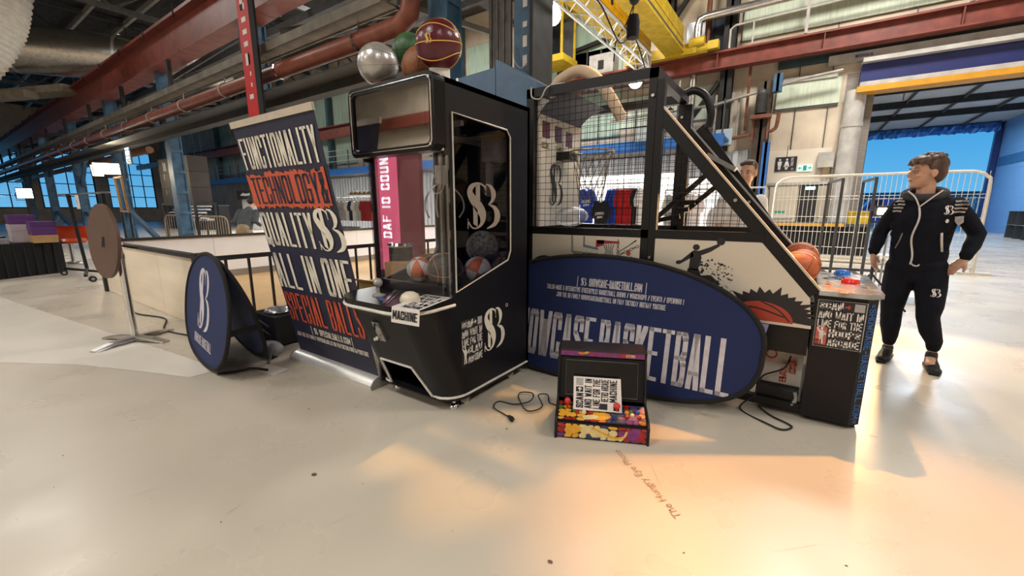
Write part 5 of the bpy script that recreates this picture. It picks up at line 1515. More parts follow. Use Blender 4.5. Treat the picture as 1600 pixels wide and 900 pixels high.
def hand(g, wrist, dirv, palm_n, s=1.0, curl=.35, thumb=1):
    """palm, four unequal bent fingers and a thumb leaving the side of the palm"""
    w = Vector(wrist); d = Vector(dirv).normalized(); n = Vector(palm_n); n = (n - d * n.dot(d)).normalized(); x = d.cross(n)
    g.limb([(w, .026 * s, .022 * s), (w + d * .035 * s, .036 * s, .019 * s), (w + d * .085 * s, .041 * s, .016 * s)], side=x)
    base = w + d * .085 * s
    for i, (off, ln) in enumerate(((-.030, .068), (-.010, .078), (.011, .073), (.030, .056))):
        p = base + x * off * s; pts = [(p - d * .01, .0095 * s, .0095 * s)]; a = curl * .5
        for k, f in enumerate((.42, .33, .25)):
            dd = d * cos(a) + n * sin(a) + x * off * 1.2
            p = p + dd.normalized() * ln * s * f
            pts.append((p, (.0088 - .001 * k) * s, (.0088 - .001 * k) * s)); a += curl
        g.limb(pts, side=x, n=8)
    tb = w + d * .03 * s - x * .03 * s * thumb
    dd = (d * .75 - x * .7 * thumb + n * .25).normalized()
    g.limb([(tb, .014 * s, .013 * s), (tb + dd * .035 * s, .0115 * s, .011 * s), (tb + (dd * .75 + d * .35 + n * .15).normalized() * .064 * s, .0092 * s, .009 * s)], side=x, n=8)

def head(g, c, yaw, s=1.0, pitch=0.0):
    """head facing -Y when yaw = 0, turned to -X for positive yaw"""
    R = Matrix.Rotation(-yaw, 3, 'Z') @ Matrix.Rotation(pitch, 3, 'X')
    c = Vector(c)
    def E(p, r): g.ell(c + R @ (Vector(p) * s), Vector(r) * s, R)
    E((0, .012, .03), (.076, .096, .090))          # cranium
    E((0, -.018, -.045), (.060, .072, .075))       # mid face
    E((0, -.040, -.090), (.040, .042, .030))       # jaw and chin
    E((0, -.072, -.102), (.018, .016, .014))
    E((-.03, -.078, .018), (.028, .014, .010)); E((.03, -.078, .018), (.028, .014, .010))      # brow
    E((-.040, -.068, -.030), (.020, .018, .018)); E((.040, -.068, -.030), (.020, .018, .018))  # cheeks
    g.limb([(c + R @ (Vector((0, -.086, .010)) * s), .008 * s, .008 * s), (c + R @ (Vector((0, -.104, -.022)) * s), .012 * s, .012 * s), (c + R @ (Vector((0, -.100, -.034)) * s), .015 * s, .010 * s)], n=8)
    E((0, -.086, -.060), (.021, .010, .006)); E((0, -.084, -.070), (.019, .010, .007))        # lips
    for q in (-1, 1):
        E((q * .076, .010, -.012), (.010, .022, .032))
    return R, c

def face_bits(t, R, c, s=1.0):
    for q in (-1, 1):
        p = c + R @ (Vector((q * .031, -.079, -.004)) * s)
        g = G().ball(tuple(p), .0085 * s, 10, 7, (1.2, 1, .7))
        e = local_obj('eye', g, mat('eye_white', (.38, .33, .29), .3, noise=.05, scale=30), t)
        p = c + R @ (Vector((q * .031, -.0845, -.004)) * s)
        local_obj('iris', G().ball(tuple(p), .0056 * s, 8, 6), mat('iris_brown', (.05, .03, .02), .2, noise=.1, scale=30), e)
        g = G().tube([c + R @ (Vector((q * .016, -.090, .021)) * s), c + R @ (Vector((q * .034, -.090, .027)) * s), c + R @ (Vector((q * .054, -.074, .021)) * s)], [.003 * s, .0045 * s, .002 * s], 6)
        local_obj('eyebrow', g, HAIRD, t)
    g = G().tube([c + R @ (Vector((-.02, -.090, -.065)) * s), c + R @ (Vector((0, -.097, -.0645)) * s), c + R @ (Vector((.02, -.090, -.065)) * s)], .0028 * s, 6)
    local_obj('mouth', g, mat('lip_tone', (.30, .12, .09), .5, noise=.1, scale=30), t)

HAIRD = mat('dark_brown_hair', (.10, .050, .035), .5, noise=.6, scale=30, bump=.4, stretch=(1, 1, .25))
TRACK = mat('navy_black_tracksuit', (.007, .008, .014), .9, noise=.35, scale=9, bump=.6, spec=.2)

# ---- the man walking in the dark tracksuit
mp_ = Vector((.915, 4.79, 0)); mrz = -math.atan2(mp_.x, mp_.y)
man = thing('person', 'person with brown hair walking in a dark zip tracksuit, looking aside, behind the hoops arcade', 'person', tuple(mp_), mrz)
HD = (-.112, .0, 1.625)
J = dict(neck=(-.095, .02, 1.44), chest=(-.07, .01, 1.24), waist=(-.075, .02, 1.02), pelvis=(-.07, .02, .90),
         shR=(-.245, .03, 1.365), elR=(-.335, .07, 1.13), wrR=(-.352, -.01, .945), shL=(.105, .03, 1.37), elL=(.245, .09, 1.13), wrL=(.205, -.03, .945),
         hipR=(-.165, .02, .86), knR=(-.172, .01, .49), anR=(-.155, .07, .10), hipL=(.03, .02, .86), knL=(.058, -.05, .48), anL=(.125, .0, .125))
V = {k: Vector(v) for k, v in J.items()}
g = Loft()
Rh, ch_ = head(g, HD, 1.02, 1.10, -.05)
g.limb([(V['neck'] - Vector((0, 0, .06)), .07, .065), (V['neck'], .060, .060), (Vector(HD) + Vector((.02, .02, -.06)), .056, .058)])
g.limb([(V['pelvis'] - Vector((0, 0, .03)), .13, .09), (V['waist'], .12, .085), (V['chest'], .145, .095), (V['neck'] - Vector((0, 0, .09)), .12, .075)])
for s_ in 'RL':
    g.limb([(V['sh' + s_], .05, .05), (V['el' + s_], .036, .036), (V['wr' + s_], .026, .024)])
    g.limb([(V['hip' + s_], .075, .075), (V['kn' + s_], .05, .05), (V['an' + s_] + Vector((0, 0, .03)), .034, .036)])
    g.limb([(V['an' + s_] + Vector((0, .02, -.03)), .034, .03), (V['an' + s_] + Vector((0, -.12, -.065)), .035, .018)])
hand(g, V['wrR'], (.10, -.12, -1), (.9, -.3, 0), 1.02, .38, 1)
hand(g, V['wrL'], (-.55, -.12, -.75), (-.2, .3, -.9), 1.05, .22, -1)
body = local_obj('body', fuse('body', g, .0068, SKIN, man, 3), SKIN, man)
face_bits(man, Rh, ch_, 1.10)
# hair: swept fringe and short sides
g = Loft()
def HE(p, r):
    g.ell(ch_ + Rh @ (Vector(p) * 1.10), Vector(r) * 1.10, Rh)
HE((0, .026, .058), (.083, .100, .078)); HE((0, .066, .0), (.074, .056, .080)); HE((0, -.052, .084), (.066, .046, .034)); HE((.046, .02, .035), (.040, .06, .045)); HE((-.046, .02, .035), (.040, .06, .045))
random.seed(4)
for k in range(16):
    a = -1.3 + 2.6 * k / 15
    p0 = ch_ + Rh @ (Vector((.07 * sin(a), -.06 * cos(a) - .012, .095)) * 1.1); p1 = ch_ + Rh @ (Vector((.088 * sin(a) + random.uniform(-.01, .01), -.10 * cos(a) - .008, .055 + random.uniform(-.012, .012))) * 1.1)
    g.limb([(p0, .016, .016), ((p0 + p1) / 2 + Rh @ Vector((0, -.01, .008)), .013, .013), (p1, .006, .006)], n=7)
for k in range(26):
    a = random.uniform(0, 2 * pi); b = random.uniform(.35, 1.1)
    d = Vector((cos(a) * sin(b), sin(a) * sin(b), cos(b)))
    p0 = ch_ + Rh @ (Vector((d.x * .085, .028 + d.y * .10, .06 + d.z * .082)) * 1.1)
    tg = Vector((d.x * .5, -.6 + d.y * .3, -.35 - .5 * (1 - d.z)))
    g.limb([(p0, .017, .013), (p0 + Rh @ (d * .006 + tg * .022), .014, .010), (p0 + Rh @ (d * .002 + tg * .045), .006, .005)], n=6)
local_obj('hair', fuse('hair', g, .0065, HAIRD, man, 2), HAIRD, man)
# jacket
g = Loft()
g.limb([(V['pelvis'] + Vector((-.0, 0, -.02)), .178, .118), (V['pelvis'] + Vector((0, 0, .06)), .185, .125), (V['waist'], .182, .122), (V['chest'], .198, .128), (V['chest'] + Vector((-.002, .01, .10)), .192, .118), (V['neck'] - Vector((0, 0, .06)), .115, .088)])
for s_, q in (('R', -1), ('L', 1)):
    mid = (V['sh' + s_] + V['el' + s_]) / 2; m2 = (V['el' + s_] + V['wr' + s_]) / 2
    g.limb([(V['neck'] + Vector((q * .06, 0, -.075)), .068, .068), (V['sh' + s_] + Vector((-q * .012, 0, -.005)), .070, .074), (mid, .060, .068), (V['el' + s_], .056, .060), (m2, .054, .056), (V['wr' + s_] + Vector((0, 0, .03)), .041, .040)])
    w_ = V['wr' + s_]
    g.limb([(w_ + Vector((0, 0, .035)), .046, .044), (w_ + Vector((0, 0, .005)), .038, .036)])
for k in range(3):
    z = 1.05 + .07 * k
    g.limb([(Vector((-.24 - .01 * k, -.03, z)), .02, .03), (Vector((.09, -.03, z - .02)), .02, .03)], side=(0, 1, 0))
jk_g = fuse('jacket', g, .011, TRACK, man, 4)
bvh = BVHTree.FromPolygons([Vector(p) for p in jk_g.v], jk_g.f)
jacket = local_obj('jacket', jk_g, TRACK, man)
g = Loft()
hp = [(V['neck'] + Vector((.115 * sin(a), .075 * cos(a) * (1.0 if cos(a) > 0 else .9), .012 + .035 * cos(a)))) for a in [2 * pi * k / 16 for k in range(17)]]
g.limb([(p, .034, .038) for p in hp[1:-1]] + [(hp[1], .034, .038)], side=(0, 0, 1))
g.ell(V['neck'] + Vector((.03, .10, -.03)), (.13, .075, .10))
hood_g = fuse('hood', g, .010, TRACK, man, 3)
local_obj('hood', hood_g, mat('grey_black_hood', (.035, .034, .038), .85, noise=.3, scale=20, bump=.3), man)
def onj(x, z, d=.006, tree=None, y0=-1):
    h = (tree or bvh).ray_cast(Vector((x, y0, z)), Vector((0, 1, 0)))
    return (h[0] + Vector((0, -d, 0))) if h[0] else Vector((x, -.14, z))
ZIP = mat('pale_zip', (.66, .62, .60), .4, noise=.1, scale=60)
zp = [onj(-.112 + .012 * sin(k * .4), 1.345 - .47 * k / 22) for k in range(23)]
local_obj('zip', G().tube(zp, .0075, 6), ZIP, man)
for q in (-1, 1):
    local_obj('zip_edge', G().tube(smooth_path([onj(-.112, 1.345), V['neck'] + Vector((q * .05, -.115, -.02)), V['neck'] + Vector((q * .10, -.07, .035))], 5), .006, 6), ZIP, man)
local_obj('drawcord', G().tube(smooth_path([onj(-.10, .885), onj(-.085, .868, .012), onj(-.06, .865, .012), onj(-.05, .878)], 5), .006, 6), ZIP, man)
local_obj('pocket_zip', G().tube([onj(.045, 1.14), onj(.052, 1.08), onj(.066, .99)], .009, 6), ZIP, man)
local_obj('pocket_zip', G().tube([onj(-.185, 1.13), onj(-.195, 1.07), onj(-.215, 1.0)], .006, 6), mat('zip_grey', (.20, .18, .18), .5, noise=.1, scale=40), man)
def jquad(polys, x, z, w, h, m, name, tree=None):
    g = G()
    for p in polys: g.poly([onj(x + a, z + b, .004, tree) for a, b in p])
    return local_obj(name, g, m, man, smooth=False)
jquad(logo_polys(.055, .07), .035, 1.285, 0, 0, PAPER, 'chest_monogram')
jquad([[(.01 * cos(k), .016 * sin(k)) for k in [i * pi / 5 for i in range(10)]]], .062, 1.235, 0, 0, PAPER, 'chest_badge')
SHP = mat('shoulder_print', (.42, .38, .36), .7, noise=.3, scale=50)
for (xs, zs, w_) in ((-.275, 1.345, .075), (.085, 1.34, .085)):
    g = G()
    for r in range(4):
        z = zs + .055 - .028 * r; w2 = w_ * (1 - .1 * abs(r - 1))
        g.poly([onj(xs, z, .004), onj(xs + w2 * .5, z + .004, .004), onj(xs + w2, z, .004), onj(xs + w2 * .95, z - .014, .004), onj(xs + w2 * .5, z - .010, .004), onj(xs + .006, z - .014, .004)])
    local_obj('shoulder_stripe', g, SHP, man, smooth=False)
local_obj('shoulder_patch', G().poly([onj(.10, 1.27, .004), onj(.15, 1.275, .004), onj(.155, 1.225, .004), onj(.125, 1.20, .004), onj(.105, 1.23, .004)]), SHP, man, smooth=False)
# trousers
g = Loft()
g.limb([(V['pelvis'] + Vector((-.0, 0, .03)), .165, .112), (V['pelvis'] - Vector((0, 0, .03)), .180, .122), (V['pelvis'] - Vector((0, 0, .10)), .165, .115)])
for s_ in 'RL':
    th = (V['hip' + s_] + V['kn' + s_]) / 2; cf = V['kn' + s_] * .55 + V['an' + s_] * .45
    g.limb([(V['hip' + s_], .102, .112), (th, .102, .106), (V['kn' + s_] + Vector((0, 0, .05)), .088, .088), (V['kn' + s_] - Vector((0, 0, .04)), .076, .078), (cf, .072, .082), (V['an' + s_] + Vector((0, 0, .10)), .056, .058), (V['an' + s_] + Vector((0, 0, .05)), .047, .050)])
tr_g = fuse('trousers', g, .011, TRACK, man, 4)
bvt = BVHTree.FromPolygons([Vector(p) for p in tr_g.v], tr_g.f)
local_obj('trousers', tr_g, TRACK, man)
jquad(logo_polys(.062, .065), .048, .625, 0, 0, PAPER, 'thigh_monogram', bvt)
SHOE = mat('black_shoe', (.012, .012, .013), .6, noise=.3, scale=40, bump=.2)
for s_, tip in (('R', (-.02, -.20, 0)), ('L', (.03, -.19, -.01))):
    a = V['an' + s_]; zf = .0
    t_ = Vector(tip)
    g = Loft()
    g.limb([(a + Vector((0, .045, -a.z + .05)), .034, .036), (a + Vector((0, 0, -a.z + .065)), .042, .045), (a + t_ * .5 + Vector((0, 0, -a.z + .048)), .046, .036), (a + t_ * .95 + Vector((0, 0, -a.z + .032)), .040, .024)])
    g.limb([(a + Vector((0, .01, -a.z + .09)), .042, .048), (a + Vector((0, 0, .0)), .040, .044)])
    sg_ = fuse('shoe', g, .008, SHOE, man, 2)
    sg_.v = [(p[0], p[1], max(p[2], .012)) for p in sg_.v]
    sh_ = local_obj('shoe', sg_, SHOE, man)
    local_obj('sole', G().prism([(a.x - .045, a.y + .085, .0), (a.x + .045, a.y + .085, 0), (a.x + t_.x + .046, a.y + t_.y * .6, 0), (a.x + t_.x + .03, a.y + t_.y - .035, 0), (a.x + t_.x - .03, a.y + t_.y - .035, 0), (a.x + t_.x - .046, a.y + t_.y * .6, 0)], (0, 0, .022)), RUBBER, sh_, smooth=False)
    for k in range(3):
        y = a.y - .045 - .03 * k
        local_obj('lace', G().tube([(a.x - .03 + t_.x * .3, y, .088 - .012 * k), (a.x + t_.x * .3, y - .006, .098 - .014 * k), (a.x + .03 + t_.x * .3, y, .088 - .012 * k)], .004, 5), mat('grey_lace', (.12, .12, .12), .7, noise=.1, scale=40), sh_)

# ---- simpler visitors further back
def visitor(label, loc, rz, top, trousers, hairm, yaw=0.0, pitch=0.0, bend=0.0, h=1.0, short=True, arm=.25, hairy=1.0):
    t = thing('person', label, 'person', loc, rz)
    S = lambda p: Vector(p) * h
    def B(p):
        p = Vector(p)
        if p.z > .95:
            d = p.z - .95; p = Vector((p.x, p.y - d * sin(bend), .95 + d * cos(bend)))
        return p * h
    g = Loft()
    hd = B((0, -.02, 1.66))
    R, c = head(g, hd, yaw, 1.0 * h, pitch)
    g.limb([(B((0, .02, 1.40)), .065, .06), (B((0, .0, 1.50)), .054, .054), (hd + Vector((0, .015, -.07)), .052, .054)])
    g.limb([(B((0, 0, .92)), .12, .085), (B((0, 0, 1.10)), .12, .085), (B((0, 0, 1.28)), .15, .095), (B((0, .01, 1.40)), .12, .07)])
    for q in (-1, 1):
        sh, el, wr = B((q * .18, .01, 1.38)), B((q * .225, .02, 1.12)), B((q * .20, -arm, 1.02))
        g.limb([(sh, .045, .045), (el, .036, .036), (wr, .025, .024)])
        hand(g, wr, (-.25 * q, -.9, -.25), (-q, 0, -.2), h, .4, q)
        g.limb([(S((q * .09, 0, .90)), .075, .08), (S((q * .10, -.01, .48)), .05, .052), (S((q * .10, .02, .09)), .035, .037)])
        g.limb([(S((q * .10, .04, .05)), .036, .034), (S((q * .105, -.14, .035)), .038, .024)])
    local_obj('body', fuse('body', g, .010, SKIN, t, 2), SKIN, t)
    face_bits(t, R, c, h)
    g = Loft()
    for p, r in (((0, .032, .058), (.082, .094, .074)), ((0, .066, 0), (.074, .056, .080)), ((.02, -.040, .098), (.052, .042, .024)), ((-.03, -.046, .090), (.036, .036, .020)), ((.045, .02, .035), (.040, .055, .045)), ((-.045, .02, .035), (.040, .055, .045))):
        g.ell(c + R @ (Vector(p) * h), Vector(r) * h * hairy, R)
    local_obj('hair', fuse('hair', g, .011, hairm, t, 2), hairm, t)
    g = Loft()
    g.limb([(B((0, 0, .90)), .165, .115), (B((0, 0, 1.10)), .162, .112), (B((0, 0, 1.28)), .178, .118), (B((0, .01, 1.40)), .15, .09), (B((0, .012, 1.455)), .085, .075)])
    for q in (-1, 1):
        sh, el, wr = B((q * .18, .01, 1.38)), B((q * .225, .02, 1.12)), B((q * .20, -arm, 1.02))
        if short: g.limb([(sh, .075, .075), (sh.lerp(el, .8), .068, .072)])
        else: g.limb([(sh, .075, .075), (el, .058, .060), (wr, .042, .04)])
    local_obj('shirt', fuse('shirt', g, .013, top, t, 3), top, t)
    g = Loft()
    g.limb([(S((0, 0, .96)), .155, .11), (S((0, 0, .86)), .165, .115)])
    for q in (-1, 1):
        g.limb([(S((q * .085, 0, .86)), .092, .1), (S((q * .10, -.01, .48)), .07, .074), (S((q * .10, .02, .12)), .055, .058)])
    local_obj('trousers', fuse('trousers', g, .014, trousers, t, 3), trousers, t)
    for q in (-1, 1):
        g = Loft().limb([(S((q * .10, .045, .05)), .042, .045), (S((q * .105, -.07, .05)), .046, .04), (S((q * .108, -.17, .035)), .04, .026)])
        g.v = [(p[0], p[1], max(p[2], .003)) for p in g.v]
        local_obj('shoe', g, SHOE, t)
    return t
TEE = mat('white_tee', (.72, .70, .70), .8, noise=.08, scale=8, bump=.15)
visitor('person in a white t-shirt with short dark hair standing behind the sloping hoops rail', (-.55, 5.2, 0), .55, TEE, mat('dark_trousers', (.03, .03, .035), .8, noise=.2, scale=20), mat('short_dark_hair', (.07, .045, .03), .6, noise=.4, scale=40, bump=.3), .75, .12, .06, 1.03)
visitor('person with reddish hair in a white t-shirt seen through the hoops arcade struts', (-1.0, 7.4, 0), .2, TEE, mat('dark_trousers', (.03, .03, .035), .8), mat('ginger_hair', (.32, .09, .04), .6, noise=.4, scale=40, bump=.3), -.2, .25, .10, .93)
visitor('person in a grey jacket with back turned, half hidden by the roll-up stand', (-9.95, 4.15, 0), -2.5, mat('grey_jacket', (.07, .085, .10), .8, noise=.25, scale=10, bump=.2), mat('khaki_trousers', (.36, .27, .17), .8, noise=.2, scale=15), mat('black_hair', (.02, .015, .012), .6, noise=.4, scale=40), .0, .45, .62, .97, False)

# ================================================================ SHOP AND HALL FURNITURE
def tee_mesh(w=.50, h=.68, d=.10):
    g = G()
    out = [(-.5, 0), (.5, 0), (.5, .62), (.74, .50), (.86, .68), (.56, .96), (.20, 1.0), (.0, .93), (-.20, 1.0), (-.56, .96), (-.86, .68), (-.74, .50), (-.5, .62)]
    pts = [(x * w, 0, z * h) for x, z in out]
    g.prism([(x, -d / 2, z) for x, y, z in pts], (0, d, 0))
    return g
def tee(label, loc, rz, m, group=None, printm=None, d=.10, w=.25, folds=0):
    t = thing('t_shirt', label, 't-shirt', loc, rz, group)
    g = tee_mesh(w, .68, d)
    M_ = wm(t); g.v = [tuple(M_ @ Vector(p)) for p in g.v]
    obj('shirt', g, m, t)
    g = G().tube([(-.17, 0, .66), (0, 0, .70), (.17, 0, .66)], .006, 5).tube(smooth_path([(0, 0, .70), (0, 0, .74), (.02, 0, .765), (.0, 0, .785), (-.02, 0, .77)], 3), .003, 5)
    g.v = [tuple(M_ @ Vector(p)) for p in g.v]
    obj('hanger', g, DARK, t)
    if printm:
        f = Frame(M_ @ Vector((0, -d / 2, 0)), M_.to_3x3() @ Vector((1, 0, 0)), (0, 0, 1), .003)
        g = G()
        put_polys(g, f, [[(-.10, .40), (.10, .42), (.09, .47), (-.09, .46)], [(-.06, .34), (.07, .36), (.06, .39), (-.05, .385)]])
        obj('chest_print', g, printm, t)
    return t
TB = mat('tee_blue', (.03, .09, .55), .8, noise=.25, scale=9, bump=.2)
TR = mat('tee_red', (.62, .02, .02), .8, noise=.25, scale=9, bump=.2)
TK = mat('tee_black', (.015, .015, .018), .85, noise=.25, scale=9, bump=.2)
TW = mat('tee_white', (.72, .70, .68), .8, noise=.1, scale=9, bump=.2)
TN = mat('tee_navy', (.02, .025, .07), .85, noise=.25, scale=9, bump=.2)
TL = mat('tee_lilac', (.42, .36, .52), .8, noise=.2, scale=9, bump=.2)
TG = mat('tee_green_grey', (.45, .47, .40), .8, noise=.2, scale=9, bump=.2)
TM = mat('tee_dark_red', (.28, .015, .02), .8, noise=.2, scale=9, bump=.2)
TP = mat('tee_checked', (.16, .16, .17), .8, noise=.85, scale=14, col2=(.55, .54, .52))
TPK = mat('tee_pink', (.62, .06, .22), .8, noise=.2, scale=9)
def garment_rail(label, x0, x1, y, z, m=WHITE):
    t = thing('garment_rail', label, 'garment rail', ((x0 + x1) / 2, y, 0))
    obj('hanging_bar', G().tube([(x0, y, z), (x1, y, z)], .016, 8), m, t)
    for x in (x0, x1):
        obj('upright', G().tube([(x, y, .1), (x, y, z)], .018, 8), m, t)
        obj('foot_bar', G().beam((x, y - .28, .08), (x, y + .28, .08), .03, .03), m, t)
        for q in (-.26, .26):
            obj('castor', G().cyl((x - .01, y + q, .035), .035, .02, 12, 'x'), RUBBER, t)
    obj('lower_bar', G().tube([(x0, y, .16), (x1, y, .16)], .014, 8), m, t)
    return t
garment_rail('white garment rail with blue, red and black t-shirts behind the wire cage', -3.85, -2.42, 8.05, 1.82)
tee('bright blue t-shirt with white chest print hanging face on', (-3.62, 7.93, 1.04), .1, TB, None, PAPER)
tee('black t-shirt with small white print hanging lower beside the blue one', (-3.28, 7.86, .80), -.1, TK, None, PAPER, w=.23)
gr = 'blue t-shirts hung edge on'
for k in range(3): tee(['first','second','third'][k] + ' from the left of three blue t-shirts hung edge on by the red ones', (-3.13 + .06 * k, 8.05, 1.03), 1.25 + .08 * k, TB, gr, d=.045)
gr = 'red t-shirts on the white rail'
tr_ = tee('first red t-shirt from the left in the row of red ones', (-2.95, 8.05, 1.03), 1.2, TR, gr, d=.05)
for k in range(1, 6): dup(tr_, (-2.95 + .052 * k, 8.05, 1.03), 1.2 + .05 * (k % 3), ['', 'second', 'third', 'fourth', 'fifth', 'last'][k] + ' red t-shirt from the left in the row of red ones')
tee('black t-shirt hanging between the red ones and a white one', (-2.62, 8.05, 1.03), .9, TK, d=.08)
tee('white t-shirt hanging beside the last black one behind the hoops post', (-2.52, 8.05, 1.03), 1.1, TW, d=.06)
garment_rail('white garment rail with pale and pink clothes behind the hoops struts', -2.25, -.55, 8.6, 1.70)
for k, (x, m, rz, lb) in enumerate([(-2.12, TG, .9, 'pale grey-green t-shirt on the rail behind the hoops post'), (-1.98, TL, .9, 'lilac t-shirt on the rail behind the hoops struts'), (-1.86, TN, .8, 'navy t-shirt next to the lilac one'), (-1.70, TW, .9, 'white t-shirt at the middle of the rail behind the struts'), (-.86, TPK, 1.1, 'pink t-shirt at the right end of the rear rail'), (-.72, TK, 1.1, 'black t-shirt next to the pink one at the rail end')]):
    tee(lb, (x, 8.6, .92), rz, m, d=.06)
# left shop rail, seen between roll-up stand and claw machine
garment_rail('chrome garment rail with mixed t-shirts left of the claw machine', -13.9, -11.9, 9, 1.72, STEEL)
for k, (x, m, lb) in enumerate([(-13.75, TP, 'checked black and white t-shirt at the left end of the chrome rail'), (-13.5, TP, 'second checked t-shirt on the chrome rail'), (-13.25, TW, 'white t-shirt next to the checked ones on the chrome rail'), (-13.05, TN, 'navy t-shirt between two white ones on the chrome rail'), (-12.85, TW, 'white t-shirt right of the navy one on the chrome rail'), (-12.65, TG, 'grey-green t-shirt left of the dark red one'), (-12.38, TM, 'dark red t-shirt hanging at the right end of the chrome rail'), (-12.1, TM, 'dark red t-shirt behind the left claw machine window')]):
    tee(lb, (x, 9, .92), .25, m, w=.22)
sh = thing('wall_shelf', 'white shelf of folded khaki caps above the chrome rail', 'shelf', (-12.9, 9.5, 1.8))
obj('shelf_board', G().box((-13.9, 9.3, 1.80), (-11.9, 9.7, 1.83)), WHITE, sh)
for x in (-13.85, -11.95): obj('bracket', G().box((x, 9.66, 0), (x + .04, 9.7, 1.83)), STEEL, sh)
CAPM = mat('khaki_cap', (.16, .13, .08), .8, noise=.4, scale=20)
cp_ = thing('cap', 'first khaki cap from the left on the white shelf', 'cap', (-13.6, 9.45, 1.83), 0, 'khaki caps on the shelf')
g = G().lathe([(.11, 0), (.11, .05), (.08, .11), (.02, .135), (.0001, .137)], (-13.6, 9.45, 1.83), 14)
obj('crown', g, CAPM, cp_, smooth=True)
obj('peak', G().prism([(-13.7, 9.36, 1.835), (-13.5, 9.36, 1.835), (-13.53, 9.26, 1.83), (-13.67, 9.26, 1.83)], (0, 0, .012)), CAPM, cp_)
for k in range(1, 6): dup(cp_, (-13.6 + .25 * k, 9.45, 1.83), .1 * k, ['', 'second', 'third', 'fourth', 'fifth', 'last'][k] + ' khaki cap from the left on the white shelf')
# counter with a paper cup
ctn = thing('shop_counter', 'long black shop counter behind the white cage boards', 'counter', (-14, 8.2, 0))
obj('counter_body', G().box((-15.9, 8.0, 0), (-12.2, 8.6, .70)), BLACKF, ctn)
obj('counter_top', G().box((-15.95, 7.95, .70), (-12.15, 8.65, .74)), BLACKM, ctn)
cu_ = thing('paper_cup', 'cream paper cup standing on the black shop counter', 'cup', (-13.6, 8.1, .74))
obj('cup_body', G().lathe([(.05, 0), (.068, .2)], (-13.6, 8.1, .74), 14), mat('cup_cream', (.70, .60, .38), .5, noise=.1, scale=20), cu_, smooth=True)
obj('rolled_rim', G().lathe([(.068, .195), (.075, .2), (.068, .21)], (-13.6, 8.1, .74), 14), WHITE, cu_, smooth=True)
# display panels and screens in the bright shop
DISP = mat('white_display_wall', (.80, .80, .80), .6, noise=.06, scale=2)
for i, (x0, x1, y, z1, lb) in enumerate([(-6.9, -3.0, 12.6, 2.35, 'wide white partition wall behind the t-shirt rail'), (-2.8, -1.3, 13.2, 2.2, 'narrow white partition behind the hoops struts'), (-31, -26.5, 13.0, 2.0, 'white partition behind the shoe racks')]):
    t = thing('partition', lb, 'partition', ((x0 + x1) / 2, y, 0))
    n_ = max(2, int((x1 - x0) / 1.3))
    for k in range(n_):
        a = x0 + (x1 - x0) * k / n_; b = x0 + (x1 - x0) * (k + 1) / n_
        obj('panel', G().box((a + .01, y, .02), (b - .01, y + .04, z1)), DISP, t)
    obj('foot', G().box((x0, y - .12, 0), (x0 + .06, y + .16, .03)).box((x1 - .06, y - .12, 0), (x1, y + .16, .03)), GREYP, t)
pst = thing('poster', 'black poster with a pale reclining figure above the shoe racks', 'poster', (-30.3, 12.9, 2.2))
obj('poster_sheet', G().box((-31.4, 12.9, 1.95), (-29.2, 12.94, 2.52)), TK, pst)
obj('figure_print', G().prism([(-30.9, 12.895, 2.2), (-30.5, 12.895, 2.36), (-30.0, 12.895, 2.3), (-29.5, 12.895, 2.34), (-29.5, 12.895, 2.2), (-30.1, 12.895, 2.15), (-30.6, 12.895, 2.18)], (0, -.003, 0)), PAPER, pst)
fl_ = thing('hanging_flag', 'dark flag and maroon flag pair hanging below the gallery at left', 'flag', (-34.4, 12.2, 2.2))
obj('flag_cord', G().tube([(-35.5, 12.21, 2.6), (-35.5, 12.21, 9.3)], .015, 5).tube([(-34.3, 12.21, 3.0), (-34.3, 12.21, 9.3)], .015, 5), DARK, fl_)
obj('flag_cloth', G().box((-36.2, 12.2, 1.9), (-34.9, 12.22, 2.7)), DARK2, fl_)
obj('flag_cloth', G().box((-34.8, 12.2, 2.0), (-33.8, 12.22, 3.1)), mat('maroon_flag', (.12, .035, .04), .7, noise=.2, scale=5), fl_)
# sloping shoe racks
rk = thing('shoe_rack', 'long low rack of sneaker rows under the gallery at left', 'rack', (-34, 10.8, 0))
obj('rack_body', G().box((-37.5, 10.9, 0), (-31.0, 11.6, .8)), BLACKM, rk)
for r in range(4):
    obj('rack_shelf', G().box((-37.5, 10.5 + .25 * r, .80 + .20 * r), (-31.0, 10.75 + .25 * r, .82 + .20 * r)), DARK2, rk)
s0 = thing('sneaker', 'first sneaker from the left in the lowest row of the long low rack', 'sneaker', (-37.2, 10.62, .82), 0, 'sneakers on the long rack')
g = G().prism([(-.06, y, z) for y, z in ((-.15, 0), (-.15, .04), (-.08, .07), (.03, .12), (.14, .13), (.15, 0))], (.12, 0, 0))
g.v = [(p[0] - 37.2, p[1] + 10.62, p[2] + .82) for p in g.v]
obj('upper', g, TW, s0)
obj('sole', G().box((-37.265, 10.46, .82), (-37.135, 10.775, .845)), BLACKM, s0)
ORD = ['first', 'second', 'third', 'fourth', 'fifth', 'sixth', 'seventh', 'eighth', 'ninth', 'tenth', 'eleventh', 'last']
for r in range(4):
    for k in range(12):
        if r == 0 and k == 0: continue
        dup(s0, (-37.2 + .53 * k, 10.62 + .25 * r, .82 + .20 * r), .15 * ((k + r) % 3 - 1), '%s sneaker from the left in the %s row of the long low rack' % (ORD[k], ['lowest', 'second', 'third', 'top'][r]))
wt = thing('display_table', 'black display table with white paper stacks left of the person in grey', 'table', (-23.5, 8.4, 0))
obj('table_top', G().box((-25.4, 8.0, .72), (-21.8, 8.9, .76)), BLACKM, wt)
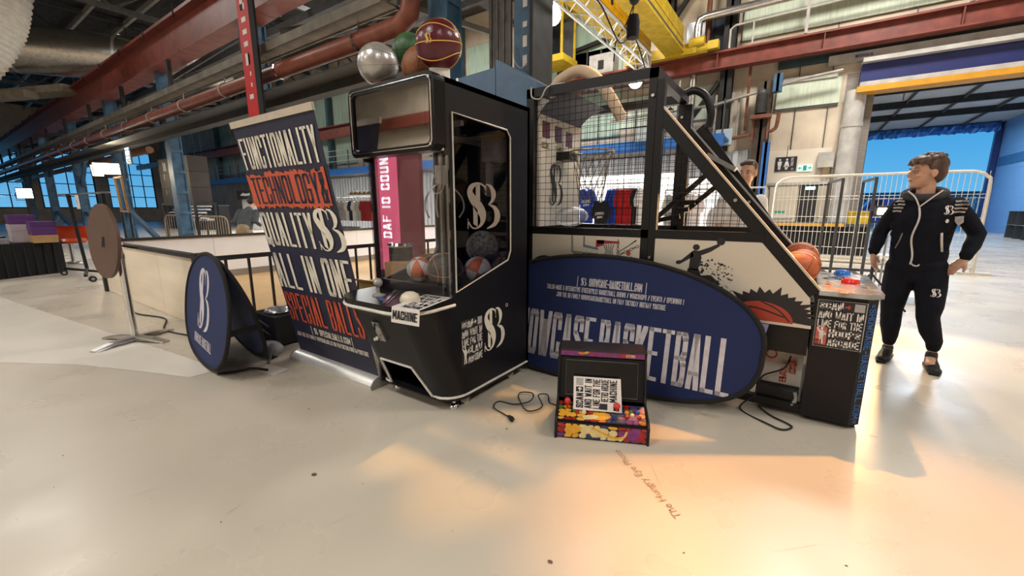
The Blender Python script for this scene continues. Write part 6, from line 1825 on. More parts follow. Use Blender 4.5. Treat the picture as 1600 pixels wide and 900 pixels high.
for x in (-25.3, -21.9):
    for y in (8.06, 8.84): obj('leg', G().box((x - .03, y - .03, 0), (x + .03, y + .03, .72)), BLACKM, wt)
for k in range(3):
    t = thing('paper_stack', ['tall white paper stack at the left of the display table', 'white paper stack in the middle of the display table', 'low white paper stack at the right of the display table'][k], 'paper stack', (-24.6 + .9 * k, 8.3, .76))
    for j in range(3 - k): obj('sheaf', G().box((-24.9 + .9 * k, 8.15, .762 + .05 * j), (-24.2 + .9 * k + .02 * j, 8.55, .808 + .05 * j)), WHITE, t)
dn = thing('display_tower', 'black slim display tower next to the person in the grey jacket', 'display', (-21.2, 7.9, 0))
obj('tower_body', G().box((-21.5, 7.8, 0), (-20.9, 8.2, 1.45)), BLACKM, dn)
obj('tower_cap', G().box((-21.53, 7.77, 1.45), (-20.87, 8.23, 1.49)), DARK2, dn)
# tan crowd barrier
for i, (xa_, ya_, xb_, yb_, lb) in enumerate([(-17.6, 5.9, -15.5, 6.0, 'tan tube crowd barrier standing behind the white cage'), (-20.3, 5.7, -18.0, 5.9, 'tan tube crowd barrier further left, partly behind a blue column')]):
    t = thing('crowd_barrier', lb, 'barrier', ((xa_ + xb_) / 2, ya_, 0))
    BM = mat('tan_tube', (.36, .27, .18), .5, .2, noise=.2, scale=8)
    obj('barrier_frame', G().tube(smooth_path([(xa_, ya_, .02), (xa_, ya_, .8), (xa_ + .12, ya_, 1.02), (xa_ + .4, ya_, 1.08), ((xa_ + xb_) / 2, (ya_ + yb_) / 2, 1.08), (xb_ - .4, yb_, 1.08), (xb_ - .12, yb_, 1.02), (xb_, yb_, .8), (xb_, yb_, .02)], 5), .025, 8), BM, t, smooth=True)
    obj('lower_rail', G().tube([(xa_, ya_, .22), (xb_, yb_, .22)], .018, 6), BM, t)
    for k in range(1, 12):
        q = k / 12; obj('bar', G().tube([(xa_ + (xb_ - xa_) * q, ya_ + (yb_ - ya_) * q, .22), (xa_ + (xb_ - xa_) * q, ya_ + (yb_ - ya_) * q, 1.07)], .010, 5), BM, t)

# ---------------- far left: table of shoe boxes, rail, chair, lamps
tb = thing('trade_table', 'table under a floor-length black cloth at the left edge', 'table', (-13, 1.3, 0))
obj('cloth', G().prism([(x, y, 0) for x, y in ((-14.6, .2), (-12.35, .55), (-12.85, 1.8), (-14.6, 2.0))], (0, 0, .66)), BLACKF, tb)
g = G()
for k in range(9):
    x, y = -12.35 - .055 * k, .55 + .139 * k
    g.tube([(x + .015, y, .0), (x + .004, y, .64)], [.025, .012], 6)
obj('cloth_folds', g, BLACKF, tb, smooth=True, kind='stuff')
PUR = mat('purple_box', (.085, .02, .15), .5, noise=.15, scale=9); PURL = mat('lilac_box_band', (.48, .42, .46), .6, noise=.1, scale=9)
for i, (x, y, z, w, d, h, m, lb) in enumerate([(-12.75, 1.55, .66, .52, .34, .15, CARD, 'brown shoe box at the bottom of the stack on the black table'), (-12.75, 1.55, .81, .48, .34, .17, PUR, 'purple shoe box resting on the brown one'), (-12.78, 1.55, .98, .46, .34, .10, PUR, 'flat purple shoe box on top of the stack'), (-13.35, 1.35, 1.02, .50, .36, .19, PUR, 'purple shoe box on the pale box at the back left of the table'), (-13.35, 1.35, .66, .56, .36, .36, PURL, 'pale lilac crate under the left purple shoe box'), (-12.75, .85, .66, .30, .45, .10, mat('grey_shoe_box', (.25, .24, .27), .6, noise=.2, scale=9), 'grey flat shoe box at the front of the black table')]):
    t = thing('shoe_box', lb, 'box', (x, y, z))
    obj('box_base', G().box((x - w / 2, y - d / 2, z), (x + w / 2, y + d / 2, z + h * .72)), m, t)
    obj('lid', G().box((x - w / 2 - .006, y - d / 2 - .006, z + h * .66), (x + w / 2 + .006, y + d / 2 + .006, z + h)), m, t)
for i in range(5):
    x, y = -12.55 - .12 * i, .66 + .09 * (i % 2) + .06 * i
    t = thing('sneaker', ['white sneaker nearest the front corner of the black table', 'grey sneaker beside the nearest white one', 'white sneaker in the middle of the black table', 'dark sneaker left of the middle of the black table', 'white sneaker at the far left of the black table'][i], 'sneaker', (x, y, .665), .4)
    M_ = wm(t)
    g = G().prism([(-.05, yy, z) for yy, z in ((-.15, .02), (-.15, .05), (-.08, .075), (.03, .12), (.13, .13), (.14, .02))], (.1, 0, 0)); g.v = [tuple(M_ @ Vector(p)) for p in g.v]
    obj('upper', g, [TW, GREYP, TW, TN, TW][i], t)
    g = G().box((-.055, -.16, 0), (.055, .15, .022)); g.v = [tuple(M_ @ Vector(p)) for p in g.v]
    obj('sole', g, BLACKM, t)
gr_ = thing('rolling_rail', 'black rolling clothes rail with a white price card behind the bar table', 'clothes rail', (-11.8, 2.0, 0))
obj('upright', G().beam((-12.2, 2.0, .1), (-12.35, 1.95, 1.62), .05, .05), BLACKM, gr_)
obj('upright', G().beam((-11.2, 2.2, .1), (-11.2, 2.25, 1.62), .05, .05), BLACKM, gr_)
obj('top_bar', G().tube([(-12.9, 1.9, 1.62), (-10.9, 2.3, 1.64)], .016, 8), STEEL, gr_)
obj('base_bar', G().beam((-12.6, 1.75, .1), (-11.0, 2.15, .1), .05, .04), BLACKM, gr_)
obj('base_bar', G().beam((-12.2, 2.0, .1), (-10.9, 1.75, .1), .05, .04), BLACKM, gr_)
for x, y in ((-12.2, 1.66), (-10.68, 1.80), (-11.0, 2.2)):
    c_ = obj('castor', G().cyl((x - .02, y, .055), .055, .04, 14, 'x'), RUBBER, gr_, smooth=True)
    obj('castor_hub', G().cyl((x - .025, y, .055), .025, .05, 10, 'x'), STEEL, c_, smooth=True)
obj('price_card', G().box((-12.05, 2.0, 1.33), (-11.85, 2.02, 1.60)), WHITE, gr_)
fpc = Frame((-12.05, 2.0, 1.33), (1, 0, 0), (0, 0, 1), .003)
lettering(gr_, '10', fpc, .06, .1, .08, .08, INK)
ch_t = thing('armchair', 'round orange-red shell armchair behind the rolling clothes rail', 'armchair', (-14.8, 2.25, 0))
SHELL = mat('orange_red_shell', (.50, .07, .025), .3, noise=.15, scale=8)
g = G(); rows = []
for i in range(9):
    a = -.2 + i * .21
    for k in range(13):
        b = -2.0 + k * 4.0 / 12
        rows.append((-14.85 - .34 * cos(b) * cos(a * .6), 2.22 + .34 * sin(b), .62 + .30 * sin(a) * (1 if i > 0 else 1)))
g.add(rows, [(i * 13 + k, i * 13 + k + 1, (i + 1) * 13 + k + 1, (i + 1) * 13 + k) for i in range(8) for k in range(12)])
obj('shell', g, SHELL, ch_t, smooth=True)
obj('seat', G().lathe([(.0001, .50), (.30, .50), (.33, .56), (.30, .62), (.0001, .60)], (-14.82, 2.22, 0), 20), SHELL, ch_t, smooth=True)
obj('pedestal', G().lathe([(.22, 0), (.20, .03), (.04, .06), (.04, .5)], (-14.82, 2.22, 0), 16), STEEL, ch_t, smooth=True)
GLOWW = mat('lamp_glow_warm', (1, .9, .7), .4, emit=((1, .82, .55), 14), noise=.05, scale=5)
GLOWC = mat('lamp_glow_cool', (1, 1, 1), .4, emit=((1, .97, .95), 26), noise=.05, scale=5)
def flood(name, label, c, aim, w=.30, h=.2, m=None, stand=None, power=0, col=(1, .85, .6)):
    t = thing(name, label, 'lamp', tuple(c))
    c = Vector(c); n = (Vector(aim) - c).normalized(); r = n.cross(Vector((0, 0, 1))).normalized(); u = r.cross(n)
    f = Frame(c, r, u, 0); f.N = n
    obj('lamp_body', G().prism([f(-w / 2 - .03, -h / 2 - .03, -.10), f(w / 2 + .03, -h / 2 - .03, -.10), f(w / 2 + .03, h / 2 + .03, -.10), f(-w / 2 - .03, h / 2 + .03, -.10)], n * .095), DARK, t)
    obj('glowing_pane', G().prism([f(-w / 2, -h / 2, .0), f(w / 2, -h / 2, .0), f(w / 2, h / 2, .0), f(-w / 2, h / 2, .0)], n * .004), m or GLOWW, t)
    obj('yoke', G().tube([f(-w / 2 - .05, 0, -.05), f(-w / 2 - .05, -h / 2 - .1, -.05), f(w / 2 + .05, -h / 2 - .1, -.05), f(w / 2 + .05, 0, -.05)], .012, 6), DARK, t)
    if stand:
        obj('stand_pole', G().tube([tuple(c + Vector((0, 0, -h / 2 - .1)) - n * .05), (c.x - n.x * .05, c.y - n.y * .05, .3)], .018, 8), DARK, t)
        for k in range(3):
            a = 2 * pi * k / 3 + .4
            obj('leg', G().tube([(c.x - n.x * .05, c.y - n.y * .05, .5), (c.x - n.x * .05 + .45 * cos(a), c.y - n.y * .05 + .45 * sin(a), .015)], .013, 6), DARK, t)
    if power:
        spot_light('lamp_beam', tuple(c + n * .06), aim, power, 110, .6, col, .12)
    return t
flood('flood_lamp', 'bright twin work lamp on the blue column at left, right-hand head', (-22.2, 4.7, 2.85), (-6, -2, 0), .75, .40, GLOWW, None, 260)
flood('flood_lamp', 'bright twin work lamp on the blue column at left, left-hand head', (-23.6, 4.7, 2.85), (-10, -3, 0), .34, .42, GLOWW, None, 0)
flood('flood_lamp', 'smaller glaring work lamp at the far left above the shoe boxes', (-26.0, 2.9, 1.95), (-8, -1, 0), .42, .36, GLOWC, None, 80)
flood('flood_lamp', 'glaring warm flood lamp on a stand behind the walking person', (.832, 6.98, 1.30), (.4, 0, 1.2), .085, .075, mat('lamp_glow_amber', (1, .8, .5), .4, emit=((1, .72, .40), 60), noise=.05, scale=5), True)
for x, z in ((-22.6, 2.5), (-23.9, 2.5)):
    obj('lamp_bracket', G().beam((x, 4.72, 2.62), (x + (-.2 if x > -23 else .15), 5.2, 2.62), .06, .06), DARK, bpy.data.objects['flood_lamp'] if x > -23 else bpy.data.objects['flood_lamp.001'])
obj('lamp_pole', G().tube([(-26.05, 2.93, 1.7), (-26.05, 2.93, 0)], .03, 6), DARK, bpy.data.objects['flood_lamp.002'])
of = thing('wooden_frame', 'narrow orange wooden hanging frame below the work lamps', 'frame', (-21.3, 4.75, 1.2))
for a, b in [((-21.65, 4.8, 1.25), (-21.85, 4.8, 2.5)), ((-20.8, 4.8, 1.22), (-21.0, 4.8, 2.5)), ((-21.75, 4.8, 1.25), (-20.7, 4.8, 1.22)), ((-21.9, 4.8, 2.5), (-20.9, 4.8, 2.5))]:
    obj('frame_bar', G().beam(a, b, .06, .06), mat('orange_wood', (.50, .28, .10), .6, noise=.2, scale=8), of)
obj('frame_leg', G().beam((-21.72, 4.8, 1.25), (-21.72, 4.8, 0), .05, .05).beam((-20.75, 4.8, 1.25), (-20.75, 4.8, 0), .05, .05), DARK, of)
ns = thing('neon_letters', 'pale glowing letters mounted sideways on the blue column', 'sign', (-20.5, 5.0, 3.3))
fns = Frame((-20.6, 4.95, 3.62), (0, 0, -1), (1, 0, 0), .01); fns.N = Vector((0, -1, 0))
lettering(ns, 'SSE', fns, 0, 0, .60, .42, mat('letter_glow', (.8, .85, .9), .4, emit=((.85, .92, 1), 1.4), noise=.05, scale=9), 'glowing_letters', .3, .16, .2)
obj('letter_board', G().box((-20.7, 4.96, 2.95), (-20.1, 4.99, 3.7)), DARK2, ns)
# rack of dark boxes
BXM = [mat('dark_carton', (.062, .05, .045), .7, noise=.2, scale=6), mat('dark_carton_b', (.075, .06, .054), .7, noise=.2, scale=6)]
q = 0
for r in range(3):
    for c_ in range(3):
        x0 = -20.6 + .98 * c_; z0 = 1.55 + .54 * r
        t = thing('carton', '%s dark carton of the %s row on the raised pallet by the blue column' % (['left', 'middle', 'right'][c_], ['bottom', 'middle', 'top'][r]), 'carton', (x0 + .47, 6.15, z0))
        obj('carton_body', G().box((x0, 5.85, z0), (x0 + .95, 6.45, z0 + .53)), BXM[(r + c_) % 2], t)
        obj('tape', G().box((x0 + .44, 5.845, z0 + .3), (x0 + .52, 5.85, z0 + .53)), mat('tape_brown', (.22, .16, .11), .4, noise=.1, scale=9), t)
        if r == 2 and c_ == 0:
            obj('printed_label', G().box((x0 + .5, 5.842, z0 + .1), (x0 + .8, 5.848, z0 + .4)), PURL, t)
pl_ = thing('pallet_rack', 'dark steel rack carrying the dark cartons', 'rack', (-18.6, 6.15, 0))
obj('rack_deck', G().box((-20.7, 5.80, 1.47), (-17.5, 6.5, 1.55)), DARK, pl_)
for x in (-20.65, -17.55):
    for y in (5.85, 6.45): obj('leg', G().box((x - .04, y - .04, 0), (x + .04, y + .04, 1.47)), DARK, pl_)

# ---------------- around the claw machine, behind
hb = thing('hanging_banner', 'tall narrow red hanging banner with white letters above the roll-up stand', 'banner', (-9.85, 4.6, 3.3))
obj('banner_cloth', G().box((-9.79, 4.44, 3.20), (-9.34, 4.45, 6.2)), mat('red_banner', (.55, .02, .025), .6, noise=.1, scale=4), hb)
obj('back_strip', G().box((-9.34, 4.44, 3.20), (-9.14, 4.48, 6.2)), TK, hb)
fh = Frame((-9.48, 4.44, 3.55), (0, 0, 1), (-1, 0, 0), .003); fh.N = Vector((0, -1, 0))
lettering(hb, 'I..UIIIFIU', fh, .0, .0, 2.45, .17, PAPER, 'lettering', .5, .3, .55)
pk = thing('red_display', 'glowing pink and red display panel with white sideways lettering behind the claw machine', 'display', (-4.4, 3.7, 0))
obj('display_panel', G().box((-4.84, 3.70, .50), (-4.33, 3.74, 2.0)), mat('pink_glow', (.60, .10, .18), .4, emit=((.80, .13, .24), .55), noise=.35, scale=1.5), pk)
obj('display_panel', G().box((-4.33, 3.68, .50), (-3.93, 3.74, 2.0)), mat('dark_red_panel', (.20, .03, .05), .4, noise=.2, scale=3), pk)
obj('foot', G().box((-4.75, 3.66, 0), (-4.0, 3.82, .5)), DARK, pk)
fk = Frame((-4.52, 3.70, .92), (0, 0, 1), (-1, 0, 0), .004); fk.N = Vector((0, -1, 0))
lettering(pk, 'DAF IO COUN', fk, .02, .0, 1.05, .17, mat('white_glow_letter', (.9, .85, .9), .4, emit=((1, .92, .96), .6), noise=.05, scale=9), 'lettering', .34, .16, .25)
sp = thing('spot_can', 'black lamp can with chrome ring on the floor behind the claw machine window', 'lamp', (-3.95, 3.35, 0))
obj('can_body', G().cyl((-3.95, 3.35, .35), .14, .55, 18), RUBBER, sp, smooth=True)
obj('chrome_ring', G().lathe([(.145, .88), (.16, .90), (.145, .93), (.05, .94), (.0001, .94)], (-3.95, 3.35, 0), 18), CHROME, sp, smooth=True)
obj('tripod', G().tube([(-3.95, 3.35, .36), (-3.78, 3.22, .0)], .012, 6).tube([(-3.95, 3.35, .36), (-4.12, 3.22, .0)], .012, 6).tube([(-3.95, 3.35, .36), (-3.95, 3.55, .0)], .012, 6), DARK, sp)
bc = thing('blue_cabinet', 'tall blue steel cabinet with a stepped top behind the claw machine', 'cabinet', (-3.7, 5.2, 0))
CBL = mat('blue_grey_steel', (.08, .15, .25), .4, .2, noise=.25, scale=3)
obj('cabinet_body', G().prism([(x, 4.9, z) for x, z in ((-4.35, .0), (-3.66, .0), (-3.66, 3.23), (-4.35, 3.20))], (0, .6, 0)), CBL, bc)
obj('side_body', G().prism([(x, 4.9, z) for x, z in ((-3.65, .0), (-3.0, .0), (-3.0, 2.95), (-3.62, 3.32), (-3.65, 3.32))], (0, .7, 0)), CBL, bc)
obj('door_edge', G().box((-4.36, 4.88, 0), (-4.32, 4.9, 3.2)), ALU, bc)
g = None
for k in range(7):
    t = None
pb2 = thing('pipe_bundle', 'bundle of tall grey tubes standing behind the blue cabinet', 'pipe bundle', (-4.3, 6, 0))
for k in range(7):
    obj('tube', G().tube([(-4.56 + .065 * k, 6.0 + .03 * (k % 2), 0), (-4.56 + .065 * k, 6.0 + .03 * (k % 2), 5.2)], .034, 8), mat('tube_grey', (.13, .12, .115), .5, .2, noise=.3, scale=6), pb2, smooth=True)
ms = thing('crane_mast', 'blue perforated steel mast rising behind the hoops arcade', 'mast', (-3.85, 5.9, 0))
obj('mast_body', G().box((-4.03, 5.9, 0), (-3.62, 6.3, 6.2)), BLUEC, ms)
for k in range(9):
    z = 3.25 + .28 * k
    obj('pale_slot', G().box((-3.86, 5.89, z), (-3.78, 5.9, z + (.16 if k % 3 else .08))), PAPER, ms)
obj('side_plate', G().box((-3.62, 5.7, 0), (-3.56, 6.3, 6.2)), DARK, ms)
obj('loose_wire', G().tube(smooth_path([(-4.0, 5.86, 3.85), (-3.95, 5.8, 3.6), (-3.82, 5.8, 3.48), (-3.70, 5.8, 3.55)], 5), .008, 5), GREYP, ms)
# foam arch on top of the hoops arcade
obj('foam_arch', G().tube(smooth_path([(-1.98, 3.5, 2.30), (-1.93, 3.5, 2.42), (-1.84, 3.5, 2.475), (-1.71, 3.5, 2.50), (-1.58, 3.5, 2.44), (-1.48, 3.52, 2.33), (-1.40, 3.55, 2.20), (-1.34, 3.58, 2.08)], 6), .048, 12), mat('foam_peach', (.66, .50, .36), .7, noise=.1, scale=20), hm, smooth=True)
obj('wire_hook', G().tube(smooth_path([(-1.92, 3.06, 2.30), (-1.9, 3.04, 2.22), (-1.97 + .15, 3.04, 2.2), (-1.76, 3.05, 2.28), (-1.74, 3.3, 2.36)], 5), .006, 5), GREYP, hm)

# ---------------- truss with lamps, hoists, yellow crane
tx = -3.5; tz0, tz1 = 4.62, 4.92; tw = .30
ty0, ty1 = 2.2, 10.7
tt = thing('lighting_truss', 'square aluminium lighting truss hanging above the hoops arcade', 'truss', (tx, 6, tz0))
for x in (tx - tw / 2, tx + tw / 2):
    for z in (tz0, tz1):
        obj('chord', G().tube([(x, ty0, z), (x, ty1, z)], .025, 8), ALU, tt, smooth=True)
g = G(); y = ty0; k = 0
while y < ty1 - .2:
    y2 = y + .30
    for x in (tx - tw / 2, tx + tw / 2):
        a, b = (tz0, tz1) if k % 2 == 0 else (tz1, tz0)
        g.tube([(x, y, a), (x, y2, b)], .010, 5)
    for z in (tz0, tz1):
        a, b = (tx - tw / 2, tx + tw / 2) if k % 2 == 0 else (tx + tw / 2, tx - tw / 2)
        g.tube([(a, y, z), (b, y2, z)], .010, 5)
    y = y2; k += 1
obj('lattice', g, ALU, tt, kind='stuff')
obj('truss_end', G().box((tx - tw / 2, ty1, tz0), (tx + tw / 2, ty1 + .02, tz1)), ALU, tt)
tcb = obj('truss_cable', G().tube(smooth_path([(tx + .2, 4.5, 4.95), (tx + .22, 6.2, 4.62), (tx + .2, 7.4, 4.88), (tx + .24, 8.4, 4.5), (tx + .2, 9.3, 4.9), (tx + .22, 10.2, 4.4)], 6), .016, 6), RUBBER, tt, smooth=True)
for i, (y, z, lb) in enumerate([(6.1, 5.05, 'black chain hoist bag hanging on the near part of the truss'), (9.0, 4.75, 'black chain hoist bag hanging on the far end of the truss')]):
    t = thing('chain_hoist', lb, 'hoist', (tx + .28, y, z))
    obj('hoist_bag', G().lathe([(.0001, -.02), (.12, 0), (.13, .3), (.10, .42), (.0001, .44)], (tx + .28, y, z), 14), BLACKF, t, smooth=True)
    obj('hoist_body', G().ball((tx + .28, y, z + .75), .11, 12, 8, (1, 1, 1.3)), DARK, t, smooth=True)
    obj('hoist_chain', G().tube([(tx + .28, y, z + .85), (tx + .28, y, 9.2)], .012, 5).tube([(tx + .28, y, z + .7), (tx + .25, y, z + .3)], .012, 5), DARK, t)
    obj('sling', G().tube(smooth_path([(tx + .28, y, z + .65), (tx + .1, y + .1, z + .35), (tx - .12, y + .15, z + .1), (tx - .18, y + .2, z - .3)], 5), .014, 5), RUBBER, t)
def par(label, c, aim, on=True, power=0):
    t = thing('stage_lamp', label, 'lamp', tuple(c))
    c = Vector(c); n = (Vector(aim) - c).normalized()
    obj('lamp_can', G().tube([c - n * .22, c - n * .02, c], [.10, .15, .165], 16), DARK, t, smooth=True)
    obj('glowing_lens', G().tube([c + n * .001, c + n * .012], [.155, .14], 16), GLOWC if on else DARK2, t, smooth=True)
    obj('lamp_hook', G().tube([c - n * .1, c - n * .1 + Vector((0, 0, .28))], .014, 6), DARK, t)
    if power: spot_light('lamp_beam', tuple(c + n * .03), aim, power, 60, .5, (1, .9, .8), .1)
par('glaring white stage lamp hanging at the near part of the truss', (-3.78, 6.65, 4.50), (-.5, 0, .6))
par('glaring white stage lamp hanging at the far end of the truss', (-3.63, 10.5, 4.34), (-.5, 0, .8))
yc = thing('bridge_crane', 'yellow overhead bridge crane with two long girders on the red rail', 'crane', (-5, 12, 6.8))
for x in (-4.45, -5.6):
    gd = obj('girder', G().box((x - .28, -2, 6.95), (x + .28, 16.9, 7.75)), YEL, yc)
    obj('girder_flange', G().box((x - .34, -2, 6.88), (x + .34, 16.9, 6.95)), YEL, gd)
    obj('girder_rib', G().box((x - .3, -2, 7.3), (x + .3, 16.9, 7.34)), YEL, gd)
    obj('girder_groove', G().box((x + .281, -2, 7.05), (x + .285, 16.9, 7.12)), DARK2, gd)
obj('end_carriage', G().box((-6.3, 16.9, 6.80), (-3.7, 17.35, 7.15)), YEL, yc)
obj('buffer', G().cyl((-3.7, 17.1, 6.95), .16, .35, 14, 'x').box((-3.35, 16.95, 6.85), (-3.0, 17.25, 7.12)), YEL, yc, smooth=True)
obj('drive_motor', G().cyl((-3.95, 16.95, 7.15), .16, .5, 14, 'x'), YEL, yc, smooth=True)
obj('trolley_cable', G().tube(smooth_path([(-4.0, 9.0, 7.6), (-3.98, 9.4, 6.5), (-4.05, 9.9, 5.9)], 5), .03, 6), RUBBER, yc)
cbn = thing('crane_cabin', 'yellow crane driver cabin with glass front near the back wall', 'cabin', (-9.2, 16.5, 7.3))
obj('cabin_floor', G().box((-10.1, 16.0, 7.25), (-8.55, 17.3, 7.5)), YEL, cbn)
for x in (-10.0, -8.65):
    for y in (16.05, 17.2): obj('cabin_post', G().box((x - .04, y - .04, 7.5), (x + .04, y + .04, 9.3)), YEL, cbn)
obj('cabin_glass', G().box((-9.96, 16.04, 7.5), (-8.69, 16.06, 9.2)), GLASSD, cbn)
obj('cabin_roof', G().box((-10.1, 16.0, 9.3), (-8.55, 17.3, 9.4)), YEL, cbn)
obj('cabin_back', G().box((-9.96, 17.2, 7.5), (-8.69, 17.24, 9.2)), DARK2, cbn)
wb = thing('wall_cabinet', 'pale grey wall cabinet with dark vent high on the back wall', 'cabinet', (-7.4, 17.6, 7))
obj('cabinet_body', G().box((-8.0, 17.3, 6.85), (-6.95, 17.9, 7.6)), GREYP, wb)
obj('vent', G().box((-7.6, 17.29, 7.0), (-7.35, 17.3, 7.35)), DARK, wb)

# ---------------- back wall fittings on the right
def wallbox(name, label, cat, x0, x1, z0, z1, m, y=17.88, d=.18, extra=None):
    t = thing(name, label, cat, ((x0 + x1) / 2, y, z0))
    obj('box_body', G().box((x0, y - d, z0), (x1, y, z1)), m, t)
    obj('box_lid', G().box((x0 + .02, y - d - .02, z0 + .02), (x1 - .02, y - d, z1 - .02)), m, t)
    return t
ts = thing('toilet_sign', 'black sign with white man and woman figures above the doors', 'sign', (-.63, 17.88, 2.65))
obj('sign_plate', G().box((-.95, 17.87, 2.64), (-.32, 17.912, 3.12)), INK, ts)
fts = Frame((-.95, 17.87, 2.64), (1, 0, 0), (0, 0, 1), .004)
def wcfig(x, skirt):
    g = G()
    g.poly([fts(x + .032 * cos(k), .385 + .036 * sin(k)) for k in [i * pi / 5 for i in range(10)]])
    if skirt: g.poly([fts(x + a, b) for a, b in ((-.035, .33), (.035, .33), (.085, .14), (-.085, .14))])
    else: g.poly([fts(x + a, b) for a, b in ((-.065, .33), (.065, .33), (.05, .18), (-.05, .18))])
    g.poly([fts(x + a, b) for a, b in ((-.04, .19), (-.005, .19), (-.005, .05), (-.035, .05))]); g.poly([fts(x + a, b) for a, b in ((.005, .19), (.04, .19), (.035, .05), (.005, .05))])
    return g
obj('man_figure', wcfig(.13, False), PAPER, ts); obj('woman_figure', wcfig(.34, True), PAPER, ts)
ft_ = Frame((-.44, 17.87, 2.68), (0, 0, 1), (-1, 0, 0), .004); ft_.N = Vector((0, -1, 0))
lettering(ts, 'TOILETS', ft_, .12, -.02, .28, .07, PAPER, 'lettering', .34, .16)
obj('pictogram', G().tube([fts(.52 + .03 * cos(a), .06 + .03 * sin(a)) for a in [k * pi / 5 for k in range(10)]], .006, 4, closed=True), PAPER, ts)
obj('sign_wire', G().tube([(-.63, 17.89, 3.12), (-.63, 17.89, 3.5)], .008, 5), DARK, ts)
es = thing('exit_sign', 'small green and white escape sign with arrows beside the toilet sign', 'sign', (0, 17.6, 2.6))
obj('sign_plate', G().box((-.28, 17.87, 2.60), (.14, 17.912, 2.83)), mat('exit_white', (.65, .85, .80), .4, emit=((.45, .85, .75), .5), noise=.05, scale=9), es)
fe = Frame((-.28, 17.87, 2.60), (1, 0, 0), (0, 0, 1), .004)
EG = mat('exit_green', (.02, .35, .25), .4, noise=.1, scale=9)
g = G(); g.poly([fe(a, b) for a, b in ((.16, .03), (.26, .03), (.26, .20), (.16, .20))]); g.poly([fe(a, b) for a, b in ((.02, .115), (.07, .17), (.07, .13), (.13, .13), (.13, .10), (.07, .10), (.07, .06))]); g.poly([fe(a, b) for a, b in ((.40, .115), (.35, .17), (.35, .13), (.29, .13), (.29, .10), (.35, .10), (.35, .06))])
obj('escape_print', g, EG, es)
db = wallbox('distribution_box', 'cream distribution box with warning triangles left of the round pillar', 'electric box', .26, .70, 2.68, 3.18, GREYP)
obj('lower_bracket', G().box((.42, 17.7, 2.45), (.62, 17.86, 2.68)), mat('brown_bracket', (.25, .17, .09), .6, noise=.2, scale=9), db)
fdb = Frame((.26, 17.68, 2.68), (1, 0, 0), (0, 0, 1), .004)
for x in (.12, .26): obj('warning_mark', G().poly([fdb(x - .035, .12), fdb(x + .035, .12), fdb(x, .18)]), mat('warning_yellow', (.70, .55, .04), .5, noise=.1, scale=9), db)
wallbox('wall_box', 'pale blue-grey square box on the wall above the sloping rail', 'electric box', -2.92, -2.36, 3.62, 4.18, mat('pale_blue_box', (.48, .58, .62), .5, noise=.1, scale=6), y=17.6)
wallbox('wall_box', 'pale wall box over the blue gallery beam, seen through the wire mesh', 'electric box', -5.4, -4.6, 3.8, 4.25, mat('pale_blue_box', (.48, .58, .62), .5), y=16.1)
wm_ = thing('wall_motor', 'dark pump motor on a bracket high on the back wall', 'motor', (-1.55, 17.4, 4.3))
obj('motor_body', G().cyl((-1.52, 17.25, 4.55), .18, .6, 16), DARK, wm_, smooth=True)
obj('motor_cap', G().ball((-1.52, 17.25, 5.2), .14, 12, 8), DARK2, wm_, smooth=True)
obj('bracket', G().box((-1.8, 17.1, 4.38), (-1.2, 17.5, 4.5)), rp, wm_)
for x in (-1.75, -1.3): obj('bracket_leg', G().box((x, 17.3, 3.7), (x + .06, 17.36, 4.4)), rp, wm_)
# doors
d1 = struct('door_1', G().box((-1.02, 17.84, .02), (-.18, 17.9, 2.1)), mat('door_cream', (.66, .58, .44), .5, noise=.08, scale=3))
obj('panic_bar', G().box((-.95, 17.80, 1.0), (-.25, 17.84, 1.08)), ALU, d1)
obj('door_label', G().box((-.8, 17.835, 1.18), (-.5, 17.84, 1.26)), EG, d1)
d2 = struct('door_2', G().box((-.14, 17.87, 0), (.62, 17.9, 2.15)), mat('door_dark_gap', (.025, .022, .022), .7, noise=.3, scale=4))
obj('door_leaf', G().prism([(.40, 17.86, .02), (.62, 17.6, .02), (.62, 17.6, 2.1), (.40, 17.86, 2.1)], (.02, .02, 0)), MATS['door_cream'], d2)
obj('handle', G().tube([(.45, 17.76, 1.05), (.50, 17.72, 1.05)], .02, 6), STEEL, d2)
obj('lit_sign', G().box((.02, 17.84, 1.98), (.30, 17.865, 2.08)), mat('exit_glow', (.6, .95, .85), .4, emit=((.5, .95, .85), 2.2), noise=.05, scale=9), d2)
struct('trim_door_head', G().box((-1.1, 17.82, 2.15), (.66, 17.92, 2.24)), GREYP)
# stage platform with dark skirt and orange edge
stg = thing('stage_platform', 'low stage platform with black skirt and orange edge behind the fence', 'platform', (.3, 16, 0))
obj('deck', G().box((-1.3, 15.4, .82), (1.62, 17.2, .90)), DARK2, stg)
obj('edge_strip', G().box((-1.3, 15.36, .82), (1.05, 15.4, .91)), mat('orange_edge', (.72, .38, .06), .5, noise=.15, scale=6), stg)
for k in range(8):
    x = -1.28 + .362 * k
    obj('skirt_panel', G().prism([(x, 15.42, 0), (x + .18, 15.45, 0), (x + .355, 15.42, 0), (x + .355, 15.44, 0), (x + .18, 15.47, 0), (x, 15.44, 0)], (0, 0, .82)), BLACKF, stg)
bxx = thing('yellow_crate', 'yellow crate standing on the right end of the stage platform', 'crate', (1.35, 15.9, .9))
obj('crate_body', G().box((1.15, 15.7, .9), (1.6, 16.1, 1.22)), YEL, bxx)
obj('crate_rim', G().box((1.13, 15.68, 1.22), (1.62, 16.12, 1.27)), YEL, bxx)
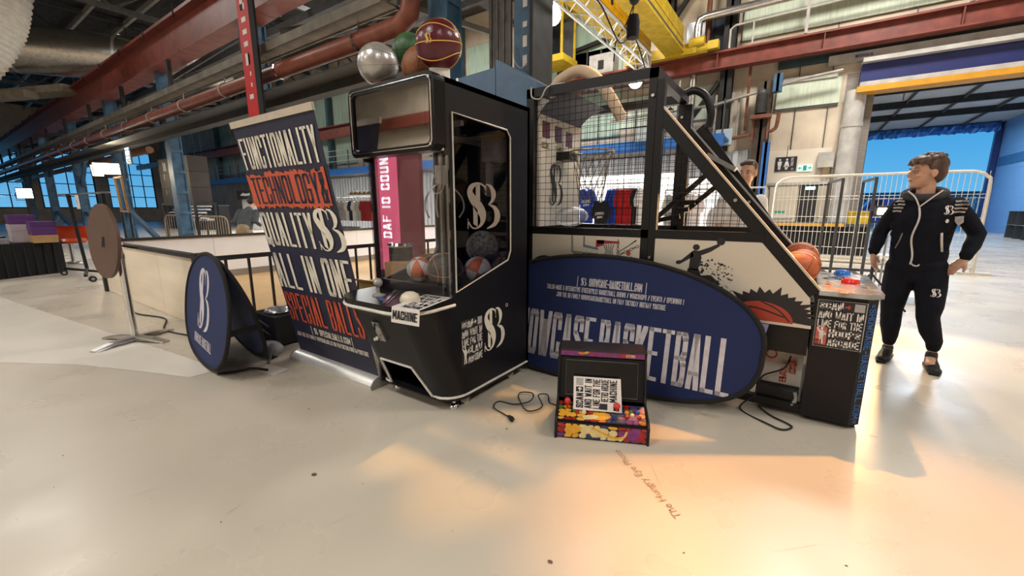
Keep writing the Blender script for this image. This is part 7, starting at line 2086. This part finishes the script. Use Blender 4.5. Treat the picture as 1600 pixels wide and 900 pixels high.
# mesh fence panel
fn = thing('mesh_fence', 'tall white wire mesh fence panel with rounded corners behind the walking person', 'fence', (1.2, 12.3, 0))
FW = mat('fence_white', (.72, .68, .60), .45, .3, noise=.1, scale=9)
fx0, fx1, fy_, fz0, fz1 = -.58, 3.02, 12.3, .14, 2.08
obj('frame_tube', G().tube(smooth_path([(fx0, fy_, .0), (fx0, fy_, fz1 - .35), (fx0 + .06, fy_, fz1 - .12), (fx0 + .18, fy_, fz1 - .03), (fx0 + .45, fy_, fz1), (1.2, fy_, fz1), (fx1 - .45, fy_, fz1), (fx1 - .18, fy_, fz1 - .03), (fx1 - .06, fy_, fz1 - .12), (fx1, fy_, fz1 - .35), (fx1, fy_, .0)], 5), .028, 8), FW, fn, smooth=True)
obj('bottom_tube', G().tube([(fx0, fy_, fz0), (fx1, fy_, fz0)], .02, 8), FW, fn)
g = G(); k = 1
while fx0 + k * .085 < fx1:
    g.tube([(fx0 + k * .085, fy_, fz0), (fx0 + k * .085, fy_, fz1 - .01)], .005, 4); k += 1
obj('upright_wires', g, FW, fn, kind='stuff')
for z in (.45, .80, 1.15, 1.55, 1.62):
    obj('cross_wire', G().tube([(fx0, fy_ - .006, z), (fx1, fy_ - .006, z)], .005, 4), FW, fn)
for x in (fx0, fx1):
    obj('foot_block', G().box((x - .25, fy_ - .12, 0), (x + .25, fy_ + .12, .05)).box((x - .03, fy_ - .05, .05), (x + .03, fy_ + .05, .2)), FW, fn)
obj('base_plank', G().box((fx0 - .1, 13.2, .02), (1.8, 13.4, .14)), mat('pale_plank', (.62, .54, .42), .6, noise=.15, scale=4), None, label='pale plank lying on the floor behind the mesh fence', cat='plank')
# empty rolling frame in front of the fence
rf = thing('clothes_rack', 'empty dark steel rolling rack of four uprights in front of the fence', 'frame', (.7, 10.2, 0))
for x, y in ((.40, 10.9), (.56, 9.75), (.95, 10.9), (1.02, 9.75)):
    obj('upright', G().beam((x, y, .1), (x, y, 1.86), .045, .045), DARK2, rf)
obj('top_bar', G().beam((.40, 10.9, 1.86), (.56, 9.75, 1.86), .04, .04), DARK2, rf)
obj('top_bar', G().beam((.95, 10.9, 1.86), (1.02, 9.75, 1.86), .04, .04), DARK2, rf)
obj('base_bar', G().beam((.30, 10.3, .16), (1.75, 10.5, .16), .05, .05), DARK2, rf)
obj('base_bar', G().beam((.40, 10.9, .1), (.56, 9.75, .1), .05, .04), DARK2, rf)
obj('base_bar', G().beam((.95, 10.9, .1), (1.02, 9.75, .1), .05, .04), DARK2, rf)
for x, y in ((.40, 10.9), (.56, 9.75), (.95, 10.9), (1.02, 9.75), (1.72, 10.5)):
    obj('castor', G().cyl((x - .015, y, .045), .045, .03, 12, 'x'), RUBBER, rf)
# white trolley half hidden by the walking person
tl = thing('trolley', 'white two-shelf trolley with castors behind the walking person', 'trolley', (1.35, 8.3, 0))
for z in (.16, .62): obj('shelf', G().box((1.05, 8.1, z), (1.6, 8.6, z + .03)), WHITE, tl)
for x in (1.07, 1.58):
    for y in (8.12, 8.58):
        obj('post', G().tube([(x, y, .1), (x, y, .95)], .015, 6), STEEL, tl); obj('castor', G().cyl((x - .012, y, .045), .045, .024, 12, 'x'), RUBBER, tl)
bk = thing('white_canister', 'white plastic canister on the upper shelf of the trolley', 'canister', (1.3, 8.3, .65))
obj('canister_body', G().lathe([(.12, 0), (.12, .24), (.05, .3), (.05, .34)], (1.3, 8.32, .65), 16), WHITE, bk, smooth=True)
obj('cap', G().cyl((1.3, 8.32, .99), .055, .04, 14), RUBBER, bk, smooth=True)
# black drums against the bay wall
dr = thing('black_drum', 'first black drum from the gate against the blue-lit bay wall', 'drum', (8.5, 29.6, 0))
obj('drum_body', G().lathe([(.42, 0), (.44, .02), (.42, .05), (.42, .58), (.44, .6), (.42, .63), (.42, 1.18), (.44, 1.2), (.42, 1.23), (.0001, 1.23)], (8.5, 29.6, 0), 20), RUBBER, dr, smooth=True)
obj('drum_band', G().lathe([(.445, .59), (.45, .6), (.445, .61)], (8.5, 29.6, 0), 20), STEEL, dr, smooth=True)
dup(dr, (8.45, 28.5, 0), .4, 'middle black drum in the row against the blue-lit bay wall')
dup(dr, (8.4, 27.4, 0), .8, 'nearest black drum in the row against the blue-lit bay wall')
for r_o in [dr]:
    pass
# outside the gate: blue van, containers and yard fence
vn = thing('van', 'blue van parked in the yard outside the gate', 'van', (5.0, 46, 0))
VB = mat('van_blue', (.035, .14, .50), .3, noise=.1, scale=4, coat=.3)
obj('van_body', G().prism([(x, 45.2, z) for x, z in ((3.9, .35), (6.9, .35), (6.9, 2.1), (5.3, 2.2), (4.6, 2.1), (4.1, 1.3), (3.9, 1.15))], (0, 1.9, 0)), VB, vn)
obj('window', G().prism([(x, 45.19, z) for x, z in ((4.35, 1.35), (5.3, 1.35), (5.3, 2.05), (4.72, 2.0))], (0, -.01, 0)), DKGL, vn)
for x in (4.5, 6.3): obj('wheel', G().cyl((x, 45.1, .35), .35, .25, 18, 'y'), RUBBER, vn, smooth=True)
cn = thing('yard_container', 'bright blue tarpaulin-covered skip outside the gate on the left', 'container', (3.0, 43, 0))
obj('skip_body', G().prism([(x, 42.4, z) for x, z in ((2.5, .0), (3.7, .0), (4.0, 1.2), (2.2, 1.2))], (0, 2, 0)), VB, cn)
obj('tarpaulin', G().ball((3.1, 43.4, 1.2), .8, 16, 8, (1.15, 1.2, .55)), BLUEB, cn, smooth=True)
yf = thing('yard_fence', 'long grey palisade fence at the far side of the yard', 'fence', (10, 58, 0))
obj('fence_rail', G().beam((-4, 58, .6), (26, 58, .6), .06, .08), GREYP, yf); obj('fence_rail', G().beam((-4, 58, 2.0), (26, 58, 2.0), .06, .08), GREYP, yf)
g = G(); x = -4
while x < 26:
    g.box((x, 57.97, .1), (x + .12, 58.0, 2.5)); x += .28
obj('palisades', g, GREYP, yf, kind='stuff')
for i, (x, h_, lb) in enumerate([(12.0, 3.4, 'long dark warehouse roofline beyond the yard fence')]):
    t = thing('warehouse', lb, 'building', (x, 70, 0))
    obj('walls', G().box((x - 16, 70, 0), (x + 16, 76, 2.6)), mat('far_wall', (.12, .16, .24), .7, noise=.2, scale=1), t)
    obj('roof', G().prism([(x - 16.3, y, z) for y, z in ((69.6, 2.6), (76.4, 2.6), (73, h_))], (32.6, 0, 0)), DARK2, t)
